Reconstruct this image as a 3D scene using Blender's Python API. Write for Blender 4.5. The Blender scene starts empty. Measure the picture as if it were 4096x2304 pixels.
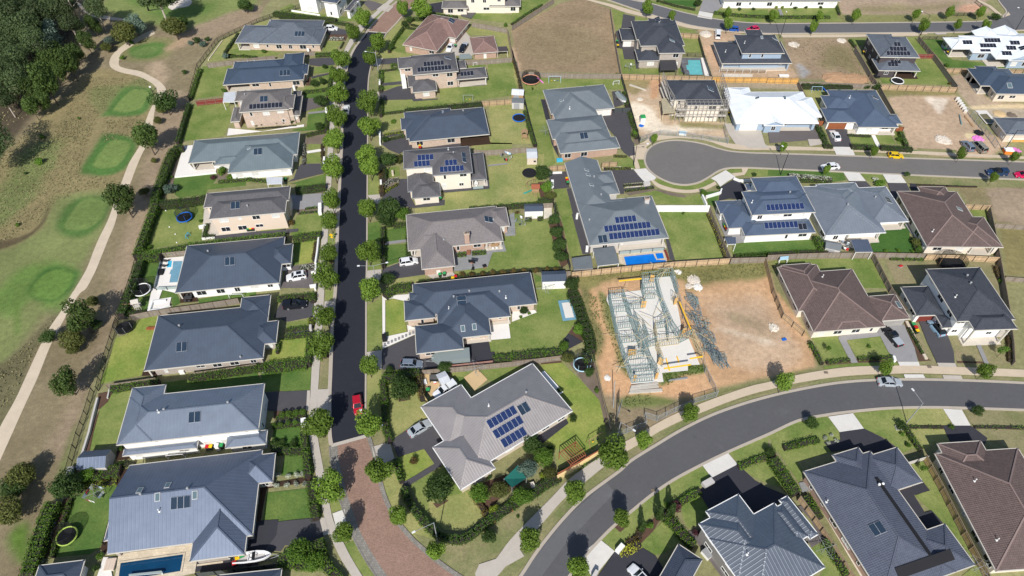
import bpy,math,random
import numpy as np
from math import cos,sin,pi,radians as rad_
from mathutils import Vector as Vc,Matrix
from mathutils.geometry import tessellate_polygon
R=random.Random(7)
sc=bpy.context.scene
col=sc.collection
H=115.;F=2740.;DEP=rad_(48.69)
fy,fz=cos(DEP),-sin(DEP)
ORG=[0,0];K=1024/2576.
def T(c,r):ORG[0]=c*1024;ORG[1]=r*576
def G(x,y,z=.0):
 0
 qx=(ORG[0]+x*K-2048)/F;qy=(ORG[1]+y*K-1152)/F
 dx=qx;dy=fy-qy*sin(DEP);dz=fz-qy*cos(DEP)
 s=(z-H)/dz
 return Vc((dx*s,dy*s,z))
def GP(pts,z=.0):return[G(p[0],p[1],z)for p in pts]
def Sm(pts,n=5,closed=False):
 P=[Vc((p[0],p[1],p[2]if len(p)>2 else 0))for p in pts];out=[];N=len(P)
 for i in range(N if closed else N-1):
  a=P[(i-1)%N]if closed or i else P[0];b=P[i];c=P[(i+1)%N]
  d=P[(i+2)%N]if closed or i+2<N else P[-1]
  for k in range(n):
   t=k/n
   out.append(.5*((2*b)+(c-a)*t+(2*a-5*b+4*c-d)*t*t+(3*b-a-3*c+d)*t**3))
 if not closed:out.append(P[-1])
 return out
def Se(o,label=None,cat=None,group=None,kind=None):
 if label:o['label']=label
 if cat:o['category']=cat
 if group:o['group']=group
 if kind:o['kind']=kind
 return o
def Th(name,label,cat,loc=(0,0,0),rz=.0,group=None):
 o=bpy.data.objects.new(name,None);col.objects.link(o)
 o.location=loc;o.rotation_euler=(0,0,rz);o.empty_display_size=.3
 return Se(o,label,cat,group)
def Lk(name,me,parent=None,world=False):
 o=bpy.data.objects.new(name,me);col.objects.link(o)
 if parent is not None:
  o.parent=parent
  if world:o.matrix_parent_inverse=Matrix.Translation(-Vc(parent.location))
 return o
CH={}
def copy_tree(root,loc,rz=.0,scale=None,label=None,group=None):
 r=root.copy();col.objects.link(r);r.location=loc;r.rotation_euler=(0,0,rz)
 if scale is not None:r.scale=scale if hasattr(scale,'__len__')else(scale,)*3
 if label:r['label']=label
 if group:r['group']=group
 def rec(src,dst):
  if src.name not in CH:CH[src.name]=list(src.children)if src.children else[]
  for c in CH[src.name]:
   n=c.copy();col.objects.link(n);n.parent=dst;n.matrix_parent_inverse=c.matrix_parent_inverse.copy();rec(c,n)
 rec(root,r);return r
def Q(s):n=[int(x)for x in s.split()];return list(zip(n[::2],n[1::2]))
class MB:
 def __init__(s):s.v=[];s.f=[];s.m=[];s.uv=[]
 def poly(s,pts,m=0,uv=None):
  i=len(s.v);s.v+=[tuple(p)for p in pts];s.f.append(tuple(range(i,i+len(pts))));s.m.append(m)
  s.uv+=uv if uv else[(p[0],p[1])for p in pts]
 def box(s,c,size,a=.0,m=0,taper=1.):
  0
  ca,sa=cos(a),sin(a);hx,hy=size[0]/2,size[1]/2;z0,z1=c[2],c[2]+size[2]
  def q(x,y,z,k):return(c[0]+(x*ca-y*sa)*k,c[1]+(x*sa+y*ca)*k,z)
  b=[q(x,y,z0,1)for x,y in((-hx,-hy),(hx,-hy),(hx,hy),(-hx,hy))]
  t=[q(x,y,z1,taper)for x,y in((-hx,-hy),(hx,-hy),(hx,hy),(-hx,hy))]
  s.poly(t,m);s.poly(b[::-1],m)
  for i in range(4):
   j=(i+1)%4;L=size[0]if i%2==0 else size[1]
   s.poly([b[i],b[j],t[j],t[i]],m,[(0,0),(L,0),(L,size[2]),(0,size[2])])
 def beam(s,p,q,w,h=None,m=0):
  h=h or w;p=Vc(p);q=Vc(q);d=q-p;L=d.length
  if L<1e-4:return
  d/=L;up=Vc((0,0,1))if abs(d.z)<.95 else Vc((0,1,0))
  x=d.cross(up).normalized()*w/2;y=x.cross(d).normalized()*h/2
  a=[p-x-y,p+x-y,p+x+y,p-x+y];b=[k+d*L for k in a]
  s.poly(a,m);s.poly(b[::-1],m)
  for i in range(4):
   j=(i+1)%4;s.poly([a[i],b[i],b[j],a[j]],m,[(0,0),(L,0),(L,w),(0,w)])
 def cyl(s,p,q,r0,r1=None,n=8,m=0,caps=True):
  r1=r0 if r1 is None else r1;p=Vc(p);q=Vc(q);d=(q-p).normalized()
  up=Vc((0,0,1))if abs(d.z)<.95 else Vc((1,0,0))
  x=d.cross(up).normalized();y=d.cross(x)
  A=[];B=[]
  for i in range(n):
   t=2*pi*i/n;e=x*cos(t)+y*sin(t);A.append(p+e*r0);B.append(q+e*r1)
  for i in range(n):
   j=(i+1)%n;s.poly([A[i],A[j],B[j],B[i]],m)
  if caps:s.poly(A[::-1],m);s.poly(B,m)
 def ring(s,c,r,tube,n=24,k=6,m=0,sy=1.):
  c=Vc(c);P=[]
  for i in range(n):
   t=2*pi*i/n;e=Vc((cos(t),sin(t)*sy,0));row=[]
   for j in range(k):
    u=2*pi*j/k;row.append(c+e*(r+tube*cos(u))+Vc((0,0,tube*sin(u))))
   P.append(row)
  for i in range(n):
   for j in range(k):
    s.poly([P[i][j],P[(i+1)%n][j],P[(i+1)%n][(j+1)%k],P[i][(j+1)%k]],m)
 def disc(s,c,r,n=24,m=0,sy=1.):
  s.poly([(c[0]+r*cos(2*pi*i/n),c[1]+r*sy*sin(2*pi*i/n),c[2])for i in range(n)],m)
 def blob(s,c,r,m=0,n=10,k=6,jit=.0,rnd=None):
  rnd=rnd or R;rows=[]
  for i in range(1,k):
   ph=pi*i/k;row=[]
   for j in range(n):
    t=2*pi*j/n;f=1+rnd.uniform(-jit,jit)
    row.append((c[0]+r[0]*f*sin(ph)*cos(t),c[1]+r[1]*f*sin(ph)*sin(t),c[2]+r[2]*f*cos(ph)))
   rows.append(row)
  tp=(c[0],c[1],c[2]+r[2]);bt=(c[0],c[1],c[2]-r[2])
  for j in range(n):
   q=(j+1)%n;s.poly([tp,rows[0][j],rows[0][q]],m);s.poly([bt,rows[-1][q],rows[-1][j]],m)
   for i in range(k-2):s.poly([rows[i][j],rows[i+1][j],rows[i+1][q],rows[i][q]],m)
 def mesh(s,name,mats):
  me=bpy.data.meshes.new(name);me.from_pydata(s.v,[],s.f)
  if not isinstance(mats,(list,tuple)):mats=[mats]
  for k in mats:me.materials.append(M(k))
  if any(s.m):me.polygons.foreach_set('material_index',s.m)
  u=me.uv_layers.new(name='UVMap');u.data.foreach_set('uv',[c for p in s.uv for c in p[:2]])
  me.update();return me
 def build(s,name,mats,parent=None,world=False,smooth=False):
  me=s.mesh(name,mats)
  if smooth:me.polygons.foreach_set('use_smooth',[True]*len(me.polygons))
  return Lk(name,me,parent,world)
def srgb(r,g,b):
 f=lambda c:(c/255/12.92)if c/255<=.04045 else((c/255+.055)/1.055)**2.4
 return(f(r),f(g),f(b))
class N:
 0
 def __init__(s,name):
  s.mat=bpy.data.materials.new(name);s.mat.use_nodes=True;s.t=s.mat.node_tree;s.t.nodes.clear()
  s.out=s.t.nodes.new('ShaderNodeOutputMaterial');s.b=s.t.nodes.new('ShaderNodeBsdfPrincipled')
  s.t.links.new(s.b.outputs[0],s.out.inputs[0])
 def n(s,t,**k):
  o=s.t.nodes.new('ShaderNode'+t)
  for a,v in k.items():setattr(o,a,v)
  return o
 def l(s,a,b):s.t.links.new(a,b)
 def pos(s,kind='world'):
  if kind=='world':return s.n('NewGeometry').outputs['Position']
  if kind=='uv':return s.n('TexCoord').outputs['UV']
  return s.n('TexCoord').outputs['Object']
 def noise(s,vec,scale,detail=4,rough=.6):
  o=s.n('TexNoise');s.l(vec,o.inputs['Vector']);o.inputs['Scale'].default_value=scale
  o.inputs['Detail'].default_value=detail;o.inputs['Roughness'].default_value=rough;return o.outputs['Fac']
 def ramp(s,fac,a,b):
  o=s.n('MapRange');s.l(fac,o.inputs[0]);o.inputs[1].default_value=a;o.inputs[2].default_value=b;return o.outputs[0]
 def math(s,op,a,b=None,c=None):
  o=s.n('Math',operation=op)
  for i,x in enumerate((a,b,c)):
   if x is None:continue
   if isinstance(x,(int,float)):o.inputs[i].default_value=x
   else:s.l(x,o.inputs[i])
  return o.outputs[0]
 def mu(s,a,b):return s.math('MULTIPLY',a,b)
 def ad(s,a,b):return s.math('ADD',a,b)
 def mix(s,fac,a,b,mode='MIX'):
  o=s.n('Mix',data_type='RGBA',blend_type=mode)
  for i,x in((0,fac),(6,a),(7,b)):
   if isinstance(x,(int,float)):o.inputs[i].default_value=x
   elif isinstance(x,tuple):o.inputs[i].default_value=(*x[:3],1)
   else:s.l(x,o.inputs[i])
  return o.outputs[2]
 def scale(s,colr,fac):
  o=s.n('Mix',data_type='RGBA',blend_type='MULTIPLY');o.inputs[0].default_value=1
  if isinstance(colr,tuple):o.inputs[6].default_value=(*colr[:3],1)
  else:s.l(colr,o.inputs[6])
  s.l(fac,o.inputs[7]);return o.outputs[2]
 def sep(s,vec):
  o=s.n('SeparateXYZ');s.l(vec,o.inputs[0]);return o.outputs
 def done(s,colr,rough=.8,metal=.0,spec=.3,bump=None,bs=.3,bd=.05):
  if isinstance(colr,tuple):s.b.inputs['Base Color'].default_value=(*colr[:3],1)
  else:s.l(colr,s.b.inputs['Base Color'])
  s.b.inputs['Roughness'].default_value=rough;s.b.inputs['Metallic'].default_value=metal
  s.b.inputs['Specular IOR Level'].default_value=spec
  if bump is not None:
   o=s.n('Bump');o.inputs['Strength'].default_value=bs;o.inputs['Distance'].default_value=bd
   s.l(bump,o.inputs['Height']);s.l(o.outputs[0],s.b.inputs['Normal'])
  return s.mat
MATS={};MDEF={}
def M(k):
 if not isinstance(k,str):return k
 if k not in MATS:MATS[k]=MDEF[k](k)
 return MATS[k]
def Pn(colr,amt=.12,sc_=3.,rough=.75,metal=.0,spec=.3,kind='world',bs=.0,sc2=.35):
 def f(k):
  n=N(k);p=n.pos(kind);a=n.noise(p,sc_,4,.65);b=n.noise(p,sc2,3,.6)
  v=n.ad(n.mu(a,2*amt),n.mu(b,2*amt));v=n.ad(v,1-2*amt)
  return n.done(n.scale(colr,v),rough,metal,spec,a if bs else None,bs,.03)
 return f
def shiny(colr,rough=.25,metal=.0,spec=.5):
 return lambda k:N(k).done(colr,rough,metal,spec)
def Gs(a,b,c=None,bias=.5,sc1=.13,rough=.95):
 0
 def f(k):
  n=N(k);p=n.pos();m=n.ramp(n.noise(p,sc1,5,.62),bias-.16,bias+.16)
  colr=n.mix(m,a,b)
  if c:colr=n.mix(n.ramp(n.noise(p,.45,6,.7),.58,.72),colr,c)
  x=n.noise(p,1.7,5,.7);y=n.noise(p,6.,3,.75)
  v=n.ad(n.mu(x,.8),n.mu(y,1.1));v=n.ad(v,.05)
  return n.done(n.scale(colr,v),rough,0,.1,y,.5,.06)
 return f
def Mr(colr,rough=.5,period=.62,rib=.35,spec=.3,metal=.3):
 def f(k):
  n=N(k);uv=n.sep(n.pos('uv'));p=n.pos()
  t=n.math('FRACT',n.math('DIVIDE',uv[0],period))
  d=n.math('ABSOLUTE',n.math('SUBTRACT',t,.5));r=n.ramp(d,.36,.47)
  a=n.noise(p,.5,3,.6);b=n.noise(p,5.,3,.6)
  v=n.ad(n.mu(a,.36),n.mu(b,.2));v=n.ad(v,.74)
  v=n.ad(v,n.mu(r,.10))
  return n.done(n.scale(colr,v),rough,metal,spec,r,rib,.035)
 return f
def Tr(colr,rough=.75,pv=.36,pu=.33,var=.22,bs=.6):
 def f(k):
  n=N(k);o=n.pos('uv');uv=n.sep(o);p=n.pos()
  tv=n.math('FRACT',n.math('DIVIDE',uv[1],pv));tu=n.math('FRACT',n.math('DIVIDE',uv[0],pu))
  course=n.ramp(tv,.0,.22);wave=n.math('SINE',n.mu(tu,6.283))
  c=n.n('CombineXYZ');n.l(n.math('FLOOR',n.math('DIVIDE',uv[0],pu)),c.inputs[0]);n.l(n.math('FLOOR',n.math('DIVIDE',uv[1],pv)),c.inputs[1])
  w=n.n('TexWhiteNoise',noise_dimensions='2D');n.l(c.outputs[0],w.inputs['Vector'])
  a=n.noise(p,.6,4,.6)
  v=n.ad(n.mu(w.outputs['Value'],var),n.mu(a,.25));v=n.ad(v,.78-var/2)
  v=n.mu(v,n.ad(n.mu(course,.38),.62))
  v=n.mu(v,n.ad(n.mu(wave,.09),1.))
  h=n.ad(n.mu(wave,.5),n.math('SUBTRACT',1.,tv))
  return n.done(n.scale(colr,v),rough,.0,.3,h,bs,.04)
 return f
def brick(colr,mortar=(.4,.36,.32)):
 def f(k):
  n=N(k);b=n.n('TexBrick');n.l(n.pos('uv'),b.inputs['Vector']);b.inputs['Scale'].default_value=1.
  b.inputs['Brick Width'].default_value=.24;b.inputs['Row Height'].default_value=.086;b.inputs['Mortar Size'].default_value=.01
  b.inputs['Color1'].default_value=(*[c*.82 for c in colr],1);b.inputs['Color2'].default_value=(*[c*1.18 for c in colr],1)
  b.inputs['Mortar'].default_value=(*mortar,1)
  a=n.noise(n.pos(),.8,3);v=n.ad(n.mu(a,.3),.85)
  return n.done(n.scale(b.outputs['Color'],v),.9,0,.2)
 return f
def Lf(c1,c2,tr=.25):
 def f(k):
  n=N(k);g=n.n('NewGeometry');a=n.noise(n.pos('obj'),.9,3,.6)
  m=n.ad(n.mu(g.outputs['Random Per Island'],.6),n.mu(n.ramp(a,.35,.65),.4))
  oi=n.n('ObjectInfo');v=n.ad(n.mu(oi.outputs['Random'],.55),.72)
  colr=n.scale(n.mix(m,c1,c2),v)
  n.done(colr,.6,0,.25)
  t=n.n('BsdfTranslucent');n.l(colr,t.inputs[0]);x=n.n('MixShader');x.inputs[0].default_value=tr
  n.l(n.b.outputs[0],x.inputs[1]);n.l(t.outputs[0],x.inputs[2]);n.l(x.outputs[0],n.out.inputs[0]);return n.mat
 return f
def Pg(colr,var=.35,w=.1):
 def f(k):
  n=N(k);uv=n.sep(n.pos('uv'));c=n.n('CombineXYZ');n.l(n.math('FLOOR',n.math('DIVIDE',uv[0],w)),c.inputs[0])
  wn=n.n('TexWhiteNoise',noise_dimensions='2D');n.l(c.outputs[0],wn.inputs['Vector'])
  t=n.ramp(n.math('FRACT',n.math('DIVIDE',uv[0],w)),.0,.14)
  v=n.ad(n.mu(wn.outputs['Value'],var),1-var/2)
  v=n.mu(v,n.ad(n.mu(t,.35),.65))
  a=n.noise(n.pos(),1.2,4,.7);v=n.mu(v,n.ad(n.mu(a,.5),.75))
  return n.done(n.scale(colr,v),.9,0,.15)
 return f
def netmat(colr,cell=.12,fill=.3,rough=.8):
 0
 def f(k):
  n=N(k);uv=n.sep(n.pos('uv'))
  a=n.math('LESS_THAN',n.math('FRACT',n.math('DIVIDE',uv[0],cell)),fill);b=n.math('LESS_THAN',n.math('FRACT',n.math('DIVIDE',uv[1],cell)),fill)
  n.done(colr,rough);t=n.n('BsdfTransparent');x=n.n('MixShader');n.l(n.math('MAXIMUM',a,b),x.inputs[0])
  n.l(t.outputs[0],x.inputs[1]);n.l(n.b.outputs[0],x.inputs[2]);n.l(x.outputs[0],n.out.inputs[0]);return n.mat
 return f
def Pv(colr,mort,w,h,amt=.2,sc_=1.,rough=.85):
 def f(k):
  n=N(k);b=n.n('TexBrick');n.l(n.pos(),b.inputs['Vector']);b.inputs['Scale'].default_value=1.
  b.inputs['Brick Width'].default_value=w;b.inputs['Row Height'].default_value=h;b.inputs['Mortar Size'].default_value=.02*w/.4
  b.inputs['Color1'].default_value=(*[c*(1-amt)for c in colr],1);b.inputs['Color2'].default_value=(*[c*(1+amt)for c in colr],1)
  b.inputs['Mortar'].default_value=(*mort,1)
  a=n.noise(n.pos(),.35,5,.65);v=n.ad(n.mu(a,.5),.75)
  return n.done(n.scale(b.outputs['Color'],v),rough,0,.2)
 return f
def cells(colr,gap,w,h,rough=.2,cell=.166):
 def f(k):
  n=N(k);uv=n.sep(n.pos('uv'))
  a=n.math('LESS_THAN',n.math('FRACT',n.math('DIVIDE',uv[0],cell)),.09);b=n.math('LESS_THAN',n.math('FRACT',n.math('DIVIDE',uv[1],cell)),.09)
  return n.done(n.mix(n.math('MAXIMUM',a,b),colr,gap),rough,0,.5)
 return f
def water(colr):
 def f(k):
  n=N(k);a=n.noise(n.pos(),2.2,3);b=n.noise(n.pos(),.5,2);v=n.ad(n.mu(b,.5),.75)
  return n.done(n.scale(colr,v),.06,0,.5,a,.15,.05)
 return f
def As(colr,patch=.12,rough=.85):
 def f(k):
  n=N(k);p=n.pos();a=n.noise(p,.12,4,.6);b=n.noise(p,1.3,5,.7);c=n.noise(p,14,2,.6)
  v=n.ad(n.ad(n.mu(a,patch*2),n.mu(b,.25)),n.mu(c,.3))
  v=n.ad(v,1-patch-.275)
  v=n.mu(v,n.math('SUBTRACT',1.,n.mu(n.ramp(n.noise(p,.6,6,.75),.6,.75),.22)));v=n.ad(v,n.mu(n.ramp(n.noise(p,.28,5,.7),.58,.7),.14))
  return n.done(n.scale(colr,v),rough,0,.25,c,.2,.02)
 return f
def Sl(colr,L=1.5,rough=.85,amt=.14):
 0
 def f(k):
  n=N(k);p=n.pos();a=n.noise(p,.5,5,.7);b=n.noise(p,4,4,.7)
  v=n.ad(n.mu(a,amt*2),n.mu(b,amt));v=n.ad(v,1-1.5*amt)
  return n.done(n.scale(colr,v),rough,0,.2)
 return f
G_={'lawn':Gs((.125,.185,.045),(.255,.275,.095),bias=.52),'lawn_lush':Gs((.070,.138,.032),(.15,.205,.055),bias=.55),'lawn_lime':Gs((.155,.23,.045),(.29,.31,.085),bias=.5),'lawn_gold':Gs((.195,.235,.075),(.335,.315,.13),bias=.5),'lawn_dry':Gs((.155,.17,.07),(.27,.235,.135),(.24,.185,.125),bias=.45),'turf':Gs((.05,.12,.028),(.065,.14,.03),bias=.5),'verge':Gs((.14,.172,.062),(.27,.245,.13),(.25,.19,.13),bias=.48),'mulch':Pn((.10,.058,.040),.35,6,.95),'mulch_grey':Pn((.17,.135,.105),.35,6,.95),'pebble':Pn((.62,.57,.48),.3,8,.9),'gravel_track':Pn((.55,.465,.355),.16,2.5,.95),'road_dark':As((.023,.025,.035),.10),'road_grey':As((.124,.125,.132),.10),'road_mid':As((.098,.098,.104),.12),'road_grey2':As((.155,.148,.14),.14),'brick_road':Pv((.285,.18,.135),(.24,.17,.14),.23,.115,.22),'stone_edge':Pv((.24,.225,.20),(.15,.14,.13),.4,.4,.15),'drive_dark':As((.072,.070,.078),.12),'drive_black':As((.040,.040,.050),.10),'drive_grey':As((.27,.265,.27),.08),'drive_mauve':As((.13,.115,.115),.1),'concrete':Sl((.46,.42,.37)),'concrete_pale':Sl((.62,.60,.56)),'path_cream':Sl((.53,.44,.33)),'kerb':Sl((.42,.37,.31)),'white_pave':Sl((.74,.71,.67),amt=.08),'travertine':Pv((.58,.50,.38),(.48,.42,.33),.6,.4,.1),'slate':Pv((.12,.125,.14),(.2,.2,.2),.6,.3,.35),'grey_pave':Pv((.26,.27,.27),(.2,.2,.2),.6,.6,.08),'path_grey':Sl((.25,.25,.255)),'deck':Pv((.11,.055,.036),(.05,.03,.02),2.4,.14,.2),'deck_grey':Pv((.22,.20,.18),(.1,.1,.1),2.4,.14,.15),'slab':Sl((.66,.64,.60),amt=.1),'floor_pale':Sl((.55,.50,.43)),'sand':Pn((.55,.40,.22),.12,5,.95),'rubble':Pn((.60,.54,.46),.35,1.5,.95,bs=.6),'soil':Pn((.42,.26,.15),.2,1.5,.95,bs=.5),'r_charcoal':Mr((.078,.100,.138),.46),'r_blue':Mr((.20,.235,.295),.45,metal=.5),'r_slate':Mr((.135,.165,.225),.45,metal=.5),'r_green':Mr((.165,.205,.225),.5),'r_grey':Mr((.178,.205,.225),.5),'r_navy':Mr((.068,.096,.140),.45),'r_bluegrey':Mr((.26,.29,.33),.38,rib=.6,metal=.5),'r_white':Mr((.72,.76,.80),.5,rib=.25,metal=0),'r_mush':Mr((.38,.35,.34),.5,period=.5,rib=.5,metal=.6),'r_steel':Mr((.10,.135,.195),.42),'r_silver':Mr((.25,.275,.31),.5,period=.62,rib=.4,metal=.95),'t_charcoal':Tr((.058,.066,.084)),'t_navy':Tr((.06,.078,.115),var=.16),'t_slate':Tr((.125,.146,.18),var=.18),'t_taupe':Tr((.215,.195,.195),pv=.4,var=.12,bs=.4),'t_brown':Tr((.138,.100,.092)),'t_terra':Tr((.24,.152,.132)),'t_grey':Tr((.175,.162,.16),var=.15),'t_dark':Tr((.125,.122,.130),var=.15),'t_blue':Tr((.095,.11,.15),pv=.38,var=.15),'sheet_white':Mr((.68,.70,.72),.4),'sheet_grey':Mr((.20,.22,.23),.4,period=.25,rib=1.),'w_brick':brick((.42,.26,.19)),'w_brickp':brick((.52,.40,.31)),'w_bricktan':brick((.50,.38,.30)),'w_brickgrey':brick((.36,.32,.28)),'w_cream':Pn((.70,.635,.545),.05),'w_white':Pn((.78,.78,.76),.04),'w_pink':Pn((.64,.53,.43),.05),'w_dark':Pn((.07,.06,.065),.1),'w_blue':Pn((.30,.38,.48),.06),'w_palegrey':Pn((.50,.48,.46),.06),'w_grey':Pn((.22,.21,.20),.08),'w_buff':Pn((.60,.52,.43),.05),'w_yellow':Pn((.72,.56,.28),.06),'trim_white':Pn((.80,.80,.78),.03),'trim_cream':Pn((.56,.53,.47),.04),'trim_dark':Pn((.05,.05,.055),.05),'trim_grey':Pn((.30,.31,.32),.05),'glass':shiny((.02,.024,.03),.08,0,.6),'blind':Pn((.60,.60,.58),.06),'g_wood':Pg((.26,.09,.04),.2,.3),'g_white':Pg((.74,.72,.68),.05,.5),'g_pink':Pg((.60,.49,.40),.05,.5),'g_red':Pg((.18,.04,.03),.1,.4),'g_grey':Pg((.32,.31,.29),.06,.5),'pv_blue':cells((.010,.022,.085),(.05,.08,.17),1,1),'pv_black':cells((.014,.016,.026),(.04,.045,.06),1,1,cell=.33),'pv_frame':shiny((.60,.62,.66),.4,.1),'hot_glass':Mr((.022,.038,.062),.12,period=.12,rib=.2,spec=.5,metal=.0),'pool_mat':Pn((.015,.015,.018),.2,4,.7),'sky_glass':shiny((.10,.15,.17),.1,0,.6),'lead':Pn((.45,.46,.47),.1),'f_new':Pg((.50,.36,.22)),'f_tan':Pg((.40,.29,.18)),'f_old':Pg((.245,.215,.185)),'f_orange':Pg((.58,.33,.10)),'f_red':Pg((.20,.045,.04),.15),'f_yellowish':Pg((.40,.30,.14)),'post_dark':Pn((.035,.03,.028),.1),'post_wood':Pn((.22,.17,.12),.2),'black_bar':Pn((.015,.016,.017),.1),'galv':Pn((.33,.35,.36),.1,metal=.3),'sheet_dark':Mr((.085,.095,.10),.5),'mesh_black':netmat((.012,.014,.014),.25,.16),'wire':netmat((.30,.33,.33),.15,.14),'net':netmat((.008,.009,.01),.08,.3),'w_fence':Pg((.74,.76,.76),.04,.2),'tint':shiny((.30,.36,.36),.1),'timber_frame':Pn((.52,.44,.27),.2),'pine_green':Pn((.20,.285,.28),.25),'truss_grey':Pn((.17,.215,.235),.3),'ply':Pn((.58,.36,.13),.12),'lvl':Pn((.85,.50,.02),.05),'scaff':Pn((.36,.34,.32),.15,metal=.3),'plank':Pn((.50,.47,.42),.2),'wrap':Pn((.70,.68,.64),.1),'red':Pn((.50,.015,.02),.05),'yellow':Pn((.80,.50,.01),.05),'green':Pn((.03,.30,.09),.05),'bin_body':Pn((.018,.03,.022),.1),'blue':Pn((.01,.12,.50),.05),'cyan':Pn((.05,.40,.62),.05),'pink':Pn((.70,.22,.55),.15),'orange':Pn((.80,.20,.03),.1),'teal':Pn((.03,.32,.26),.05),'lime':Pn((.36,.50,.10),.08),'white':Pn((.80,.80,.80),.03),'black':Pn((.012,.013,.015),.1),'tan':Pn((.40,.26,.14),.12),'redwood':Pn((.28,.09,.045),.15),'shade_green':Pn((.01,.11,.09),.1),'tarp_grey':Pn((.21,.25,.25),.06,rough=.6),'salmon':Pn((.62,.30,.20),.05),'lightblue':Pn((.40,.60,.72),.06),'brickred':brick((.34,.13,.09)),'stone':Pn((.60,.52,.40),.3),'terracotta':Pn((.24,.10,.06),.1),'skin':Pn((.45,.28,.20),.05),'hair':Pn((.03,.02,.015),.1),'cloth_blue':Pn((.05,.09,.32),.1),'cloth_pale':Pn((.42,.52,.72),.1),'cloth_dark':Pn((.03,.03,.04),.1),'grey_plastic':Pn((.28,.29,.30),.08),'lamp':shiny((.7,.72,.74),.3),'cloth_red':Pn((.5,.03,.03),.1),'pool_blue':water((.005,.17,.62)),'pool_aqua':water((.13,.44,.45)),'pool_pale':water((.16,.32,.42)),'pool_deep':water((.005,.045,.11)),'pond':water((.16,.14,.07)),'bark':Pn((.10,.075,.055),.25,6),'bark_pale':Pn((.46,.40,.34),.25,3),'bark_dark':Pn((.035,.028,.024),.2,6),'l_street':Lf((.078,.145,.016),(.185,.285,.04)),'l_dark':Lf((.028,.060,.014),(.060,.105,.022)),'l_gum':Lf((.035,.062,.022),(.09,.125,.045),.15),'l_olive':Lf((.065,.085,.022),(.135,.145,.035)),'l_bluegum':Lf((.075,.125,.095),(.145,.20,.15),.15),'l_bright':Lf((.060,.14,.014),(.14,.24,.03)),'l_wild':Lf((.042,.082,.018),(.10,.15,.034)),'l_hedge':Lf((.060,.135,.016),(.125,.22,.03)),'l_hedged':Lf((.040,.092,.015),(.08,.145,.026)),'l_lime':Lf((.16,.23,.02),(.27,.33,.04)),'l_yellow':Lf((.30,.33,.03),(.42,.42,.05)),'l_rust':Lf((.16,.075,.03),(.10,.115,.03)),'l_wine':Lf((.07,.025,.03),(.13,.05,.06)),'l_white':Lf((.10,.16,.05),(.75,.75,.68)),'l_scrub':Lf((.13,.14,.055),(.27,.23,.12),.1),'l_purple':Lf((.03,.018,.02),(.07,.04,.045)),'l_weed':Lf((.10,.14,.04),(.18,.19,.08)),}
MDEF.update(G_)
def tcol(k,colr,rough=.22,metal=.25):MDEF[k]=shiny(colr,rough,metal,.6)
for k,c in{'c_white':(.80,.81,.82),'c_silver':(.42,.46,.50),'c_red':(.48,.012,.03),'c_black':(.012,.014,.02),'c_yellow':(.78,.52,.01),'c_paleblue':(.30,.46,.60),'c_navy':(.02,.045,.11),'c_greyb':(.18,.22,.28),'c_champ':(.26,.25,.21),'c_blue':(.02,.10,.42),'c_crimson':(.62,.01,.09)}.items():tcol(k,c,.25,.15)
MDEF['tyre']=Pn((.015,.015,.016),.1);MDEF['alloy']=shiny((.5,.5,.52),.3,.7)
MDEF['carglass']=shiny((.008,.012,.018),.05,0,.7);MDEF['headlamp']=shiny((.75,.78,.8),.15,.3);MDEF['taillamp']=shiny((.45,.01,.01),.2)
def St(name,mat,pts,z=.02,curve=0,kind='structure',parent=None,th=.0):
 P=[Vc(p)for p in pts]if not isinstance(pts[0],tuple)else GP(pts,z)
 if curve:P=Sm(P,curve,True)
 P=[Vc((p.x,p.y,z))for p in P];mb=MB()
 a=sum(P[i].x*P[(i+1)%len(P)].y-P[(i+1)%len(P)].x*P[i].y for i in range(len(P)))
 if a<0:P.reverse()
 for t in tessellate_polygon([P]):
  q=[P[i]for i in t]
  if(q[1]-q[0]).cross(q[2]-q[0]).z<0:q.reverse()
  mb.poly(q)
 if th:
  for i in range(len(P)):
   p,q=P[i],P[(i+1)%len(P)];mb.poly([(p.x,p.y,z-th),(q.x,q.y,z-th),q,p])
 o=mb.build(name,mat,parent,parent is not None)
 if parent is None and kind:o['kind']=kind
 return o
def Of(P,d):
 out=[]
 for i in range(len(P)):
  a=P[max(i-1,0)];b=P[min(i+1,len(P)-1)];t=(b-a);t.z=0;t.normalize();out.append(P[i]+Vc((-t.y,t.x,0))*d)
 return out
def Sr(name,mat,P,w0,w1,z0,z1=None,kind='structure',parent=None):
 0
 A=Of(P,w0);B=Of(P,w1);mb=MB();z=z1 if z1 is not None else z0
 for i in range(len(P)-1):
  q=[A[i],A[i+1],B[i+1],B[i]];q=[Vc((k.x,k.y,z))for k in q]
  if(q[1]-q[0]).cross(q[2]-q[0]).z<0:q.reverse()
  mb.poly(q)
  if z1 is not None:
   for E in(A,B):mb.poly([(E[i].x,E[i].y,z0),(E[i+1].x,E[i+1].y,z0),(E[i+1].x,E[i+1].y,z1),(E[i].x,E[i].y,z1)])
 o=mb.build(name,mat,parent,parent is not None)
 if kind and parent is None:o['kind']=kind
 return o
def kerb(pts,curve=5,w=.42,side=1,mat='kerb',h=.19):
 P=GP(pts);P=Sm(P,curve)if curve else P
 return Sr('kerb',mat,P,0,w*side,.0,h)
def Bd(name,mat,L,Rr,z=.03,curve=5):
 A=Sm(GP(L,0),curve);B=Sm(GP(Rr,0),curve)
 return St(name,mat,A+B[::-1],z)
SPL=[]
def Sp(colr,pts,soft=1.,nz=.6,amt=1.,curve=4):
 P=GP(pts)
 if curve:P=Sm(P,curve,True)
 SPL.append((colr,[(p.x,p.y)for p in P],soft,nz,amt))
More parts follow.
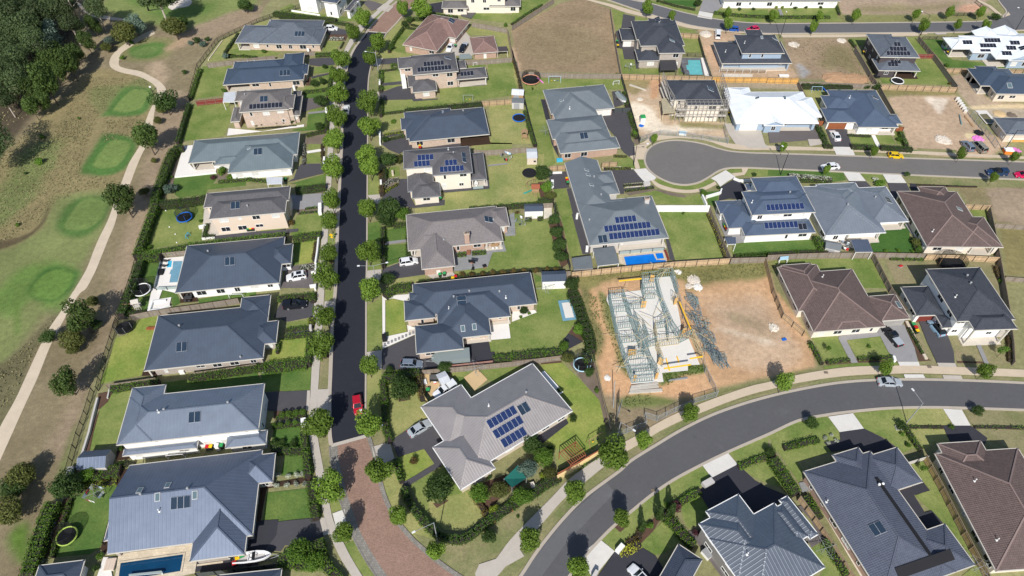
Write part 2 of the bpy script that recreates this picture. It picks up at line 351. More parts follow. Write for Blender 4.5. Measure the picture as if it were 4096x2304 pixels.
def vnoise(x,y,s,seed):
 rs=np.random.RandomState(seed);g=rs.rand(256,256).astype(np.float32)
 X=x/s+1000;Y=y/s+1000;i=np.floor(X).astype(int);j=np.floor(Y).astype(int);u=X-i;v=Y-j
 u=u*u*(3-2*u);v=v*v*(3-2*v);i%=255;j%=255
 return(g[i,j]*(1-u)+g[i+1,j]*u)*(1-v)+(g[i,j+1]*(1-u)+g[i+1,j+1]*u)*v
def terrain():
 xs=np.concatenate([[-3000,-1200,-500],np.arange(-250,250.1,.55),[500,1200,3000]])
 ys=np.concatenate([[-800,-200,0],np.arange(25,290,.55),[400,900,3000]])
 X,Y=np.meshgrid(xs,ys,indexing='ij');nx,ny=X.shape;X=X.ravel();Y=Y.ravel()
 n1=vnoise(X,Y,9,1);n2=vnoise(X,Y,3,2);n3=vnoise(X,Y,1.1,3);nn=(n1*1.+n2*.7+n3*.5)/2.2-.5
 C=np.empty((len(X),3),np.float32);C[:]=(.20,.165,.10);C+=(nn*.09)[:,None]*np.array([1.,.9,.6])
 for colr,poly,soft,nz,amt in SPL:
  px=[p[0]for p in poly];py=[p[1]for p in poly];m=soft+nz+.5
  idx=np.where((X>min(px)-m)&(X<max(px)+m)&(Y>min(py)-m)&(Y<max(py)+m))[0]
  if not len(idx):continue
  x=X[idx];y=Y[idx];ins=np.zeros(len(x),bool);d=np.full(len(x),1e9)
  for i in range(len(poly)):
   ax,ay=poly[i];bx,by=poly[(i+1)%len(poly)];ex,ey=bx-ax,by-ay;L=ex*ex+ey*ey+1e-9
   t=np.clip(((x-ax)*ex+(y-ay)*ey)/L,0,1);d=np.minimum(d,np.hypot(x-ax-t*ex,y-ay-t*ey))
   if abs(ey)>1e-9:ins^=((ay>y)!=(by>y))&(x<(y-ay)*ex/ey+ax)
  sd=np.where(ins,d,-d)+nn[idx]*2*nz
  w=np.clip(sd/soft+.5,0,1);w=(w*w*(3-2*w)*amt)[:,None]
  tgt=np.array(colr)[None]*(1+nn[idx]*.5)[:,None];C[idx]=C[idx]*(1-w)+tgt*w
 me=bpy.data.meshes.new('ground');co=np.stack([X,Y,np.zeros_like(X)],1)
 me.vertices.add(len(X));me.vertices.foreach_set('co',co.ravel())
 i,j=np.meshgrid(np.arange(nx-1),np.arange(ny-1),indexing='ij');a=(i*ny+j).ravel()
 q=np.stack([a,a+ny,a+ny+1,a+1],1).ravel();n=len(a)
 me.loops.add(len(q));me.loops.foreach_set('vertex_index',q);me.polygons.add(n)
 me.polygons.foreach_set('loop_start',np.arange(n)*4);me.polygons.foreach_set('loop_total',np.full(n,4))
 me.update();at=me.color_attributes.new('Col','FLOAT_COLOR','POINT')
 at.data.foreach_set('color',np.concatenate([np.clip(C,.005,1),np.ones((len(C),1),np.float32)],1).ravel())
 k=N('ground');v=k.n('VertexColor',layer_name='Col');p=k.pos();x=k.noise(p,.9,6,.75);y=k.noise(p,5,4,.78)
 s=k.ad(k.ad(k.mu(x,1.3),k.mu(y,1.3)),-.22)
 me.materials.append(k.done(k.scale(v.outputs[0],s),.95,0,.1,k.ad(x,y),.5,.12))
 o=Lk('ground',me);o['kind']='structure'
def clip(P,h):
 a,b,c=h;out=[];n=len(P)
 for i in range(n):
  p,q=P[i],P[(i+1)%n];dp=a*p[0]+b*p[1]+c;dq=a*q[0]+b*q[1]+c
  if dp>=-1e-7:out.append(p)
  if(dp>1e-7 and dq<-1e-7)or(dp<-1e-7 and dq>1e-7):
   t=dp/(dp-dq);out.append((p[0]+(q[0]-p[0])*t,p[1]+(q[1]-p[1])*t))
 return out if len(out)>2 else[]
def area(P):return abs(sum(P[i][0]*P[(i+1)%len(P)][1]-P[(i+1)%len(P)][0]*P[i][1]for i in range(len(P))))/2 if P else 0
def subtract(P,Rg):
 out=[]
 for h in Rg:
  o=clip(P,(-h[0],-h[1],-h[2]))
  if area(o)>.004:out.append(o)
  P=clip(P,h)
  if area(P)<.004:return out
 return out
class Wing:
 def __init__(s,u0,v0,u1,v1,gab='',t=.4,flat=False):
  s.r=[min(u0,u1),min(v0,v1),max(u0,u1),max(v0,v1)];s.g=gab;s.t=t;s.flat=flat
 def prep(s):
  u0,v0,u1,v1=s.r;t=s.t;pl=[]
  if s.flat:pl.append(('S',(0,.05,-v0*.05)))
  else:
   if 'S'not in s.g:pl.append(('S',(0,t,-v0*t)))
   if 'N'not in s.g:pl.append(('N',(0,-t,v1*t)))
   if 'W'not in s.g:pl.append(('W',(t,0,-u0*t)))
   if 'E'not in s.g:pl.append(('E',(-t,0,u1*t)))
  s.box=[(1,0,-u0),(-1,0,u1),(0,1,-v0),(0,-1,v1)];s.faces=[]
  for i,(k,p)in enumerate(pl):
   hp=[(q[0]-p[0],q[1]-p[1],q[2]-p[2])for j,(_,q)in enumerate(pl)if j!=i];P=[(u0,v0),(u1,v0),(u1,v1),(u0,v1)]
   for h in hp:P=clip(P,h)
   if area(P)>.01:s.faces.append((k,p,P,s.box+hp))
  s.pl=[p for _,p in pl]
 def h(s,u,v,eps=1e-6):
  u0,v0,u1,v1=s.r
  if u<u0-eps or u>u1+eps or v<v0-eps or v>v1+eps:return None
  return min(p[0]*u+p[1]*v+p[2]for p in s.pl)
 def ridges(s):
  u0,v0,u1,v1=s.r;t=s.t;out=[];vs={}
  if s.flat:return out
  for k,p,P,_ in s.faces:
   for i in range(len(P)):
    a,b=P[i],P[(i+1)%len(P)]
    ka=(round(a[0],2),round(a[1],2));kb=(round(b[0],2),round(b[1],2));e=tuple(sorted((ka,kb)))
    vs[e]=vs.get(e,0)+1
  return[e for e,c in vs.items()if c>=2 and e[0]!=e[1]]
TIERS_ALL=[]
class Tier:
 def __init__(s,O,u,v,z,wings):
  s.O=O;s.u=u;s.v=v;s.z=z;s.w=wings
  for k in(0,1):
   vals=sorted(w.r[i]for w in wings for i in(k,k+2));cl=[]
   for x in vals:
    if cl and x-cl[-1][0]<.38:cl[-1].append(x)
    else:cl.append([x])
   for w in wings:
    for i in(k,k+2):
     for c in cl:
      if c[0]-1e-9<=w.r[i]<=c[-1]+1e-9:w.r[i]=sum(c)/len(c);break
  for w in wings:w.prep()
 def W(s,a,b,z=.0):p=s.O+s.u*a+s.v*b;return Vc((p.x,p.y,z))
 def L(s,p):d=Vc((p.x,p.y,0))-s.O;return d.dot(s.u),d.dot(s.v)
 def h(s,a,b):
  m=None
  for w in s.w:
   x=w.h(a,b)
   if x is not None and(m is None or x>m):m=x
  return m
 def pieces(s):
  out=[]
  for i,w in enumerate(s.w):
   for k,p,P,reg in w.faces:
    ps=[P]
    for j,x in enumerate(s.w):
     if j==i:continue
     for k2,q,_,reg2 in x.faces:
      d=(q[0]-p[0],q[1]-p[1],q[2]-p[2])
      if max(map(abs,d[:2]))<1e-6 and abs(d[2])<1e-4:
       if j>i:continue
       Rg=reg2
      else:Rg=reg2+[d]
      n=[]
      for c in ps:n+=subtract(c,Rg)
      ps=n
      if not ps:break
     if not ps:break
    out+=[(k,p,c,w)for c in ps]
  return out
def cellset(rects,extra=()):
 us=sorted({round(x,4)for r in list(rects)+list(extra)for x in(r[0],r[2])});vs=sorted({round(x,4)for r in list(rects)+list(extra)for x in(r[1],r[3])})
 return us,vs
def outline(test,us,vs):
 0
 occ=[[test((us[i]+us[i+1])/2,(vs[j]+vs[j+1])/2)for j in range(len(vs)-1)]for i in range(len(us)-1)]
 g=lambda i,j:0<=i<len(us)-1 and 0<=j<len(vs)-1 and occ[i][j];seg=[]
 for j in range(len(vs)):
  for ny,ins,outs in((-1,j,j-1),(1,j-1,j)):
   st=None
   for i in range(len(us)):
    e=i<len(us)-1 and g(i,ins)and not g(i,outs)
    if e and st is None:st=us[i]
    if not e and st is not None:seg.append(((st,vs[j]),(us[i],vs[j]),(0,ny)));st=None
 for i in range(len(us)):
  for nx,ins,outs in((-1,i,i-1),(1,i-1,i)):
   st=None
   for j in range(len(vs)):
    e=j<len(vs)-1 and g(ins,j)and not g(outs,j)
    if e and st is None:st=vs[j]
    if not e and st is not None:seg.append(((us[i],st),(us[i],vs[j]),(nx,0)));st=None
 return seg
WCACHE={}
def Wd(parent,p,ang,w,h,frame,mirror=False,glass='glass'):
 0
 key=(round(w,1),round(h,1),frame,glass)
 if key not in WCACHE:
  f=MB();t=.07;D=.07
  for x,z,sx,sz in((0,0,w,t),(0,h-t,w,t),(-w/2+t/2,t,t,h-2*t),(w/2-t/2,t,t,h-2*t))+(((0,t,t*.8,h-2*t),)if w>.95 else()):
   f.box((D/2,x,z),(D,sx,sz))
  g=MB();g.poly([(.025,-w/2+t,t),(.025,w/2-t,t),(.025,w/2-t,h-t),(.025,-w/2+t,h-t)])
  WCACHE[key]=(f.mesh('window',frame),g.mesh('pane',glass))
 a,b=WCACHE[key];o=Lk('window',a,parent);o.location=Vc(p)-Vc(parent.location);o.rotation_euler=(0,0,ang)
 Lk('pane',b,o);return o
def Ho(label,z,d,wings,roof,wall,o=(),gar=(),pv=(),vents=(),sky=(),pitch=22.,low=None,frame='trim_white',gut='trim_cream',inset=.5,seed=None,group=None,cat='house',name='house',win=True,post='trim_cream',cap=None,chim=(),doors=(),wp=.85,base=.0,ext=(),patio='floor_pale',blinds=.35):
 rnd=random.Random(seed if seed is not None else len(label)*31+ord(label[-1])+int(wings[0][0]))
 a=G(d[0],d[1],z);b=G(d[2],d[3],z);u=(b-a);u.z=0;u.normalize();v=Vc((-u.y,u.x,0))
 O=Vc((a.x,a.y,0));t0=math.tan(rad_(pitch));tiers=[]
 def mk(zz,ws):
  L=[]
  for w in ws:
   p=G(w[0],w[1],zz)-O;q=G(w[2],w[3],zz)-O;fl=w[4]if len(w)>4 else ''
   L.append(Wing(p.dot(u),p.dot(v),q.dot(u),q.dot(v),fl.replace('F',''),t0,'F'in fl))
  return Tier(O,u,v,zz,L)
 tiers.append((mk(z,wings),roof))
 if low:tiers.append((mk(low[0],low[1]),low[2]if len(low)>2 else roof))
 c=sum((tiers[0][0].W((w.r[0]+w.r[2])/2,(w.r[1]+w.r[3])/2)for w in tiers[0][0].w),Vc())/len(tiers[0][0].w)
 root=Th(name,label,cat,(c.x,c.y,base),0,group);info=[]
 def wing_rects(T_):return[w.r for w in T_.w]
 fasc=MB();capm=MB();wallm=MB();segs_all=[];posts=MB()
 for ti,(T_,rf)in enumerate(tiers):
  zz=T_.z;cl={}
  for w in T_.w:
   hit_=[c_ for c_ in set(cl.values())if any(cl.get(id(q))==c_ and min(w.r[2],q.r[2])-max(w.r[0],q.r[0])>-.01 and min(w.r[3],q.r[3])-max(w.r[1],q.r[1])>-.01 for q in T_.w)];cl[id(w)]=id(w)
   for k_ in cl:
    if cl[k_]in hit_:cl[k_]=id(w)
  MBS={}
  for k,p,P,w in T_.pieces():
   mb=MBS.setdefault(cl[id(w)],MB())
   pts=[T_.W(x,y,zz+p[0]*x+p[1]*y+p[2])for x,y in P];n=(pts[1]-pts[0]).cross(pts[2]-pts[0])
   if n.z<0:pts.reverse();P=P[::-1]
   s=math.sqrt(1+w.t*w.t)
   uv=[((x,y*s)if k in 'SN'else(y,x*s))for x,y in P]
   if k=='N':uv=[(a_,-b_)for a_,b_ in uv]
   if k=='E':uv=[(a_,-b_)for a_,b_ in uv]
   mb.poly(pts,0,uv)
  for mb in MBS.values():mb.build('roof',rf,root,True)
  for w in T_.w:
   for e in w.ridges():
    (ax,ay),(bx,by)=e;L=math.hypot(bx-ax,by-ay);n=max(1,int(L/.3));run=None
    for i in range(n+1):
     f=(i+.5)/n if i<n else None;ok=False
     if f is not None:
      x,y=ax+(bx-ax)*f,ay+(by-ay)*f;hw=w.h(x,y);ok=hw is not None and(T_.h(x,y)or 0)<=hw+.03
     if ok and run is None:run=i/n
     if not ok and run is not None:
      q=[]
      for f2 in(run,i/n if i<n else 1.):
       x,y=ax+(bx-ax)*f2,ay+(by-ay)*f2;q.append(T_.W(x,y,zz+(w.h(x,y,.01)or 0)+.03))
      capm.beam(q[0],q[1],.26,.09);run=None
  rs=wing_rects(T_);us,vs=cellset(rs)
  inU=lambda x,y:any(r[0]<x<r[2]and r[1]<y<r[3]for r in rs)
  for p,q,n in outline(inU,us,vs):
   n3=u*n[0]+v*n[1];fasc.beam(T_.W(*p,zz-.08)+n3*.05-(u*abs(n[1])+v*abs(n[0]))*.1,T_.W(*q,zz-.08)+n3*.05+(u*abs(n[1])+v*abs(n[0]))*.1,.13,.2)
  for w in T_.w:
   for gside in w.g:
    u0,v0,u1,v1=w.r
    if gside in 'WE':
     x=(u0+inset)if gside=='W'else(u1-inset);vm=(v0+v1)/2;hh=(v1-v0)/2*w.t
     wallm.poly([T_.W(x,v0,zz-.1),T_.W(x,v1,zz-.1),T_.W(x,vm,zz+hh-.08)])
    else:
     y=(v0+inset)if gside=='S'else(v1-inset);um=(u0+u1)/2;hh=(u1-u0)/2*w.t
     wallm.poly([T_.W(u0,y,zz-.1),T_.W(u1,y,zz-.1),T_.W(um,y,zz+hh-.08)])
  op=[]
  for r in o:
   if len(r)>4 and r[4]!=ti:continue
   p=T_.L(G(r[0],r[1],zz));q=T_.L(G(r[2],r[3],zz));op.append((min(p[0],q[0]),min(p[1],q[1]),max(p[0],q[0]),max(p[1],q[1])))
  dd=inset;er=[(r[0]+s1,r[1]+s2,r[2]+s3,r[3]+s4)for r in rs for s1,s2,s3,s4 in((dd,dd,-dd,-dd),(-dd,-dd,dd,dd))]
  er+=[w.r for w in T_.w if w.flat]
  us,vs=cellset(er,op)
  def inE(x,y,ig=False):
   if not ig and any(r[0]<x<r[2]and r[1]<y<r[3]for r in op):return False
   for w in T_.w:
    if w.flat and w.r[0]<x<w.r[2]and w.r[1]<y<w.r[3]:
     pass
   k=dd-1e-3
   return all(inU(x+i*k,y+j*k)for i in(-1,0,1)for j in(-1,0,1))
  nf=lambda x,y:inE(x,y)and not any(w.flat and w.r[0]<x<w.r[2]and w.r[1]<y<w.r[3]and not any((not q.flat)and q.r[0]<x<q.r[2]and q.r[1]<y<q.r[3]for q in T_.w)for w in T_.w)
  seg=outline(nf,us,vs)
  for p,q,n in seg:
   A=T_.W(*p);B=T_.W(*q);L=(B-A).length;top=zz-.02
   wallm.poly([(A.x,A.y,base),(B.x,B.y,base),(B.x,B.y,top),(A.x,A.y,top)],0,[(0,0),(L,0),(L,top),(0,top)])
   segs_all.append((T_,ti,A,B,(u*n[0]+v*n[1]),L))
  for r in op+[tuple(w.r)for w in T_.w if w.flat]:
   for x in(r[0],r[2]):
    for y in(r[1],r[3]):
     best=None
     for ex in np.arange(.15,1.2,.2):
      X=x+(ex if x==r[0]else-ex);Y=y+(ex if y==r[1]else-ex)
      if inU(X,Y)and inU(X-.35,Y)and inU(X+.35,Y)and inU(X,Y-.35)and inU(X,Y+.35):best=(X,Y);break
     if best and not nf(*best)and not any(nf(best[0]+i,best[1]+j)for i in(-.5,.5)for j in(-.5,.5)):
      P0=T_.W(*best);posts.box((P0.x,P0.y,base),(.32,.32,zz-.1-base),math.atan2(u.y,u.x));
  for r in op:
   s_=[T_.W(r[0]+.1,r[1]+.1),T_.W(r[2]-.1,r[1]+.1),T_.W(r[2]-.1,r[3]-.1),T_.W(r[0]+.1,r[3]-.1)]
   f=St('floor',patio,s_,base+.25,parent=root,th=.25)
 wallm.build('wall',wall,root,True)
 fasc.build('gutter',gut,root,True)
 if capm.v:capm.build('ridge_cap',cap or CAPS.get(roof,roof),root,True)
 if posts.v:
  for i in range(0,len(posts.f),6):
   q=MB();q.v=posts.v[i*4:i*4+24];q.f=[tuple(k-i*4 for k in f)for f in posts.f[i:i+6]];q.m=[0]*6;q.uv=posts.uv[i*4:i*4+24];q.build('post',post,root,True)
 used=[]
 def snap(px,py,zz=1.2,allow=None):
  P=G(px,py,zz);best=None
  for S in segs_all:
   T_,ti,A,B,n,L=S
   if n.y>.35:continue
   t=(P-A).dot((B-A)/L);t=max(.6,min(L-.6,t));Q=A+(B-A)/L*t;dist=(Vc((P.x,P.y,0))-Q).length
   if best is None or dist<best[0]:best=(dist,S,t,Q)
  return best
 for k in list(gar)+[tuple(x)+('door',)for x in doors]:
  px,py,w,h,m=k[:5];s_=snap(px,py,h/2)
  if not s_:continue
  _,S,t,Q=s_;n=S[4];ang=math.atan2(n.y,n.x);isd=m=='door'
  g=MB();mm=m if not isd else 'trim_white'
  t_=Vc((-n.y,n.x,0));e=n*.04
  A=Q-t_*w/2+e;B=Q+t_*w/2+e
  g.poly([(A.x,A.y,base+.02),(B.x,B.y,base+.02),(B.x,B.y,base+h),(A.x,A.y,base+h)],0,[(0,0),(0,w),(h,w),(h,0)])
  g.beam((A.x,A.y,base+h+.05),(B.x,B.y,base+h+.05),.14,.14,1)
  g.build('front_door'if isd else 'garage_door',[('glass'if len(k)>5 else 'redwood')if isd else mm,frame],root,True);used.append((S,t,w/2+.3))
 if win:
  cnt=0
  for S in segs_all:
   T_,ti,A,B,n,L=S;zz=T_.z
   if L<1.6 or n.y>.4:continue
   rows=[.75]if zz<4 else([.75,3.7]if zz<7 else[.75,3.7])
   if zz>=4 and low and ti==0:pass
   ang=math.atan2(n.y,n.x);npos=max(1,int(L/3.4))
   for rz_ in rows:
    for i in range(npos):
     t=L*(i+.5)/npos+rnd.uniform(-.4,.4);w=rnd.choice([.7,1.2,1.8,1.8,2.1]);h=rnd.choice([1.,1.4,1.4]);s0=rz_+(1.4-h)
     if rnd.random()>wp:continue
     w=min(w,L/npos-.4)
     if w<.4:continue
     if any(S is q[0]and abs(t-q[1])<w/2+q[2]and rz_<2 for q in used):continue
     Q=A+(B-A)/L*t
     Qo=Q+n*.25;hid=False
     for T2,_ in tiers:
      l=T2.L(Qo);hh=T2.h(*l)
      if T2.z!=zz and hh is not None and T2.z<zz and base+s0<T2.z+hh and base+s0+h>T2.z-.4:hid=True
      if T2.z!=zz and T2.z<zz and hh is not None and base+s0<T2.z:hid=True
     if hid:continue
     Wd(root,(Q.x,Q.y,base+s0),ang,round(w,1),h,frame,glass='blind'if rnd.random()<blinds else 'glass');cnt+=1
 def hit(px,py):
  best=None
  for T_,_ in tiers:
   zz=T_.z;ok=None
   for _i in range(80):
    P=G(px,py,zz);l=T_.L(P);hh=T_.h(*l)
    if hh is None:zz=zz*.5+T_.z*.5;ok=None;continue
    nz=T_.z+hh;ok=abs(nz-zz)<.02
    zz=zz*.5+nz*.5
   if ok and(best is None or zz>best[1]):best=(T_,zz,l,P)
  return best
 def frame_at(px,py):
  b_=hit(px,py)
  if not b_:return None
  T_,zz,l,P=b_;e=.05;h0=T_.h(*l);hu=T_.h(l[0]+e,l[1]);hv=T_.h(l[0],l[1]+e)
  gu=((hu or h0)-h0)/e;gv=((hv or h0)-h0)/e;nn=Vc((0,0,1))-u*gu-v*gv;nn.normalize()
  if abs(gu)>abs(gv):side=v*(-1 if gu<0 else 1)*1.;
  else:side=u
  up=nn.cross(side).normalized()
  if up.z<0:up=-up
  side=up.cross(nn).normalized();return Vc((P.x,P.y,zz)),side,up,nn
 for k in pv:
  px,py,nx,ny=k[:4];kind=k[4]if len(k)>4 else 'pv_blue';land=len(k)>5 and k[5]=='l'
  fr=frame_at(px,py)
  if not fr:print('PV MISS',label,px,py);continue
  P,sx,up,nn=fr;dim={'hot_glass':(1.05,1.95),'pv_blue':(1.,1.62),'pv_black':(1.,1.62)}.get(kind,(1.,1.62))
  if land:dim=dim[::-1]
  if kind=='pool_mat':nx,ny,dim=1,1,(nx,ny)
  w,h=dim;rot=Matrix((sx,up,nn)).transposed().to_4x4()
  key=('pv',kind,w,h)
  if key not in WCACHE:
   m_=MB();m_.box((0,0,0),(w-.01,h-.02,.09),0,1)
   i_=.025;m_.poly([(-w/2+i_,-h/2+i_,.094),(w/2-i_,-h/2+i_,.094),(w/2-i_,h/2-i_,.094),(-w/2+i_,h/2-i_,.094)],0,[(0,0),(w-.05,0),(w-.05,h-.05),(0,h-.05)])
   WCACHE[key]=m_.mesh('solar_panel',[kind,'pv_frame'if kind!='pool_mat'else 'black'])
  for i in range(nx):
   for j in range(ny):
    q=P+sx*((i-(nx-1)/2)*w)+up*((j-(ny-1)/2)*h)+nn*.08
    ob=Lk('solar_collector'if kind in('hot_glass','pool_mat')else 'solar_panel',WCACHE[key],root)
    ob.matrix_local=Matrix.Translation(-Vc(root.location))@Matrix.Translation(q)@rot
 for k in sky:
  fr=frame_at(k[0],k[1])
  if not fr:continue
  P,sx,up,nn=fr;rot=Matrix((sx,up,nn)).transposed().to_4x4();w,h=(k[2],k[3])if len(k)>3 else(.7,1.2)
  m_=MB();m_.box((0,0,0),(w+.2,h+.2,.1),0,1);m_.poly([(-w/2,-h/2,.105),(w/2,-h/2,.105),(w/2,h/2,.105),(-w/2,h/2,.105)])
  ob=m_.build('skylight',['sky_glass',k[4]if len(k)>4 else 'lead'],root);ob.matrix_local=Matrix.Translation(-Vc(root.location))@Matrix.Translation(P+nn*.03)@rot
 for k in vents:
  b_=hit(k[0],k[1])
  if not b_:continue
  P=Vc((b_[3].x,b_[3].y,b_[1]));m_=MB();kind=k[2]if len(k)>2 else 'w'
  if kind=='w':m_.cyl(P-Vc((0,0,.15)),P+Vc((0,0,.25)),.14,n=8);m_.blob(P+Vc((0,0,.38)),(.25,.25,.2),0,8,4);m_.build('roof_ventilator',k[3]if len(k)>3 else 'trim_grey',root,True)
  else:m_.cyl(P-Vc((0,0,.15)),P+Vc((0,0,.7)),.06,n=6);m_.cyl(P+Vc((0,0,.7)),P+Vc((0,0,.78)),.11,n=6);m_.box((P.x,P.y,P.z-.15),(.35,.35,.2));m_.build('vent_pipe','trim_white',root,True)
 for k in chim:
  b_=hit(k[0],k[1]);P=Vc((b_[3].x,b_[3].y,b_[1]));an=math.atan2(u.y,u.x)
  m_=MB();m_.box((P.x,P.y,P.z-1.2),(1.1,.75,1.2+k[2]),an);m_.box((P.x,P.y,P.z+k[2]),(1.3,.95,.2),an,1)
  cb=m_.build('chimney',[k[3],'w_brickp'],root,True)
  for s in(-.35,0,.35):m_=MB();q=P+u*s;m_.cyl((q.x,q.y,P.z+k[2]+.2),(q.x,q.y,P.z+k[2]+.5),.13,.1);m_.build('chimney_pot','black',cb)
 return root,tiers,hit
CAPS={'t_brown':'t_cap_brown','t_terra':'t_cap_terra'}
MDEF['t_cap_brown']=Pn((.23,.17,.155),.1);MDEF['t_cap_terra']=Pn((.30,.20,.18),.1)
def Lv(mb,c,r,n,leaf_,rnd,shell=.5,flat=1.,m=0):
 for _ in range(n):
  while True:
   d=Vc((rnd.gauss(0,1),rnd.gauss(0,1),rnd.gauss(0,1)))
   if d.length>.1:d.normalize();break
  k=rnd.uniform(shell,1.)**.6;p=Vc((c[0]+d.x*r[0]*k,c[1]+d.y*r[1]*k,c[2]+d.z*r[2]*k))
  nrm=(d*.9+Vc((rnd.gauss(0,.55),rnd.gauss(0,.55),rnd.gauss(0,.55)+.25))).normalized()
  x=nrm.orthogonal().normalized();y=nrm.cross(x);a=rnd.uniform(0,6.28);x,y=x*cos(a)+y*sin(a),y*cos(a)-x*sin(a)
  s=leaf_*rnd.uniform(.6,1.25);t=s*.62
  mb.poly([p-x*s*.5,p+y*t*.5,p+x*s*.5+nrm*s*.1,p-y*t*.5],m)
TREES={}
def make_tree(key,name,leafmat,bark,blobs,n,leaf_,trunk_h,trunk_r,seed,limbs=4,shell=.45):
 0
 rnd=random.Random(seed);cm=MB();tot=sum(b[3]*b[4]*b[5]for b in blobs)**1.
 for b in blobs:Lv(cm,b[:3],b[3:6],max(20,int(n*(b[3]*b[4]*b[5])**.667/sum((q[3]*q[4]*q[5])**.667 for q in blobs))),leaf_,rnd,shell)
 tm=MB();top=Vc((blobs[0][0]*.5,blobs[0][1]*.5,trunk_h));tm.cyl((0,0,-.1),top,trunk_r,trunk_r*.7,7,0,False)
 for i,b in enumerate(blobs[:limbs+1]):
  e=Vc(b[:3])+Vc((rnd.uniform(-.2,.2),rnd.uniform(-.2,.2),b[5]*.2));mid=top.lerp(e,.5)+Vc((rnd.uniform(-.1,.1),rnd.uniform(-.1,.1),0))
  tm.cyl(top,mid,trunk_r*.6,trunk_r*.4,6,0,False);tm.cyl(mid,e,trunk_r*.4,trunk_r*.12,5,0,False)
 TREES[key]=(name,cm.mesh('crown',leafmat),tm.mesh('trunk',bark))
def Pl(key,label,x,y,zc=.0,s=1.,group=None,cat='tree',rz=None,name=None,sz=None):
 0
 nm,cm,tm=TREES[key];p=G(x,y,zc);p.z=0
 o=Th(name or nm,label,cat,p,R.uniform(0,6.28)if rz is None else rz,group);sz=sz or s
 for n_,me in(('trunk',tm),('crown',cm)):
  c=Lk(n_,me,o);c.scale=(s,s,sz)
 return o
def rblobs(rnd,cr,ch,zc,n,f=.62):
 out=[(0,0,zc,cr*.72,cr*.72,ch*.75)]
 for i in range(n):
  a=6.283*i/n+rnd.uniform(-.4,.4);k=rnd.uniform(.35,.62)*cr;out.append((cos(a)*k,sin(a)*k,zc+rnd.uniform(-.45,.5)*ch,cr*f*rnd.uniform(.7,1),cr*f*rnd.uniform(.7,1),ch*f*rnd.uniform(.6,.9)))
 return out
for i in range(4):
 rr=random.Random(50+i)
 make_tree('street%d'%i,'street_tree','l_street','bark',rblobs(rr,2.25,2.1,3.,7),3000,.36,1.5,.11,50+i)
 make_tree('dark%d'%i,'street_tree','l_dark','bark',rblobs(rr,2.25,2.2,3.,7),2600,.34,1.5,.11,70+i)
 make_tree('gum%d'%i,'gum_tree','l_gum','bark_pale',rblobs(rr,4.3,3.4,7.2,9,.5),4200,.42,4.4,.22,90+i,6,.3)
 make_tree('wild%d'%i,'gum_tree','l_wild','bark',rblobs(rr,2.6,2.8,3.4,9,.5),3200,.36,1.6,.13,130+i,4,.4)
 make_tree('bush%d'%i,'bushy_tree',['l_olive','l_dark','l_bright','l_bluegum'][i],'bark',rblobs(rr,2.6,2.3,2.9,8,.55),3000,.36,1.2,.13,110+i,4,.4)
for k,lm in(('shrub','l_hedge'),('shrubd','l_dark'),('shrubl','l_lime'),('shrubr','l_rust'),('shrubw','l_white'),('shrubp','l_wine'),('shrubb','l_bright'),('shrubo','l_olive'),('shrubg','l_bluegum')):
 rr=random.Random(len(k)*13+ord(k[-1]));make_tree(k,'shrub',lm,'bark',rblobs(rr,1.,.85,.85,5),620,.26,.35,.05,200+ord(k[-1]),3,.3)
make_tree('ball','topiary_ball','l_hedge','bark',[(0,0,1.,.62,.62,.62)],420,.2,.7,.05,5,0,.8)
make_tree('young','young_tree','l_hedge','bark',[(0,0,1.7,.55,.55,.8),(.25,.1,1.3,.4,.4,.4),(-.2,-.2,2.1,.35,.35,.4)],420,.2,1.1,.035,6,2,.2)
make_tree('column','conifer','l_dark','bark',[(0,0,1.5,.6,.6,1.5),(0,0,3.,.4,.4,1.1)],900,.26,.4,.06,8,0,.5)
make_tree('crepe','flowering_tree','l_dark','bark',rblobs(random.Random(3),2.1,1.9,2.8,7,.5),2200,.33,1.1,.1,9,4,.3)
make_tree('palm','flax_plant','l_wine','bark',[(0,0,.5,.8,.8,.5)],160,.5,.2,.06,10,0,.2)
def Sh(label,x,y,s=1.,key='shrub',group=None,name=None,cat='shrub',zc=.8):
 return Pl(key,label,x,y,zc*s,s,group,cat,name=name or TREES[key][0])
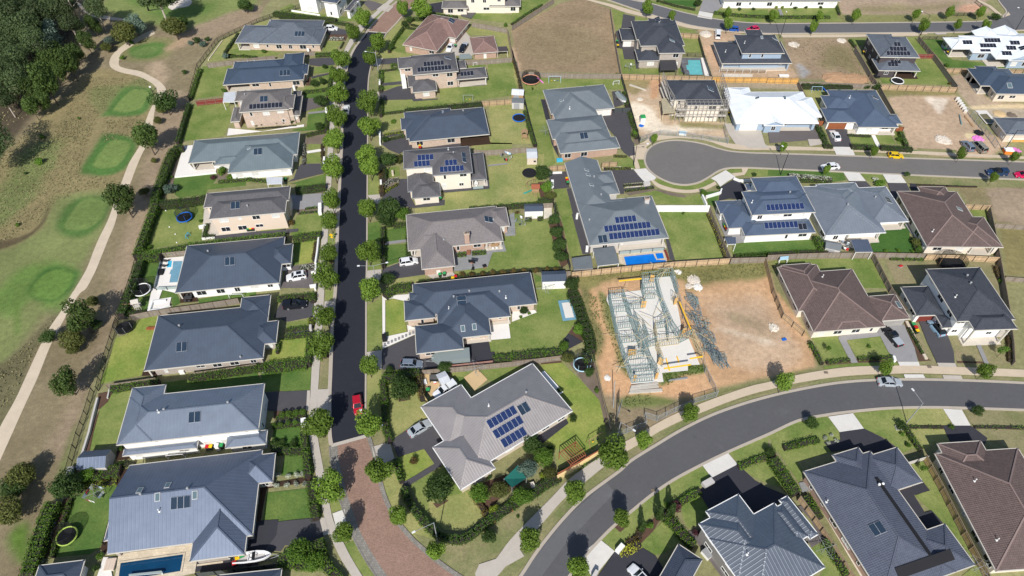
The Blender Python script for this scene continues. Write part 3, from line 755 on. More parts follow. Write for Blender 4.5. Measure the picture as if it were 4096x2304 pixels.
def Hg(label,pts,w=1.,h=1.5,mat='l_hedge',curve=0,group=None,dens=30,leaf_=.25,rough=.12,z=None,name='hedge',cat='hedge'):
 P=GP(pts,h if z is None else z);P=[Vc((p.x,p.y,0))for p in P]
 if curve:P=Sm(P,curve)
 rnd=random.Random(int(pts[0][0]*7+pts[0][1]));c=P[len(P)//2];mb=MB();core=MB()
 for i in range(len(P)-1):
  a,b=P[i],P[i+1];d=b-a;L=d.length
  if L<.05:continue
  d/=L;n=Vc((-d.y,d.x,0));core.beam(a-d*.2+Vc((0,0,h*.45)),b+d*.2+Vc((0,0,h*.45)),w*.8,h*.86)
  for _ in range(int((L+.3)*(w+2*h)*dens)):
   t=rnd.uniform(-.15,L+.15);q=rnd.uniform(0,w+2*h);j=rnd.gauss(0,rough);sg=sin(t*1.9+i)*.08
   if q<w:off=q-w/2;zz=h+j+sg;nr=Vc((0,0,1))
   else:sd=-1 if q<w+h else 1;off=sd*(w/2+j+sg);zz=(q-w)%h;nr=n*sd
   p=a+d*t+n*off+Vc((0,0,zz));nr=(nr+Vc((rnd.gauss(0,.5),rnd.gauss(0,.5),rnd.gauss(0,.5)+.15))).normalized()
   x=nr.orthogonal().normalized();y=nr.cross(x);s=leaf_*rnd.uniform(.6,1.3);mb.poly([p-x*s*.5,p+y*s*.35,p+x*s*.5,p-y*s*.35])
 o=Th(name,label,cat,c,0,group);core.build('light_block_core','bark_dark',o,True);mb.build('foliage',mat,o,True);return o  # core: solid dark box added inside the foliage to block light
def cover(label,pts,mat,h=.5,dens=9,leaf_=.4,name='ground_cover',z=.0,kind='stuff'):
 0
 P=GP(pts);xs=[p.x for p in P];ys=[p.y for p in P];rnd=random.Random(int(pts[0][0]+pts[0][1]));mb=MB()
 A=(max(xs)-min(xs))*(max(ys)-min(ys))
 def ins(x,y):
  r=False
  for i in range(len(P)):
   a,b=P[i],P[(i+1)%len(P)]
   if(a.y>y)!=(b.y>y)and x<(y-a.y)*(b.x-a.x)/(b.y-a.y)+a.x:r=not r
  return r
 for _ in range(int(A*dens)):
  x,y=rnd.uniform(min(xs),max(xs)),rnd.uniform(min(ys),max(ys))
  if not ins(x,y):continue
  p=Vc((x,y,rnd.uniform(0,h)*rnd.random()+.05));nr=Vc((rnd.gauss(0,.7),rnd.gauss(0,.7),1)).normalized();a=nr.orthogonal().normalized();b=nr.cross(a);s=leaf_*rnd.uniform(.5,1.3)
  mb.poly([p-a*s*.5,p+b*s*.3,p+a*s*.5,p-b*s*.3])
 o=mb.build(name,mat);o['kind']=kind;o['label']=label;return o
POSTC={}
def Fe(label,pts,kind='f_old',h=1.8,step=2.4,group=None,z=None,name=None,postm=None,cat='fence'):
 P=GP(pts,h if z is None else z);P=[Vc((p.x,p.y,0))for p in P];c=(P[0]+P[-1])/2
 open_=kind in('mesh_black','wire','bars');nm=name or{'mesh_black':'railing_fence','wire':'temporary_fence','bars':'pool_fence','w_fence':'privacy_fence','sheet_dark':'metal_fence','glass':'glass_fence'}.get(kind,'timber_fence')
 o=Th(nm,label,cat,c,0,group);pm=MB();rl=MB();pk=postm or{'f_new':'post_dark','f_tan':'post_dark','f_orange':'post_wood','w_fence':'trim_white','wire':'galv'}.get(kind,'post_wood'if kind.startswith('f_')else 'black_bar')
 if(pk,h)not in POSTC:q=MB();q.box((0,0,0),(.1,.1,h+(.06 if not kind=='wire'else .1)));POSTC[(pk,h)]=q.mesh('post',pk)
 for i in range(len(P)-1):
  a,b=P[i],P[i+1];d=b-a;L=d.length
  if L<.1:continue
  d/=L;n=Vc((-d.y,d.x,0));U=Vc((0,0,1))
  if n.y>0:n=-n
  if kind=='bars':
   for k in range(int(L/.22)+1):q=a+d*k*.22;pm.beam(q+U*.05,q+U*h,.03,.03)
  elif open_ or kind=='tint':pm.poly([a+U*.05,b+U*.05,b+U*(h-.03),a+U*(h-.03)],0,[(0,0),(L,0),(L,h),(0,h)])
  else:pm.beam(a+U*h/2,b+U*h/2,.04,h)
  if kind.startswith('f_')or kind=='w_fence':
   for zz in(.35,h-.35):rl.beam(a+U*zz+n*.05,b+U*zz+n*.05,.05,.09)
   rl.beam(a+U*(h+.02),b+U*(h+.02),.12,.04)
  elif kind!='tint':
   for zz in(.12,h):rl.beam(a+U*zz,b+U*zz,.06,.06)
  k=max(1,int(round(L/step)))
  for j in range(k+(1 if i==len(P)-2 else 0)):
   q=a+d*(L*j/k)+n*.08;po=Lk('post',POSTC[(pk,h)],o);po.location=q-c;po.rotation_euler=(0,0,math.atan2(d.y,d.x))
 if kind=='bars':pm.build('bars','black_bar',o,True)
 else:pm.build('panel','tint'if kind=='tint'else kind,o,True)
 if rl.v:rl.build('rail',{'w_fence':'trim_white','wire':'galv'}.get(kind,'post_wood'if kind.startswith('f_')else 'black_bar'),o,True)
 return o
def Wl(label,pts,mat='w_white',w=.25,h=.8,name='garden_wall',cat='wall',z=None,group=None,piers=False):
 P=[Vc((p.x,p.y,0))for p in GP(pts,h if z is None else z)];mb=MB();c=(P[0]+P[-1])/2
 for i in range(len(P)-1):d=(P[i+1]-P[i]).normalized()*w/2;mb.beam(P[i]-d*.98*(i==0)+Vc((0,0,h/2+.001*i)),P[i+1]+d*.98+Vc((0,0,h/2+.001*i)),w,h)
 o=mb.build(name,mat);Se(o,label,cat,group);return o
def loft(mb,secs,m=0,close=True):
 for a,b in zip(secs,secs[1:]):
  n=len(a)
  for i in range(n if close else n-1):mb.poly([a[i],b[i],b[(i+1)%n],a[(i+1)%n]],m)
VK={'sedan':(4.8,1.84,1.46,.92,-1.72,.98,-1.02,.30,'boot'),'hatch':(4.2,1.76,1.50,.95,-1.98,.92,-1.52,.22,''),'suv':(4.55,1.88,1.68,1.06,-2.18,1.,-1.78,.32,''),'wagon':(4.6,1.82,1.5,.95,-2.2,1.,-1.7,.3,''),'ute':(5.2,1.86,1.78,1.10,-.62,1.15,-.42,.48,'tray'),'canopy':(5.2,1.88,1.80,1.10,-.62,1.15,-.42,.48,'canopy'),'van':(4.9,1.88,1.95,1.12,-2.38,1.75,-2.28,.95,''),'cab':(5.1,1.86,1.75,1.08,-.5,1.15,-.3,.48,'box')}
VPROTO={}
def make_vehicle(kind,paint,roofm=None):
 L,W,Hh,belt,c0,c1,r0,r1,ex=VK[kind];w=W/2;root=bpy.data.objects.new('x',None)
 b=MB();st=[]
 noseh=belt-.20;tail=belt-(.05 if ex in('boot',)else .02)
 for x,zt,k,zb in((-L/2,tail-.30,.80,.38),(-L/2+.10,tail-.02,.93,.24),(-L/2+.5,belt,1,.2),(c0,belt,1,.2),(c1,belt-.02,1,.2),(c1+.45,belt-.07,.98,.2),(L/2-.32,noseh,.93,.22),(L/2-.06,noseh-.12,.82,.26),(L/2,noseh-.32,.72,.34)):
  ww=w*k;st.append([(x,-ww,zb),(x,-ww*1.,(zb+zt)/2+.05),(x,-ww*.94,zt-.05),(x,-ww*.80,zt),(x,ww*.80,zt),(x,ww*.94,zt-.05),(x,ww,(zb+zt)/2+.05),(x,ww,zb)])
 loft(b,st);b.poly(st[0]);b.poly(st[-1][::-1])
 parts={'body':(b.mesh('body',paint),None)}
 g=MB();wl=w*.87;wr=w*.70;zb=belt-.02;zt=Hh-.05
 g.poly([(c1,-wl,zb),(c1,wl,zb),(r1,wr,zt),(r1,-wr,zt)]);g.poly([(c0,wl,zb),(c0,-wl,zb),(r0,-wr,zt),(r0,wr,zt)])
 for s in(-1,1):g.poly([(c0,s*wl,zb),(c1,s*wl,zb),(r1,s*wr,zt),(r0,s*wr,zt)])
 parts['windows']=(g.mesh('windows','carglass'),None)
 rf=MB();e=.05
 rf.poly([(r0-e,-wr-e*.6,zt),(r1+e,-wr-e*.6,zt),(r1+e*.2,-wr*.92,Hh),(r0,-wr*.92,Hh)]);rf.poly([(r0-e,wr+e*.6,zt),(r0,wr*.92,Hh),(r1+e*.2,wr*.92,Hh),(r1+e,wr+e*.6,zt)])
 rf.poly([(r0,-wr*.92,Hh),(r1+e*.2,-wr*.92,Hh),(r1+e*.2,wr*.92,Hh),(r0,wr*.92,Hh)]);rf.poly([(r1+e*.2,-wr*.92,Hh),(r1+e,-wr-e*.6,zt),(r1+e,wr+e*.6,zt),(r1+e*.2,wr*.92,Hh)]);rf.poly([(r0,-wr*.92,Hh),(r0,wr*.92,Hh),(r0-e,wr+e*.6,zt),(r0-e,-wr-e*.6,zt)])
 mids=[(c0+c1)/2-.15]if kind in('sedan','hatch','ute','canopy','cab')else[(c0+c1)/2+.15,c0+.75]
 for s in(-1,1):
  for p,q in(((c1,s*wl,zb),(r1,s*wr,zt)),((c0,s*wl,zb),(r0,s*wr,zt))):rf.beam(p,q,.09,.09)
  for x in mids:rf.beam((x,s*(wl+.005),zb),(x,s*(wr+.005),zt),.08,.05)
 parts['roof']=(rf.mesh('roof',roofm or paint),None)
 if ex in('tray','canopy','box'):
  t=MB();x0,x1=-L/2+.06,c0-.06
  if ex=='tray':t.box(((x0+x1)/2,0,belt),(x1-x0,W*.86,.06));parts['tray_cover']=(t.mesh('tray_cover','c_silver'if paint!='c_blackx'else 'black'),None)
  else:
   t.box(((x0+x1)/2,0,belt),(x1-x0,W*.86,Hh-belt-.04),0,0,.9)
   for s in(-1,1):t.box(((x0+x1)/2,s*W*.415,belt+.14),(1.1,.03,.34),0,1)
   t.box((x0+.02,0,belt+.14),(.05,W*.6,.34),0,1)
   parts['canopy']=(t.mesh('canopy',[paint,'carglass']),None)
 ty=MB();r=.34 if kind in('sedan','hatch','wagon')else .39;ty.cyl((0,-.11,0),(0,.11,0),r,n=16);rm=MB();rm.cyl((0,-.125,0),(0,.125,0),r*.62,n=12)
 parts['wheel']=(ty.mesh('wheel','tyre'),rm.mesh('rim','alloy'),[(x,s*(w-.10),r)for x in(-L*.29,L*.30)for s in(-1,1)])
 hl=MB();hl.box((0,0,0),(.26,.34,.14),0,0,.8);parts['headlight']=(hl.mesh('headlight','headlamp'),None,[(L/2-.18,s*w*.62,noseh-.22)for s in(-1,1)])
 tl=MB();tl.box((0,0,0),(.12,.26,.26),0,0,.9);parts['tail_light']=(tl.mesh('tail_light','taillamp'),None,[(-L/2+.06,s*w*.72,belt-.34)for s in(-1,1)])
 mr=MB();mr.box((0,0,0),(.12,.22,.15));parts['mirror']=(mr.mesh('mirror',paint),None,[(c1-.35,s*(w+.06),belt)for s in(-1,1)])
 return parts
def Ve(label,kind,paint,rear,front,cat='car',name='parked_car',group=None,roofm=None,z=.45,s=1.,extra=None):
 a=G(*rear,z);b=G(*front,z);c=(a+b)/2;d=b-a;key=(kind,paint,roofm)
 if key not in VPROTO:VPROTO[key]=make_vehicle(*key)
 o=Th(name,label,cat,(c.x,c.y,.03),math.atan2(d.y,d.x),group)
 for n_,p in VPROTO[key].items():
  for loc in(p[2]if len(p)>2 else[(0,0,0)]):
   q=Lk(n_,p[0],o);q.location=loc
   if p[1]:Lk('rim',p[1],q)
 o.scale=(s,s,s)
 if extra:extra(o,VK[kind])
 return o
def sunroof(o,k):
 m=MB();m.box(((k[6]+k[7])/2,0,k[2]),(1.1,k[1]*.5,.012));m.build('sunroof','carglass',o)
def rackx(o,k):
 for x in(k[6]+.2,(k[6]+k[7])/2,k[7]-.2):m=MB();m.box((x,0,k[2]+.05),(.07,k[1]*.75,.05));m.build('roof_rack','alloy',o)
def Bn(label,x,y,lid,rz=.0,group='wheelie bins'):
 p=G(x,y,.9);o=Th('wheelie_bin',label,'bin',(p.x,p.y,.02),rz,group);key='bin'+lid
 if key not in WCACHE:
  b=MB();b.box((0,0,.06),(.62,.56,.92),0,0,1.08);l=MB();l.box((0,0,.97),(.74,.68,.1),0,0,.92);w_=MB();w_.cyl((0,-.05,0),(0,.05,0),.12,n=8)
  WCACHE[key]=(b.mesh('body','bin_body'),l.mesh('lid',lid),w_.mesh('wheel','tyre'))
 for n_,m,q in(('body',0,(0,0,0)),('lid',1,(0,0,0)),('wheel',2,(-.3,-.24,.12)),('wheel',2,(-.3,.24,.12))):k=Lk(n_,WCACHE[key][m],o);k.location=q
 return o
def Tp(label,x,y,r=2.,net=True,pad='blue',leg='blue',z=.85,sy=1.,rz=.0):
 p=G(x,y,z);o=Th('trampoline',label,'trampoline',(p.x,p.y,0),rz,None);P=MB();P.ring((0,0,z),r*.93,.14,28,6,0,sy);P.build('pad',pad,o)
 m=MB();m.disc((0,0,z),r*.88,28,0,sy);m.build('mat','black',o)
 for i in range(6):
  a=6.283*i/6;l=MB();e=(r*.95*cos(a),r*.95*sy*sin(a));l.cyl((e[0],e[1],0),(e[0],e[1],z),.035,n=6);l.build('leg',leg,o)
  if net:q=MB();q.cyl((e[0],e[1],z),(e[0]*1.03,e[1]*1.03,z+1.75),.035,n=6);q.build('net_pole',leg,o)
 if net:
  n_=MB();K_=28
  for i in range(K_):
   a,b=6.283*i/K_,6.283*(i+1)/K_;c1=(cos(a)*r*.93,sin(a)*r*.93*sy);c2=(cos(b)*r*.93,sin(b)*r*.93*sy);L=r*6.283/K_
   n_.poly([(c1[0],c1[1],z),(c2[0],c2[1],z),(c2[0],c2[1],z+1.7),(c1[0],c1[1],z+1.7)],0,[(i*L,0),(i*L+L,0),(i*L+L,1.7),(i*L,1.7)])
  n_.build('safety_net','net',o);q=MB();q.ring((0,0,z+1.72),r*.94,.03,28,5,0,sy);q.build('top_ring','black',o)
 return o
def shed(label,x,y,sx,sy_,h,ang,roof,wallm,gable='x',door=True,rise=.5,over=.1,name='garden_shed',win=False):
 0
 p=G(x,y,h);o=Th(name,label,'shed',(p.x,p.y,0),ang,None);b=MB();hx,hy=sx/2,sy_/2
 c=[(-hx,-hy),(hx,-hy),(hx,hy),(-hx,hy)]
 for i in range(4):p0,p1=c[i],c[(i+1)%4];L=math.hypot(p1[0]-p0[0],p1[1]-p0[1]);b.poly([(*p0,0),(*p1,0),(*p1,h),(*p0,h)],0,[(0,0),(L,0),(L,h),(0,h)])
 for s in(-1,1):b.poly([(s*hx,-hy,h),(s*hx,hy,h),(s*hx,0,h+rise)])
 b.build('wall',wallm,o);r=MB();k=rise/hy;e=over
 for s in(-1,1):r.poly([(-hx-e,s*(hy+e),h-k*e+.03),(hx+e,s*(hy+e),h-k*e+.03),(hx+e,0,h+rise+.03),(-hx-e,0,h+rise+.03)],0,[(0,0),(sx,0),(sx,hy),(0,hy)])
 r.build('roof',roof,o)
 if door:d=MB();d.box((-hx*.2,-hy-.02,.02),(min(1.6,sx*.5),.05,1.85));d.build('door','trim_grey'if wallm!='w_white'else 'g_white',o)
 if win:d=MB();d.box((hx*.55,-hy-.02,.9),(.6,.05,.5));d.build('window','glass',o)
 return o
def Cy(label,quad,h=2.6,mat='r_slate',postm='trim_white',name='carport',cat='carport',slope=.15,th=.14):
 P=GP(quad,h);c=sum(P,Vc())/len(P);c.z=0;o=Th(name,label,cat,c);m=MB()
 Q=[Vc((p.x,p.y,h+(slope if i in(2,3)else 0)))for i,p in enumerate(P)];L=(P[1]-P[0]).length;W_=(P[2]-P[1]).length
 uvq=[(0,0),(L,0),(L,W_),(0,W_)]
 m.poly(Q,0,uvq);B=[p-Vc((0,0,th))for p in Q];m.poly(B[::-1],1)
 for i in range(4):m.poly([B[i],B[(i+1)%4],Q[(i+1)%4],Q[i]],1)
 m.build('roof',[mat,'trim_white'if postm=='trim_white'else postm],o,True)
 for p in P:q=p.lerp(Vc((c.x,c.y,h)),.07);k=MB();k.box((q.x,q.y,0),(.12,.12,h-.1));k.build('post',postm,o,True)
 return o
def Hi(label,x,y,r=2.,h=2.1,clothes=0,rz=.3):
 p=G(x,y,0 if not clothes else h*.5);o=Th('clothes_hoist',label,'clothes line',(p.x,p.y,0),rz);m=MB();m.cyl((0,0,0),(0,0,h),.045,n=8);m.build('pole','galv',o)
 for i in range(4):a=i*pi/2;k=MB();k.beam((0,0,h-.1),(cos(a)*r,sin(a)*r,h+.15),.045);k.build('arm','galv',o)
 w=MB()
 for f in(.45,.7,.97):
  for i in range(4):a,b=i*pi/2,(i+1)*pi/2;w.beam((cos(a)*r*f,sin(a)*r*f,h-.1+.25*f),(cos(b)*r*f,sin(b)*r*f,h-.1+.25*f),.018)
 w.build('line','galv',o);rnd=random.Random(int(x));cs=['white','cloth_pale','cloth_dark','white','lightblue','cloth_dark','cloth_red']
 for i in range(clothes):
  s=i%4;a,b=s*pi/2,(s+1)*pi/2;t=rnd.uniform(.1,.85);e=.97;A=Vc((cos(a)*r*e,sin(a)*r*e,h+.12));B=Vc((cos(b)*r*e,sin(b)*r*e,h+.12));d=(B-A).normalized();q=A.lerp(B,t);w_=rnd.uniform(.35,.8);hh=rnd.uniform(.5,.9)
  m=MB();m.poly([q,q+d*w_,q+d*w_-Vc((.03,.05,hh)),q-Vc((-.03,-.05,hh*.95))]);m.build('washing',cs[i%len(cs)],o)
 return o
def Lp(label,x,y,h=7.2,arms=((1,0),),arm=2.2,mat='galv'):
 p=G(x,y,0);o=Th('street_lamp',label,'street lamp',(p.x,p.y,0),0,'street lamps');m=MB();m.cyl((0,0,0),(0,0,h),.11,.065,8);m.build('pole',mat,o)
 for dx,dy in arms:
  d=Vc((dx,dy,0)).normalized();a=MB();a.cyl((0,0,h-.1),d*arm+Vc((0,0,h+.35)),.045,.035,6);a.build('arm',mat,o)
  q=d*(arm+.25)+Vc((0,0,h+.32));l=MB();l.box(q,(.62,.30,.14),math.atan2(dy,dx),0,.8);l.build('lamp_head','lamp',o)
 return o
def Sg(label,x,y,w=2.6,h=1.9,ang=.0,mat='lightblue',seats=('yellow','blue'),d=1.5,slide=None):
 p=G(x,y,h/2);o=Th('swing_set',label,'swing',(p.x,p.y,0),ang);b=MB();b.beam((-w/2,0,h),(w/2,0,h),.08);b.build('top_bar',mat,o)
 for s in(-1,1):
  for t in(-1,1):l=MB();l.beam((s*w/2,t*d/2,0),(s*w/2,0,h),.07);l.build('leg',mat,o)
 for i,c in enumerate(seats):
  xx=-w/2+w*(i+1)/(len(seats)+1);s=MB();s.box((xx,0,.45),(.42,.22,.06),0,0)
  for k in(-.18,.18):s.beam((xx+k,0,.5),(xx+k,0,h),.02,.02,1)
  s.build('swing_seat',[c,'galv'],o)
 if slide:s=MB();s.beam((w/2+.3,0,1.3),(w/2+1.6,-.6,.1),.45,.06);s.beam((w/2+.3,-.15,0),(w/2+.3,-.15,1.3),.06);s.build('slide',slide,o)
 return o
def playset(label,x,y,ang,mat='tan',roof='tan',slide='teal',w=1.5):
 p=G(x,y,1.);o=Th('play_tower',label,'play tower',(p.x,p.y,0),ang);d=MB();d.box((0,0,1.2),(w,w,.1));d.build('platform',mat,o)
 for i,j in((-1,-1),(1,-1),(1,1),(-1,1)):l=MB();l.box((i*w*.45,j*w*.45,0),(.09,.09,2.6 if roof else 2.));l.build('post',mat,o)
 rl=MB()
 for j in(-1,1):rl.beam((-w*.45,j*w*.45,1.8),(w*.45,j*w*.45,1.8),.06,.3)
 rl.build('railing',mat,o)
 if roof:r=MB();r.poly([(-w*.6,-w*.6,2.5),(w*.6,-w*.6,2.5),(w*.6,0,3.1),(-w*.6,0,3.1)]);r.poly([(-w*.6,w*.6,2.5),(w*.6,w*.6,2.5),(w*.6,0,3.1),(-w*.6,0,3.1)]);r.build('roof',roof,o)
 if slide:
  s=MB()
  for a,b in(((-w*.5,0,1.25),(-w*.5-.8,0,.75)),((-w*.5-.8,0,.75),(-w*.5-1.5,0,.3)),((-w*.5-1.5,0,.3),(-w*.5-2.1,0,.15))):s.beam(a,b,.5,.08)
  s.build('slide',slide,o)
 lad=MB();lad.beam((-.25,-w*.5-.5,0),(-.25,-w*.5,1.25),.06);lad.beam((.25,-w*.5-.5,0),(.25,-w*.5,1.25),.06)
 for k in range(4):lad.beam((-.25,-w*.5-.5+.12*k,.25+.3*k),(.25,-w*.5-.5+.12*k,.25+.3*k),.05)
 lad.build('ladder',mat,o);return o
def table(label,x,y,n=4,ang=.0,m='trim_grey',z=.1,sx=1.6,sy=.9,chairs='trim_dark',t='table'):
 p=G(x,y,z+.7);o=Th('patio_table',label,'table',(p.x,p.y,z),ang);a=MB();a.box((0,0,.68),(sx,sy,.06));a.build('table_top',m,o)
 for i in(-1,1):
  for j in(-1,1):l=MB();l.box((i*sx*.42,j*sy*.4,0),(.06,.06,.68));l.build('leg',m,o)
 for k in range(n):
  s=1 if k%2 else-1;xx=(-.5+(k//2+.5)/max(1,(n+1)//2))*sx;q=p+Matrix.Rotation(ang,3,'Z')@Vc((xx,s*(sy/2+.3),0));c=MB();c.box((0,0,.4),(.45,.45,.06))
  for i in(-1,1):
   for j in(-1,1):c.box((i*.18,j*.18,0),(.04,.04,.4))
  c.box((0,s*.21,.46),(.45,.05,.45));co=c.build('patio_chair',chairs);co.location=(q.x,q.y,z);co.rotation_euler=(0,0,ang);Se(co,'chair %s at %s'%('on the house side'if s>0 else 'on the open side',t),'chair','chairs at '+t)
 return o
def lounger(label,x,y,ang,m='trim_dark',z=.05):
 p=G(x,y,z+.3);o=Th('sun_lounger',label,'sun lounger',(p.x,p.y,z),ang);a=MB();a.box((-.3,0,.28),(1.3,.65,.07));a.build('seat',m,o);b=MB();b.beam((.3,0,.32),(.95,0,.75),.65,.07);b.build('backrest',m,o)
 for i in(-.8,.3):
  for j in(-.28,.28):l=MB();l.box((i,j,0),(.05,.05,.29));l.build('leg',m,o)
 return o
def Bx(name,label,cat,x,y,size,mat,ang=.0,z=.0,top=None,zc=None,bev=.96):
 0
 p=G(x,y,z+(size[2]if zc is None else zc));m=MB();m.box((0,0,0),(size[0],size[1],size[2]*.82),0,0,bev);m.box((0,0,size[2]*.82),(size[0]*1.04,size[1]*1.04,size[2]*.18),0,1,.94)
 o=m.build(name,[mat,top or mat]);o.location=(p.x,p.y,z);o.rotation_euler=(0,0,ang);return Se(o,label,cat)
def person(label,x,y,top,legs='cloth_dark',rz=.0,hat=None):
 p=G(x,y,1.);o=Th('person',label,'person',(p.x,p.y,.02),rz);me=bpy.data.meshes.new('body')
 V=[(0,0,.95),(0,0,1.15),(0,0,1.36),(0,0,1.47),(0,.01,1.60),(0,.01,1.72),(.18,0,1.40),(.25,.03,1.12),(.25,.14,.88),(-.18,0,1.40),(-.25,-.02,1.12),(-.26,.06,.86),(.10,0,.90),(.11,.10,.50),(.11,.04,.09),(.11,.18,.05),(-.10,0,.90),(-.11,-.04,.50),(-.11,-.16,.10),(-.11,-.03,.05),(.25,.19,.80),(-.26,.09,.78)]
 Eg=Q('0 1 1 2 2 3 3 4 4 5 2 6 6 7 7 8 2 9 9 10 10 11 0 12 12 13 13 14 14 15 0 16 16 17 17 18 18 19 8 20 11 21')
 rad=[.15,.13,.16,.06,.10,.08,.075,.05,.035,.075,.05,.035,.09,.065,.045,.04,.09,.065,.045,.04,.035,.035]
 me.from_pydata(V,Eg,[]);b=Lk('body',me,o);me.materials.append(M('skin'));me.materials.append(M(top));me.materials.append(M(legs));me.materials.append(M('hair'))
 sk=b.modifiers.new('s','SKIN');sv=me.skin_vertices[0].data
 for i,r in enumerate(rad):sv[i].radius=(r,r*.8)
 sv[0].use_root=True;ss=b.modifiers.new('d','SUBSURF');ss.levels=1;ss.render_levels=1
 dg=bpy.context.evaluated_depsgraph_get();ev=bpy.data.meshes.new_from_object(b.evaluated_get(dg));b.modifiers.clear();b.data=ev
 for k in('skin',top,legs,'hair'):
  if len(ev.materials)<4:ev.materials.append(M(k))
 for i,k in enumerate(('skin',top,legs,'hair')):ev.materials[i]=M(k)
 for f in ev.polygons:
  c=f.center;z=c.z;f.use_smooth=True
  f.material_index=3 if(z>1.66 or(z>1.56 and c.y<-.02))else 0 if z>1.46 or(abs(c.x)>.2 and z<1.1 and z>.7)or z<.08 else 1 if z>.92 else 2
 if hat:h=MB();h.disc((0,.01,1.72),.22,12);h.cyl((0,.01,1.72),(0,.01,1.84),.12,.1,10);h.build('hat',hat,o)
 return o
def gate(label,x,y,w,h,ang,mat='black_bar',name='gate'):
 p=G(x,y,h/2);o=Th(name,label,'gate',(p.x,p.y,0),ang);f=MB()
 for zz in(.1,h):f.beam((-w/2,0,zz),(w/2,0,zz),.06)
 for s in(-1,1):f.beam((s*w/2,0,0),(s*w/2,0,h),.08)
 f.build('frame',mat,o);b=MB()
 for k in range(int(w/.14)):b.beam((-w/2+.14*(k+.5),0,.1),(-w/2+.14*(k+.5),0,h),.03)
 b.build('bars',mat,o);return o
def goal(label,x,y,w=2.4,h=1.4,ang=.0,mat='white'):
 p=G(x,y,h/2);o=Th('goal_frame',label,'football goal',(p.x,p.y,0),ang);f=MB();f.beam((-w/2,0,h),(w/2,0,h),.08)
 for s in(-1,1):f.beam((s*w/2,0,0),(s*w/2,0,h),.08);f.beam((s*w/2,.9,0),(s*w/2,0,h),.06);f.beam((s*w/2,0,.04),(s*w/2,.9,.04),.06)
 f.beam((-w/2,.9,.04),(w/2,.9,.04),.06);f.build('frame',mat,o);n_=MB();n_.poly([(-w/2,.9,.05),(w/2,.9,.05),(w/2,0,h),(-w/2,0,h)],0,[(0,0),(w,0),(w,h),(0,h)]);n_.build('goal_net','wire',o);return o
def boat(label,x,y,ang,L=5.6,covered=False,mat='white'):
 p=G(x,y,.8);o=Th('trailer_boat'if not covered else 'covered_boat',label,'boat',(p.x,p.y,0),ang);h=MB();sec=[]
 for t,w,zb,zt in((-.5,.80,.65,1.25),(-.2,.95,.55,1.3),(.1,.95,.55,1.4),(.3,.75,.6,1.5),(.42,.42,.8,1.58),(.5,.04,1.2,1.62)):sec.append([(t*L,-w,zt),(t*L,-w*.8,zb+.15),(t*L,0,zb),(t*L,w*.8,zb+.15),(t*L,w,zt)])
 loft(h,sec,0,False);h.poly(sec[0]);h.build('hull',mat,o);d=MB()
 if covered:
  for a,b in zip(sec,sec[1:]):
   m1=(a[0][0],0,a[0][2]+.45*min(1,(.52-a[0][0]/L)*3));m2=(b[0][0],0,b[0][2]+.45*min(1,(.52-b[0][0]/L)*3));d.poly([a[0],b[0],m2,m1]);d.poly([a[4],b[4],m2,m1])
  d.poly([sec[0][0],sec[0][4],(sec[0][0][0],0,sec[0][0][2]+.45)]);d.build('cover','tarp_grey',o)
 else:
  for a,b in zip(sec,sec[1:]):
   for s in(0,4):q=.72;d.poly([a[s],b[s],(b[s][0],b[s][1]*q,b[s][2]),(a[s][0],a[s][1]*q,a[s][2])])
  d.build('gunwale',mat,o);f=MB();f.poly([(-.48*L,-.6,.8),(.3*L,-.5,.8),(.3*L,.5,.8),(-.48*L,.6,.8)]);f.build('deck','w_palegrey',o)
  w_=MB();w_.poly([(.08*L,-.7,1.4),(.08*L,.7,1.4),(.02*L,.6,1.9),(.02*L,-.6,1.9)]);w_.build('windscreen','glass',o)
  for s in(-.35,.35):q=MB();q.box((-.06*L,s,.8),(.5,.45,.4));q.box((-.06*L-.22,s,1.1),(.1,.45,.5));q.build('seat','white',o)
  e=MB();e.box((-.53*L,0,.75),(.4,.4,.8),0,0,.8);e.build('outboard_motor','black',o)
 t=MB();t.beam((-.45*L,-.7,.45),(.35*L,-.5,.45),.08);t.beam((-.45*L,.7,.45),(.35*L,.5,.45),.08);t.beam((.35*L,-.5,.45),(.68*L,0,.45),.08);t.beam((.35*L,.5,.45),(.68*L,0,.45),.08);t.build('trailer','galv',o)
 for s in(-1,1):w_=MB();w_.cyl((-.12*L,s*.95-.09,.3),(-.12*L,s*.95+.09,.3),.3,n=12);w_.build('wheel','tyre',o)
 return o
def pool(label,pts,mat,z=.27,rim='travertine',rw=.3):
 P=GP(pts,z);o=Th('swimming_pool',label,'swimming pool',sum(P,Vc())/len(P));o.location.z=0
 strip_pts=P+[P[0],P[1]];St('water',mat,P,z+.02,parent=o)
 m=MB();n=len(P);a=sum(P[i].x*P[(i+1)%n].y-P[(i+1)%n].x*P[i].y for i in range(n));s=-1 if a>0 else 1
 Q=[]
 for i in range(n):
  p,q,r=P[i-1],P[i],P[(i+1)%n];d1=(q-p).normalized();d2=(r-q).normalized();n1=Vc((-d1.y,d1.x,0))*s;n2=Vc((-d2.y,d2.x,0))*s;k=1+n1.dot(n2);Q.append(q+(n1+n2)*(rw/max(k,.4)))
 for i in range(n):
  j=(i+1)%n;f=[P[i],P[j],Q[j],Q[i]];f=[Vc((v.x,v.y,z+.05))for v in f]
  if(f[1]-f[0]).cross(f[2]-f[0]).z<0:f.reverse()
  m.poly(f)
 m.build('coping',rim,o,True);return o
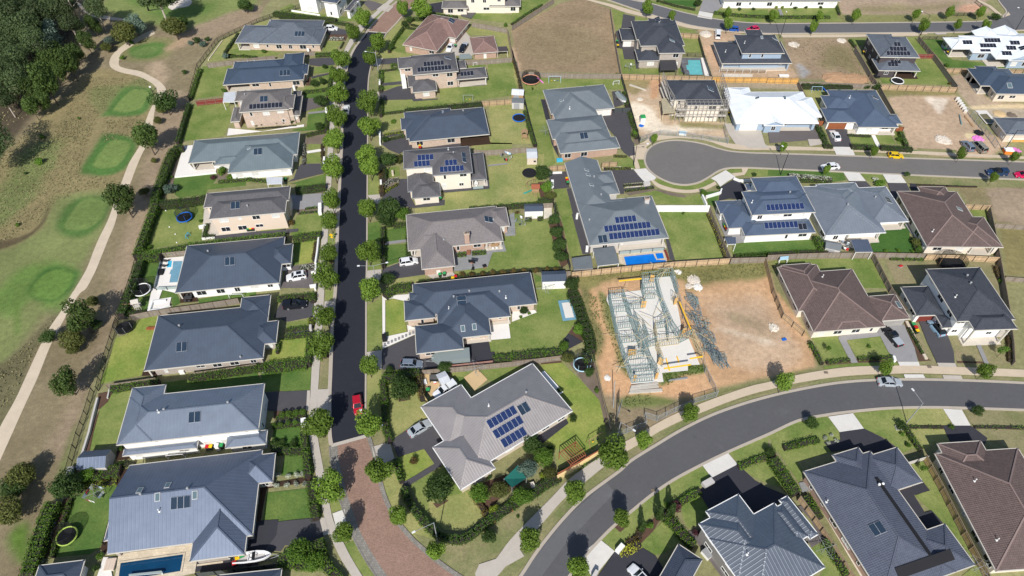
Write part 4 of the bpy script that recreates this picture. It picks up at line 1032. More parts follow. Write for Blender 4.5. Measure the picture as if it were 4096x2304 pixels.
def Hp(label,x,y,r,mat,h=.7,n=40,name='rubble_heap',cat='heap',z=.0,sx=1.):
 p=G(x,y,0);rnd=random.Random(int(x+y));m=MB()
 m.blob((0,0,-.05),(r*sx*.9,r*.9,h*.7),0,16,8,.12,rnd)
 for _ in range(n):
  a=rnd.uniform(0,6.28);k=rnd.random()**.6;q=Vc((cos(a)*k*r*sx,sin(a)*k*r,max(0,h*.65*math.sqrt(max(0,1-k*k))-.1)));s=rnd.uniform(.12,.38)*min(1,r);m.box(q,(s,s*rnd.uniform(.5,1),s*rnd.uniform(.4,.8)),rnd.uniform(0,3),0,rnd.uniform(.5,.9))
 o=m.build(name,mat);o.location=(p.x,p.y,z);return Se(o,label,cat)
RES=(.2,.2,.1)
T(0,0)
Sp((.22,.215,.105),Q('2576 180 2200 400 1980 680 1880 1050 1770 1449 1500 2400 1150 3300 900 3900 600 4700 300 6000 10500 6200 10900 -400 2900 -200'),1.5,.5,1,0)
Sp((.23,.19,.12),Q('-300 -300 1900 -300 1700 500 1100 800 500 1449 0 1900 -300 1900'),3,2)
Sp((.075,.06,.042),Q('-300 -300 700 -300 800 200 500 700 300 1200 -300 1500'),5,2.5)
Sp((.17,.205,.07),Q('1000 60 1400 -200 2500 -300 2576 60 2300 150 1900 330 1500 260 1250 180'),5,2)
Sp((.11,.175,.045),Q('1500 120 1800 60 2150 20 2100 130 1700 200'),6,2)
Sp((.11,.175,.045),Q('1300 -60 1700 -80 1680 60 1380 60'),5,2)
Sp((.265,.205,.14),Q('2576 60 2576 220 2200 350 2000 420 1750 500 1620 640 1700 900 1900 980 1800 1449 1500 2400 1000 3600 700 4500 500 4500 900 3600 1400 1900 1560 1300 1500 900 1600 700 1500 640 1700 420 2000 250'),4,1.5)
Sp((.19,.185,.085),Q('1180 420 1400 380 1750 400 1700 560 1500 620 1230 610'),3,1)
Sp((.085,.155,.042),Q('1330 470 1640 430 1620 540 1480 590 1320 570'),2.5,.8)
Sp((.115,.175,.055),Q('1370 500 1570 465 1560 530 1440 565 1350 555'),1.2,.3)
Sp((.38,.29,.20),Q('1500 660 1640 650 1690 760 1600 850 1500 770'),4,2,.8);Sp((.36,.26,.17),Q('1680 490 1800 400 1950 300 1900 400 1760 500'),3,2,.8)
Sp((.225,.188,.095),Q('1000 700 1450 760 1570 960 1500 1250 1430 1449 900 2400 500 2500 0 2550 -300 2500 -300 2000 300 1300 700 900'),5,2)
Sp((.125,.165,.055),Q('300 1500 600 1400 500 1700 300 2000 0 2300 -200 2200 0 1900'),5,3,.8)
Sp((.075,.15,.04),Q('1045 1140 1250 880 1520 900 1540 1000 1450 1130 1300 1170 1080 1165'),2.2,.7)
Sp((.145,.205,.062),Q('1145 1090 1260 960 1350 900 1500 925 1450 1040 1400 1100 1260 1130 1160 1115'),.6,.1)
Sp((.12,.175,.055),Q('900 900 1250 850 1450 780 1560 900 1500 880 1260 900 1050 1130 1000 1150'),3,1,.5)
T(0,1)
Sp((.07,.145,.038),Q('800 270 960 20 1060 -110 1330 -60 1370 60 1260 240 1100 310 900 310'),2.2,.7)
Sp((.14,.20,.06),Q('945 190 1060 20 1150 -40 1310 -10 1270 100 1180 215 1060 242 960 230'),.6,.1)
Sp((.17,.195,.075),Q('420 830 520 560 700 510 1100 470 1150 560 1000 900 800 1300 650 1449 400 1800 0 2300 -300 2300 -300 1000 0 1040 250 950'),4,1.5)
Sp((.058,.13,.032),Q('570 800 640 640 800 550 1080 520 1130 580 1060 760 900 900 750 940 600 880'),2.5,.6,.85)
Sp((.14,.20,.062),Q('650 820 740 650 870 550 1060 560 1075 620 1010 760 880 850 740 868 665 850'),.5,.1)
Sp((.11,.19,.045),Q('0 1449 200 1250 500 1180 700 1240 780 1280 750 1400 600 1700 350 1560 150 1700 -200 1700'),4,1.5,.85)
Sp((.055,.125,.03),Q('290 1420 480 1240 780 1280 700 1480 520 1575 380 1570 280 1500'),2.4,.8)
Sp((.11,.19,.045),Q('330 1440 420 1330 560 1265 730 1300 700 1420 590 1540 480 1565 330 1520'),.6,.1)
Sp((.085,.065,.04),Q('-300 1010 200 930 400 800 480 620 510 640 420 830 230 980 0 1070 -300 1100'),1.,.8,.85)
T(0,2)
Sp((.10,.16,.04),Q('140 120 190 130 195 420 160 440'),1.5,.6,.8)
Sp((.13,.12,.065),Q('380 430 560 270 500 400 330 700 180 1100 0 1449 -300 1600 -300 1000 150 650'),2,1.5)
Sp((.09,.15,.03),Q('100 2480 280 2350 300 2620 220 2800 120 2650'),2.5,1)
Sp((.12,.15,.05),Q('700 1500 760 1400 600 2000 560 1950'),2,1)
T(2,0)
Sp((.255,.19,.12),Q('0 300 500 30 700 -20 990 90 1040 400 1090 740 70 715 20 500'),1.2,.5,1,0)
Sp((.20,.175,.09),Q('100 350 300 250 700 300 950 500 700 650 200 600'),6,3,.3)
Sp((.42,.30,.20),Q('0 460 60 600 90 715 60 715 20 560'),1,.6)
Sp((.47,.36,.25),Q('1130 790 1580 780 1560 900 1600 1200 2150 1230 2180 1400 1600 1350 1300 1400 1220 1200 1170 1000'),1.2,.6,1,0)
Sp((.20,.17,.07),Q('1120 790 1400 800 1350 900 1200 950'),2,1.5,.8);Sp((.68,.60,.48),Q('1220 1040 1400 1110 1550 1250 2100 1260 1900 1330 1400 1330 1250 1200'),2.5,2,.9);Sp((.48,.29,.17),Q('1390 820 1500 810 1490 950 1400 1000'),1.5,1)
Sp((.18,.17,.06),Q('1700 1220 2100 1250 2140 1300 1750 1290'),1.5,1.5,.8)
Sp((.42,.30,.20),Q('1860 290 2300 330 2300 420 2040 420 2080 640 2800 650 2900 790 2010 770 1960 560'),1,.8,1,0);Sp((.48,.32,.21),Q('1930 480 2020 470 2080 640 2040 700 1980 600'),1.5,.8)
Sp((.33,.28,.20),Q('2020 830 2900 830 2900 900 2120 890'),.8,.5,1,0)
T(3,0)
Sp((.33,.25,.18),Q('690 -60 2080 -40 2170 40 2200 120 1800 130 1400 150 930 150 740 130'),2,1.2);Sp((.20,.185,.085),Q('1000 60 1500 60 1900 20 1800 90 1200 130 900 110'),5,2.5,.7);Sp((.45,.27,.18),Q('1950 60 2150 60 2100 110 1900 120'),2,1)
Sp((.30,.225,.15),Q('150 385 800 380 880 560 960 700 1060 830 320 800 200 600'),1.2,.6,1,0);Sp((.19,.17,.08),Q('600 450 850 500 950 750 700 700 500 650'),4,3,.7);Sp((.33,.32,.31),Q('290 650 420 700 430 760 330 800'),2,1.5)
Sp((.20,.20,.08),Q('0 100 700 0 730 150 2200 150 2180 215 0 235'),1.5,.6,.9,0)
Sp((.42,.31,.215),Q('1200 980 1400 950 1880 960 2000 1100 2100 1250 2400 1449 2200 1600 1950 1640 1480 1520 1400 1449 1320 1200'),1.5,.8,1,0)
Sp((.20,.18,.08),Q('1150 880 1900 890 1930 940 1500 960 1200 960'),2.5,1.5);Sp((.66,.58,.48),Q('1600 990 1800 1000 1780 1100 1720 1140 1640 1060'),2,1.5,.8);Sp((.60,.50,.30),Q('1990 1340 2110 1350 2100 1400 2000 1380'),1,.4)
Sp((.36,.28,.20),Q('1840 750 1960 740 2100 900 2260 1020 2560 1040 2600 1080 2040 1080 1930 940'),1.2,.6,1,0);Sp((.56,.45,.28),Q('2070 1070 2650 1050 2650 1110 2080 1100'),1,.5);Sp((.38,.32,.24),Q('2080 1110 2700 1100 2700 1200 2280 1200'),1,.5)
T(3,1)
Sp((.22,.185,.10),Q('1890 430 2200 440 2700 420 2700 800 2300 800 2230 620 2000 590'),1.2,.6,1,0);Sp((.30,.235,.165),Q('2220 450 2700 450 2700 800 2310 790 2240 620'),2,1.5)
Sp((.22,.19,.085),Q('2320 850 2700 870 2700 1320 2400 1320'),1,.6,1,0)
T(2,2)
Sp((.48,.305,.175),Q('570 -120 1000 -200 1800 -200 2576 -290 2640 0 2800 200 2930 400 3060 640 3060 800 2576 900 2100 1000 1900 1100 1000 1160 930 1050 820 600 750 200'),1.2,.5,1,0)
Sp((.16,.165,.06),Q('600 -130 1000 -190 1800 -230 2576 -290 2576 -120 2200 -60 1800 20 1700 -80 1250 -100 900 -40 750 60 680 0'),2.5,1.5,.9)
Sp((.145,.145,.06),Q('700 0 830 100 850 300 930 500 900 700 830 640 800 400 700 120'),1.8,1.2,.9);Sp((.10,.145,.045),Q('870 40 960 100 1000 300 1060 560 1150 800 1180 900 1100 800 1000 500 900 250'),1.2,.8,.85)
Sp((.50,.30,.165),Q('850 60 930 400 1050 600 950 800 1180 900 1700 950 1850 900 1800 1050 1100 1060 930 1000 900 700 960 500 860 300 800 50'),2,1,.8)
Sp((.45,.335,.235),Q('1950 150 2500 100 2800 400 2900 700 2500 850 2150 700 2000 400'),6,3,.8);Sp((.20,.18,.10),Q('2100 250 2500 260 2700 450 2500 480 2250 400'),4,4,.6);Sp((.12,.15,.05),Q('1500 800 1900 770 1930 850 1700 880 1500 980'),1,.6)
Sp((.62,.53,.42),Q('1950 410 2200 420 2500 500 2650 560 2500 540 2200 460'),2,1.5,.8);Sp((.15,.155,.06),Q('1900 1080 2200 1000 2576 920 2900 830 3080 830 3060 880 2576 980 2200 1080 1900 1160'),1.5,1,.8)
Sp((.24,.19,.12),Q('950 1100 1200 1120 1700 1120 1850 1130 1700 1250 1350 1449 1050 1400 980 1250'),2,1);Sp((.13,.16,.05),Q('1100 1110 1400 1080 1650 1150 1300 1200 1120 1190'),1.5,1,.9)
def rel(c,r,pts):
 0
 dx=(c-ORG[0]/1024)*2576;dy=(r-ORG[1]/576)*1449
 return[(p[0]+dx,p[1]+dy)for p in pts]
T(1,1)
DL=rel(1,0,Q('1130 320 1075 395 1010 480 960 580 925 700 905 800 893 900 885 1050 880 1200 878 1449'))+Q('868 200 858 400 850 600 840 800 832 1000 825 1200 818 1449')+rel(1,2,Q('800 200 785 400 775 700 768 900 760 1100 762 1449'))+rel(1,3,[(780,130)])
DR=rel(1,0,Q('1310 335 1265 410 1210 500 1165 620 1140 720 1125 830 1120 1000 1118 1449'))+Q('1114 400 1111 800 1108 1200')+rel(1,2,Q('1101 0 1100 500 1097 900 1095 1200 1100 1400'))+rel(1,3,[(1105,42)])
Bd('road','road_dark',DL,DR,.125,4)
kerb(DL,4,.75,-1);kerb(DR,4,.35,1)
T(1,0)
UL=Q('1130 318 1230 200 1330 100 1430 20 1560 -80');UR=Q('1310 333 1400 240 1480 150 1560 80 1650 0 1760 -90')
Bd('road','brick_road',UL,UR,.13,4);kerb(UL,4,.7,1);kerb(UR,4,.5,-1)
Sr('road_edge','concrete',GP([(1130,320),(1310,335)]),-.3,.3,.136)
T(1,3)
BL=Q('820 132 835 280 862 400 905 580 940 700 985 820 1040 980 1110 1120 1200 1270 1320 1449 1450 1650')
BR=Q('1112 50 1160 200 1200 350 1245 560 1290 700 1350 830 1430 950 1550 1090 1700 1230 1850 1350 1990 1449 2300 1650')
Bd('road','brick_road',BL,BR,.13,4)
A=Sm(GP(BL),4);Sr('road_edge','stone_edge',A,0,-1.35,.135);A2=Of(A,-1.35);Sr('kerb','stone_edge',A2,0,-.25,0,.19)
A=Sm(GP(BR),4);Sr('road_edge','stone_edge',A,0,.45,.135);Sr('kerb','stone_edge',Of(A,.45),0,.3,0,.19)
Sr('road_edge','concrete',GP([(760,140),(1105,45)]),-.35,.35,.14)
T(2,2)
SN_=rel(2,3,Q('-80 1700 110 1449 240 1250 390 1050 560 850 740 670 950 510 1100 400 1210 300 1450 150'))+Q('1700 1449 2000 1300 2300 1190 2576 1110')+rel(3,2,Q('300 1040 700 970 1100 940 1500 935 2000 945 2576 970 2900 990'))
SS_=rel(2,3,Q('380 1700 560 1449 700 1270 850 1100 1010 940 1190 790 1400 620 1620 470 1900 320 2180 185 2576 12'))+rel(3,2,Q('300 1325 600 1265 860 1232 1200 1202 1600 1192 2000 1200 2576 1220 2900 1235'))
Bd('road','road_mid',SN_,SS_,.125,4);kerb(SN_,4,.55,1);kerb(SS_,4,.5,-1)
St('road_patch','road_grey',[(950+0,510+1449),(1035,610+1449),(560,1100+1449),(300,1449+1449),(110,2898),(240,1250+1449),(560,850+1449)],.13)
T(2,1)
CU=rel(3,1,Q('2900 205 2576 190 1500 155 800 128 300 112 0 103'))+Q('2400 98 2200 82 2060 50 1930 10 1800 -15 1680 -28 1560 -22 1450 8 1375 65 1345 140 1352 205 1395 272 1480 335 1600 388 1740 408 1870 385 1975 330 2075 268 2180 240 2380 236')+rel(3,1,Q('0 245 550 268 1000 290 1800 325 2200 342 2576 356 2900 372'))
P_=Sm(GP(CU),4);St('road','road_grey2',P_,.125);Sr('kerb','kerb',P_,0,-.5,0,.19)
T(2,0)
TU=Q('900 -90 1180 0 1400 42 1700 125 2000 190 2300 228 2576 243')+rel(3,0,Q('300 243 700 240 1500 232 2050 224 2280 206 2390 150 2400 110 2350 45 2290 -40'))
TL=Q('700 -80 940 -10 1300 112 1600 205 1900 273 2300 320 2576 336')+rel(3,0,Q('500 334 1000 331 2000 322 2480 306 2800 290'))
A=Sm(GP(TU),4);B=Sm(GP(TL),4);ext_=[G(3072+2576-2576+40,0)]
T(3,0);X1=[G(2800,60),G(2560,-40)]
St('road','road_grey',A+[X1[1],X1[0]]+B[::-1],.125)
Sr('kerb','kerb',A,0,.5,0,.19);Sr('kerb','kerb',B,0,-.5,0,.19)
T(1,1)
Bd('footpath','concrete',rel(1,0,Q('1380 -30 1340 0 1180 145 1020 275 890 510 830 640 775 790 750 950 742 1100 737 1250 735 1449'))+Q('722 60 708 350 695 550 680 700 665 900 650 1100 640 1250 630 1449')+rel(1,2,Q('620 50 595 400 565 750 548 1100 530 1330'))+rel(1,3,Q('540 90 590 350 640 640 700 900 770 1100 860 1290 960 1449 1080 1650')),rel(1,0,Q('1440 -30 1395 0 1215 165 1090 290 932 520 880 650 825 800 800 950 794 1100 790 1250 790 1449'))+Q('778 60 762 350 750 550 735 700 725 900 715 1100 708 1250 690 1449')+rel(1,2,Q('688 50 668 400 645 750 622 1100 606 1330'))+rel(1,3,Q('630 100 675 350 735 690 782 900 870 1090 950 1250 1070 1449 1200 1650')),.145,4)
T(2,2)
PN=rel(2,3,Q('-400 1500 -180 1300 -20 1090 200 860 400 660 560 490 710 375 880 255 1050 145 1250 40'))+Q('1380 1410 1600 1290 1850 1185 2100 1090 2400 990 2576 950')+rel(3,2,Q('240 890 500 840 800 800 1100 788 1500 783 1900 798 2576 825 2900 840'))
PS=rel(2,3,Q('-330 1650 -100 1400 60 1200 290 940 500 700 640 580 780 470 930 350 1160 195 1340 90'))+Q('1480 1449 1700 1340 1900 1260 2150 1160 2400 1075 2576 1030')+rel(3,2,Q('240 970 600 910 900 880 1200 868 1500 862 1900 875 2576 900 2900 915'))
Bd('footpath','path_cream',PN[8:],PS[8:],.145,4);Bd('footpath','concrete',PN[:9],PS[:9],.153,4)
T(1,3)
St('footpath','concrete',Q('2230 1600 2205 1420 2245 1330 2370 1290 2460 1260 2620 1130 2700 1250 2500 1360 2380 1420 2350 1600'),.161)
T(2,1)
Bd('footpath','path_cream',Q('1185 130 1215 50 1260 10 1330 -20 1420 -80 1600 -80 1900 -60 2200 0 2576 20')+rel(3,1,Q('600 40 1500 75 2576 130 2900 145')),Q('1330 155 1330 60 1400 0 1440 -25 1560 -45 1700 -55 1950 -30 2230 55 2576 65')+rel(3,1,Q('600 72 1500 108 2576 155 2900 170')),.145,4)
St('footpath','path_cream',Q('1185 125 1230 20 1330 10 1370 60 1325 155 1260 155 1290 245 1245 255 1220 160'),.157)
St('driveway','concrete_pale',Q('1225 255 1350 245 1375 275 1450 335 1440 355 1340 385 1290 340'),.165)
Bd('footpath','path_cream',Q('1395 370 1450 430 1550 470 1700 495 1850 492 1960 460 2060 410'),Q('1420 362 1480 405 1600 445 1720 465 1840 460 1940 430 2040 380'),.145,4)
St('driveway','concrete_pale',Q('2000 345 2100 290 2150 262 2250 330 2170 375 2095 430 2055 375'),.165)
St('footpath','path_cream',Q('2150 262 2190 250 2310 248 2320 285 2210 295 2240 325 2340 310 2365 270 2380 240 2240 232 2160 245'),.153)
T(2,0)
Bd('footpath','path_cream',Q('690 -10 980 70 1140 130 1400 190 1600 240 1830 295 2300 335 2576 350')+rel(3,0,Q('120 345 1000 342 1600 350')),Q('740 -15 1000 45 1200 105 1420 160 1620 205 1860 265 2300 320 2576 340')+rel(3,0,Q('120 338 1000 333 1600 336')),.145,4)
T(3,0)
Bd('footpath','path_cream',Q('150 382 800 380 990 372 1510 365'),Q('120 352 800 350 1000 348 1530 342'),.153,2)
St('footpath','path_cream',Q('2090 0 2220 70 2350 180 2440 150 2420 120 2380 170 2250 60 2130 0'),.145)
T(0,0)
Bd('track','gravel_track',Q('760 20 870 140 1020 190 1260 215'),Q('800 30 900 110 1060 160 1270 195'),.1,4)
Bd('track','gravel_track',Q('1540 300 1430 345 1350 390 1260 440 1180 500 1120 570 1100 640 1130 690 1220 730 1380 765 1500 820 1570 880 1580 950 1560 1010 1500 1130 1440 1300 1410 1449')+rel(0,1,Q('1380 60 1300 190 1240 340 1210 420 1140 620 1080 780 1000 940 940 1080 870 1260 760 1449'))+rel(0,2,Q('720 60 610 240 500 400 400 590 280 850 150 1130 0 1400'))+rel(0,3,[(-120,250)]),Q('1560 340 1500 370 1400 415 1310 475 1220 540 1200 600 1200 660 1270 690 1420 720 1560 790 1640 850 1670 900 1660 960 1600 1010 1560 1100 1530 1300 1490 1449')+rel(0,1,Q('1440 80 1370 240 1310 400 1250 500 1190 680 1150 820 1090 960 1030 1110 960 1280 870 1449'))+rel(0,2,Q('800 60 700 220 590 420 500 600 380 900 250 1180 130 1449'))+rel(0,3,[(0,290)]),.02,4)
St('sand_bunker','rubble',Q('1690 60 1760 10 1850 -20 1930 10 1900 60 1800 80 1730 100'),.04,3)
YM=dict(zip('DD DB DG DM LL LG LD CP MG GP PG FP WP'.split(),'drive_dark drive_black drive_grey drive_mauve lawn_lush lawn_gold lawn_dry concrete_pale mulch_grey grey_pave path_grey floor_pale white_pave'.split()))
def Y(mat,*pts,z=None,curve=0,name=None):
 mat=YM.get(mat,mat)
 k=name or('lawn'if mat.startswith(('lawn','verge','turf'))else 'driveway'if mat.startswith('drive')else 'mulch_bed'if mat.startswith('mulch')else 'gravel_bed'if mat in('pebble',)else 'patio')
 b0,nn_={'lawn':(.02,16),'mulch_bed':(.085,6),'gravel_bed':(.112,3),'driveway':(.17,8),'patio':(.205,8),'slab':(.21,2)}.get(k,(.165,1))
 Y.n+=1
 return St(k,mat,list(pts),b0+(Y.n%nn_)*.004,curve)
Y.n=0
T(0,0)
Y('LG',*Q('2230 405 2420 310 2576 230 2800 200 2500 400 2360 560 2330 590 2080 625 2150 500'))
Y('lawn',*Q('2320 500 2420 480 2800 500 2576 560 2300 540'))
Y('lawn',*Q('2040 670 2350 640 2290 715 2230 960 1940 1000 1980 850'));Y('lawn',*Q('1910 1050 2300 1010 2330 1200 2250 1370 1850 1420 1880 1200'));
Y('WP',*Q('2300 1290 2640 1320 3060 1250 3060 1275 2576 1330 2285 1365'));Y('FP',*Q('2430 430 2540 430 2560 500 2410 490'));Y('GP',*Q('2290 860 2640 840 2640 905 2310 920'))
T(1,0)
Y('lawn',*Q('350 40 400 60 360 90 900 170 1010 130 1010 210 830 220 240 120 250 80'))
Y('DM',*Q('1070 20 1130 0 1270 40 1210 95 1160 110'));Y('concrete',*Q('1210 95 1290 35 1385 65 1330 120'),name='driveway');Y('verge',*Q('1385 0 1440 10 1360 80 1340 55'));Y('lawn',*Q('1200 190 1230 130 1330 110 1300 150 1150 280 1100 270'))
Y('DD',*Q('700 310 820 285 920 300 940 345 900 350 740 345'));Y('mulch',*Q('735 345 930 350 900 410 730 405'));Y('lawn',*Q('720 410 880 415 780 520 660 520'));Y('LD',*Q('600 565 780 560 780 580 600 590'));Y('lawn',*Q('-20 510 250 530 200 560 -300 590 -300 540'))
Y('verge',*Q('940 380 1080 390 1010 440 910 560 880 640 870 520'));Y('verge',*Q('1000 430 1050 420 930 590 900 580'))
Y('DD',*Q('535 590 780 575 790 650 640 665 535 655'));Y('lawn',*Q('585 680 780 650 770 690 740 725 580 745'));Y('DD',*Q('555 770 745 730 745 745 560 790'));Y('lawn',*Q('550 795 740 750 720 900 480 925 490 870 550 860'));Y('mulch',*Q('500 860 560 860 550 770 500 830'))
Y('LL',*Q('480 935 720 910 715 970 580 985 480 990'));Y('DM',*Q('455 1000 600 985 690 1000 700 1060 525 1110 470 1130'));Y('lawn',*Q('535 1105 700 1070 700 1110 530 1130'));Y('PG',*Q('525 1130 700 1110 700 1130 525 1148'));Y('LL',*Q('525 1150 700 1130 695 1300 440 1320 350 1310 510 1275'))
Y('MG',*Q('480 1400 690 1330 700 1449 480 1449'));Y('lawn',*Q('540 1385 665 1365 660 1449 530 1449'));Y('concrete',*Q('930 560 965 570 930 640 910 700 800 695 830 660'),name='driveway');Y('concrete',*Q('770 1040 880 1050 880 1085 740 1090'),name='driveway')
Y('verge',*Q('800 1290 880 1290 880 1449 790 1449'));Y('verge',*Q('760 760 890 730 900 870 880 1000 790 1040'))
Y('LG',*Q('1500 185 1600 180 1640 210 1720 200 1680 260 1520 280 1340 480 1370 500 1600 555 1430 580 1200 590 1150 640 1180 520 1270 410 1400 250'));Y('lawn',*Q('1500 290 1650 295 1600 380 1490 430 1510 540 1370 510 1350 450'))
Y('verge',*Q('1150 690 1240 670 1235 920 1130 925 1130 800'));Y('concrete',*Q('1170 590 1280 585 1245 665 1170 660'),name='driveway');Y('DD',*Q('1280 590 1425 580 1430 640 1260 648'));Y('LD',*Q('1250 650 1425 640 1430 700 1235 700'))
Y('lawn',*Q('1275 735 1445 705 1465 820 1285 835'));Y('DD',*Q('1280 835 1470 815 1480 845 1270 862'));Y('lawn',*Q('1275 870 1460 845 1420 870 1270 910'));Y('DD',*Q('1245 935 1420 870 1530 850 1600 940 1680 1000 1830 990 1825 1000 1585 1020 1570 1000 1245 1005'));Y('concrete',*Q('1150 930 1240 920 1240 1015 1190 1015'),name='driveway')
Y('lawn',*Q('1285 1015 1570 1000 1690 1010 1850 1000 1850 900 2010 880 2320 860 2340 770 2330 620 2576 610 2630 950 2270 1005 1520 1100 1290 1140'));Y('lawn',*Q('2120 650 2310 640 2310 670 2130 685'));Y('GP',*Q('2020 800 2310 800 2310 855 2020 870'))
Y('lawn',*Q('2230 110 2576 150 2576 240 2170 185'));Y('deck_grey',*Q('2070 110 2135 80 2230 105 2165 190 2060 160'));Y('DB',*Q('1740 40 1890 15 1880 130 1770 120 1750 80'));Y('lawn',*Q('1740 20 1760 -10 1890 -10 1880 10'));Y('LG',*Q('1600 195 1720 200 1690 260 1560 235'))
Y('LG',*Q('2160 230 2520 310 2560 570 2530 570 2430 465 2400 360 2150 350 2110 340'));Y('concrete',*Q('1880 530 1940 470 2110 320 2180 400 2180 560 2010 560 2000 520'),name='driveway')
Y('verge',*Q('1135 1140 1240 1150 1245 1190 1180 1190 1240 1390 1120 1380 1120 1200'));Y('LG',*Q('1270 1170 1490 1150 1490 1190 1455 1200 1460 1290 1270 1340'));Y('DD',*Q('1270 1355 1480 1335 1490 1355 1280 1385'));Y('DD',*Q('1310 1449 1350 1400 1420 1385 1530 1385 1570 1449'));Y('LG',*Q('2340 1080 2576 1060 2640 1449 2390 1449 2370 1380'));Y('deck',*Q('2060 1410 2330 1380 2370 1449 2060 1470'));Y('LG',*Q('2270 1050 2576 1020 2576 1060 2380 1080'));Y('mulch',*Q('2270 1050 2440 1030 2440 1042 2290 1060'))
T(0,1)
Y('WP',*Q('1845 20 1940 10 1900 190 1960 260 2180 245 2170 285 1755 330'));Y('LL',*Q('1760 335 2170 290 2170 370 2140 400 2480 375 2470 420 2090 460 2070 510 1800 540 1750 500 1800 440 1740 420'));Y('MG',*Q('1650 300 1750 60 1830 40 1750 330 1740 420 1680 500'));Y('MG',*Q('2180 300 2300 290 2340 350 2190 380'))
Y('lawn',*Q('1680 640 2055 580 2050 700 2040 940 2060 960 1500 1060 1480 1040 1590 700'));Y('FP',*Q('2060 650 2120 660 2110 750 2576 715 2576 880 2190 920 2030 935 2050 700'));Y('DD',*Q('2150 920 2576 880 3000 850 3000 880 2576 940 2160 965'));Y('lawn',*Q('2400 930 2576 905 2876 850 2876 900 2576 950'))
Y('WP',*Q('1625 1150 1850 1130 1840 1180 1790 1449 1770 1500 1560 1449 1600 1250'));Y('LL',*Q('1430 1200 1620 1150 1560 1440 1540 1540 1480 1680 1280 1640 1350 1440'));Y('WP',*Q('1530 1449 1640 1449 1600 1560 1725 1540 1700 1640 1480 1680'));Y('LL',*Q('1640 1460 1770 1490 1820 1600 1740 1640 1720 1550 1610 1560'));Y('deck',*Q('1820 1490 1960 1480 1995 1585 1810 1600'));Y('LL',*Q('1995 1560 2576 1470 2576 1530 2000 1600'))
T(1,1)
Y('lawn',*Q('525 0 650 -10 655 45 525 65'));Y('WP',*Q('510 70 690 42 690 68 515 95'));Y('lawn',*Q('515 100 650 82 650 185 510 198'));Y('DD',*Q('450 200 680 195 680 295 310 385 380 345 410 260'));Y('LL',*Q('345 400 700 300 700 400 390 440 410 400 330 395'));Y('MG',*Q('400 490 690 440 670 495 420 520'));Y('DG',*Q('340 510 670 495 690 640 420 660 350 650'),name='driveway')
Y('MG',*Q('420 660 680 600 660 690 420 715'));Y('lawn',*Q('415 715 680 680 660 900 345 915 385 800'));Y('lawn',*Q('50 860 300 850 300 900 50 910'));Y('MG',*Q('370 960 600 940 590 970 380 1000'));Y('lawn_lime',*Q('460 985 590 970 570 1190 390 1215'));Y('LL',*Q('370 990 460 985 430 1210 360 1220'));Y('DM',*Q('360 1230 570 1200 600 1290 560 1449 250 1449 300 1280'))
Y('mulch',*Q('420 1240 570 1190 600 1220 590 1280 430 1290'));Y('verge',*Q('765 410 840 405 835 490 760 490'));Y('lawn',*Q('730 910 830 880 815 1000 720 1010'));Y('concrete',*Q('770 100 850 90 845 130 780 130'),name='driveway');Y('concrete',*Q('670 500 700 500 690 640 670 640 660 600'),name='driveway');Y('concrete',*Q('680 650 850 650 840 690 680 700'),name='driveway');Y('mulch',*Q('650 1010 800 1060 810 1180 700 1230'));Y('concrete',*Q('610 1190 640 1190 620 1300 590 1300'),name='driveway')
Y('lawn',*Q('1120 330 1240 310 1255 500 1118 520'));Y('verge',*Q('1120 -30 1250 -60 1250 30 1120 15'));Y('DD',*Q('1260 0 1340 -60 1560 -60 1570 40 1640 45 2130 -20 2140 20 1470 80 1440 100 1340 60'));Y('lawn',*Q('1310 240 1440 225 1450 320 1310 345'));Y('MG',*Q('1250 345 1430 340 1430 400 1290 490 1245 495'));Y('DD',*Q('1280 500 1430 420 1450 350 1530 350 1560 540 1600 620 1900 560 1895 615 1580 645 1460 620 1255 590'));Y('concrete',*Q('1120 515 1250 505 1255 600 1190 600'),name='driveway')
Y('LG',*Q('1600 650 1900 615 1900 490 2350 450 2340 120 2576 110 2900 100 2900 590 2140 660 1880 690 1600 700'));Y('DD',*Q('1865 470 2340 350 2350 450 1900 490'));Y('LG',*Q('2150 -20 2576 -10 2576 90 2200 95'));Y('PG',*Q('2330 210 2530 190 2530 205 2330 225'));Y('DB',*Q('2180 370 2290 360 2290 430 2180 440'),name='patio')
Y('LL',*Q('1120 800 1255 770 1255 980 1115 980'));Y('lawn',*Q('1120 980 1260 1000 1260 1255 1112 1270 1115 1180'));Y('LL',*Q('1300 860 1520 815 1530 960 1300 985'));Y('LL',*Q('1300 1020 1530 1000 1550 1150 1430 1190 1305 1230'));Y('PG',*Q('1290 985 1545 955 1550 980 1290 1015'));Y('lawn',*Q('1300 800 1380 790 1500 800 1510 820 1300 870'))
Y('DD',*Q('1270 1260 1440 1195 1570 1130 1650 1120 1700 1260 1720 1310 1400 1355 1265 1370'));Y('concrete',*Q('1115 1275 1260 1260 1260 1370 1112 1385'),name='driveway');Y('GP',*Q('2000 1040 2490 980 2520 1080 2380 1090 2330 1240 1990 1280'));Y('PG',*Q('2080 1160 2310 1140 2325 1220 2085 1235'));Y('concrete',*Q('1710 1310 1980 1290 2020 1330 1770 1355'),name='patio')
Y('lawn',*Q('2370 1100 2520 1080 2576 990 2576 930 2500 930 2480 990'));Y('lawn',*Q('2500 940 2576 920 3000 840 3030 1250 2400 1290 2330 1240 2390 1100'));Y('GP',*Q('2500 850 2560 700 2600 690 2610 920 2510 930'));Y('LG',*Q('1400 1355 1700 1320 1710 1370 1390 1425'));Y('lawn',*Q('2000 1290 2576 1200 2650 1250 2010 1330'))
T(1,2)
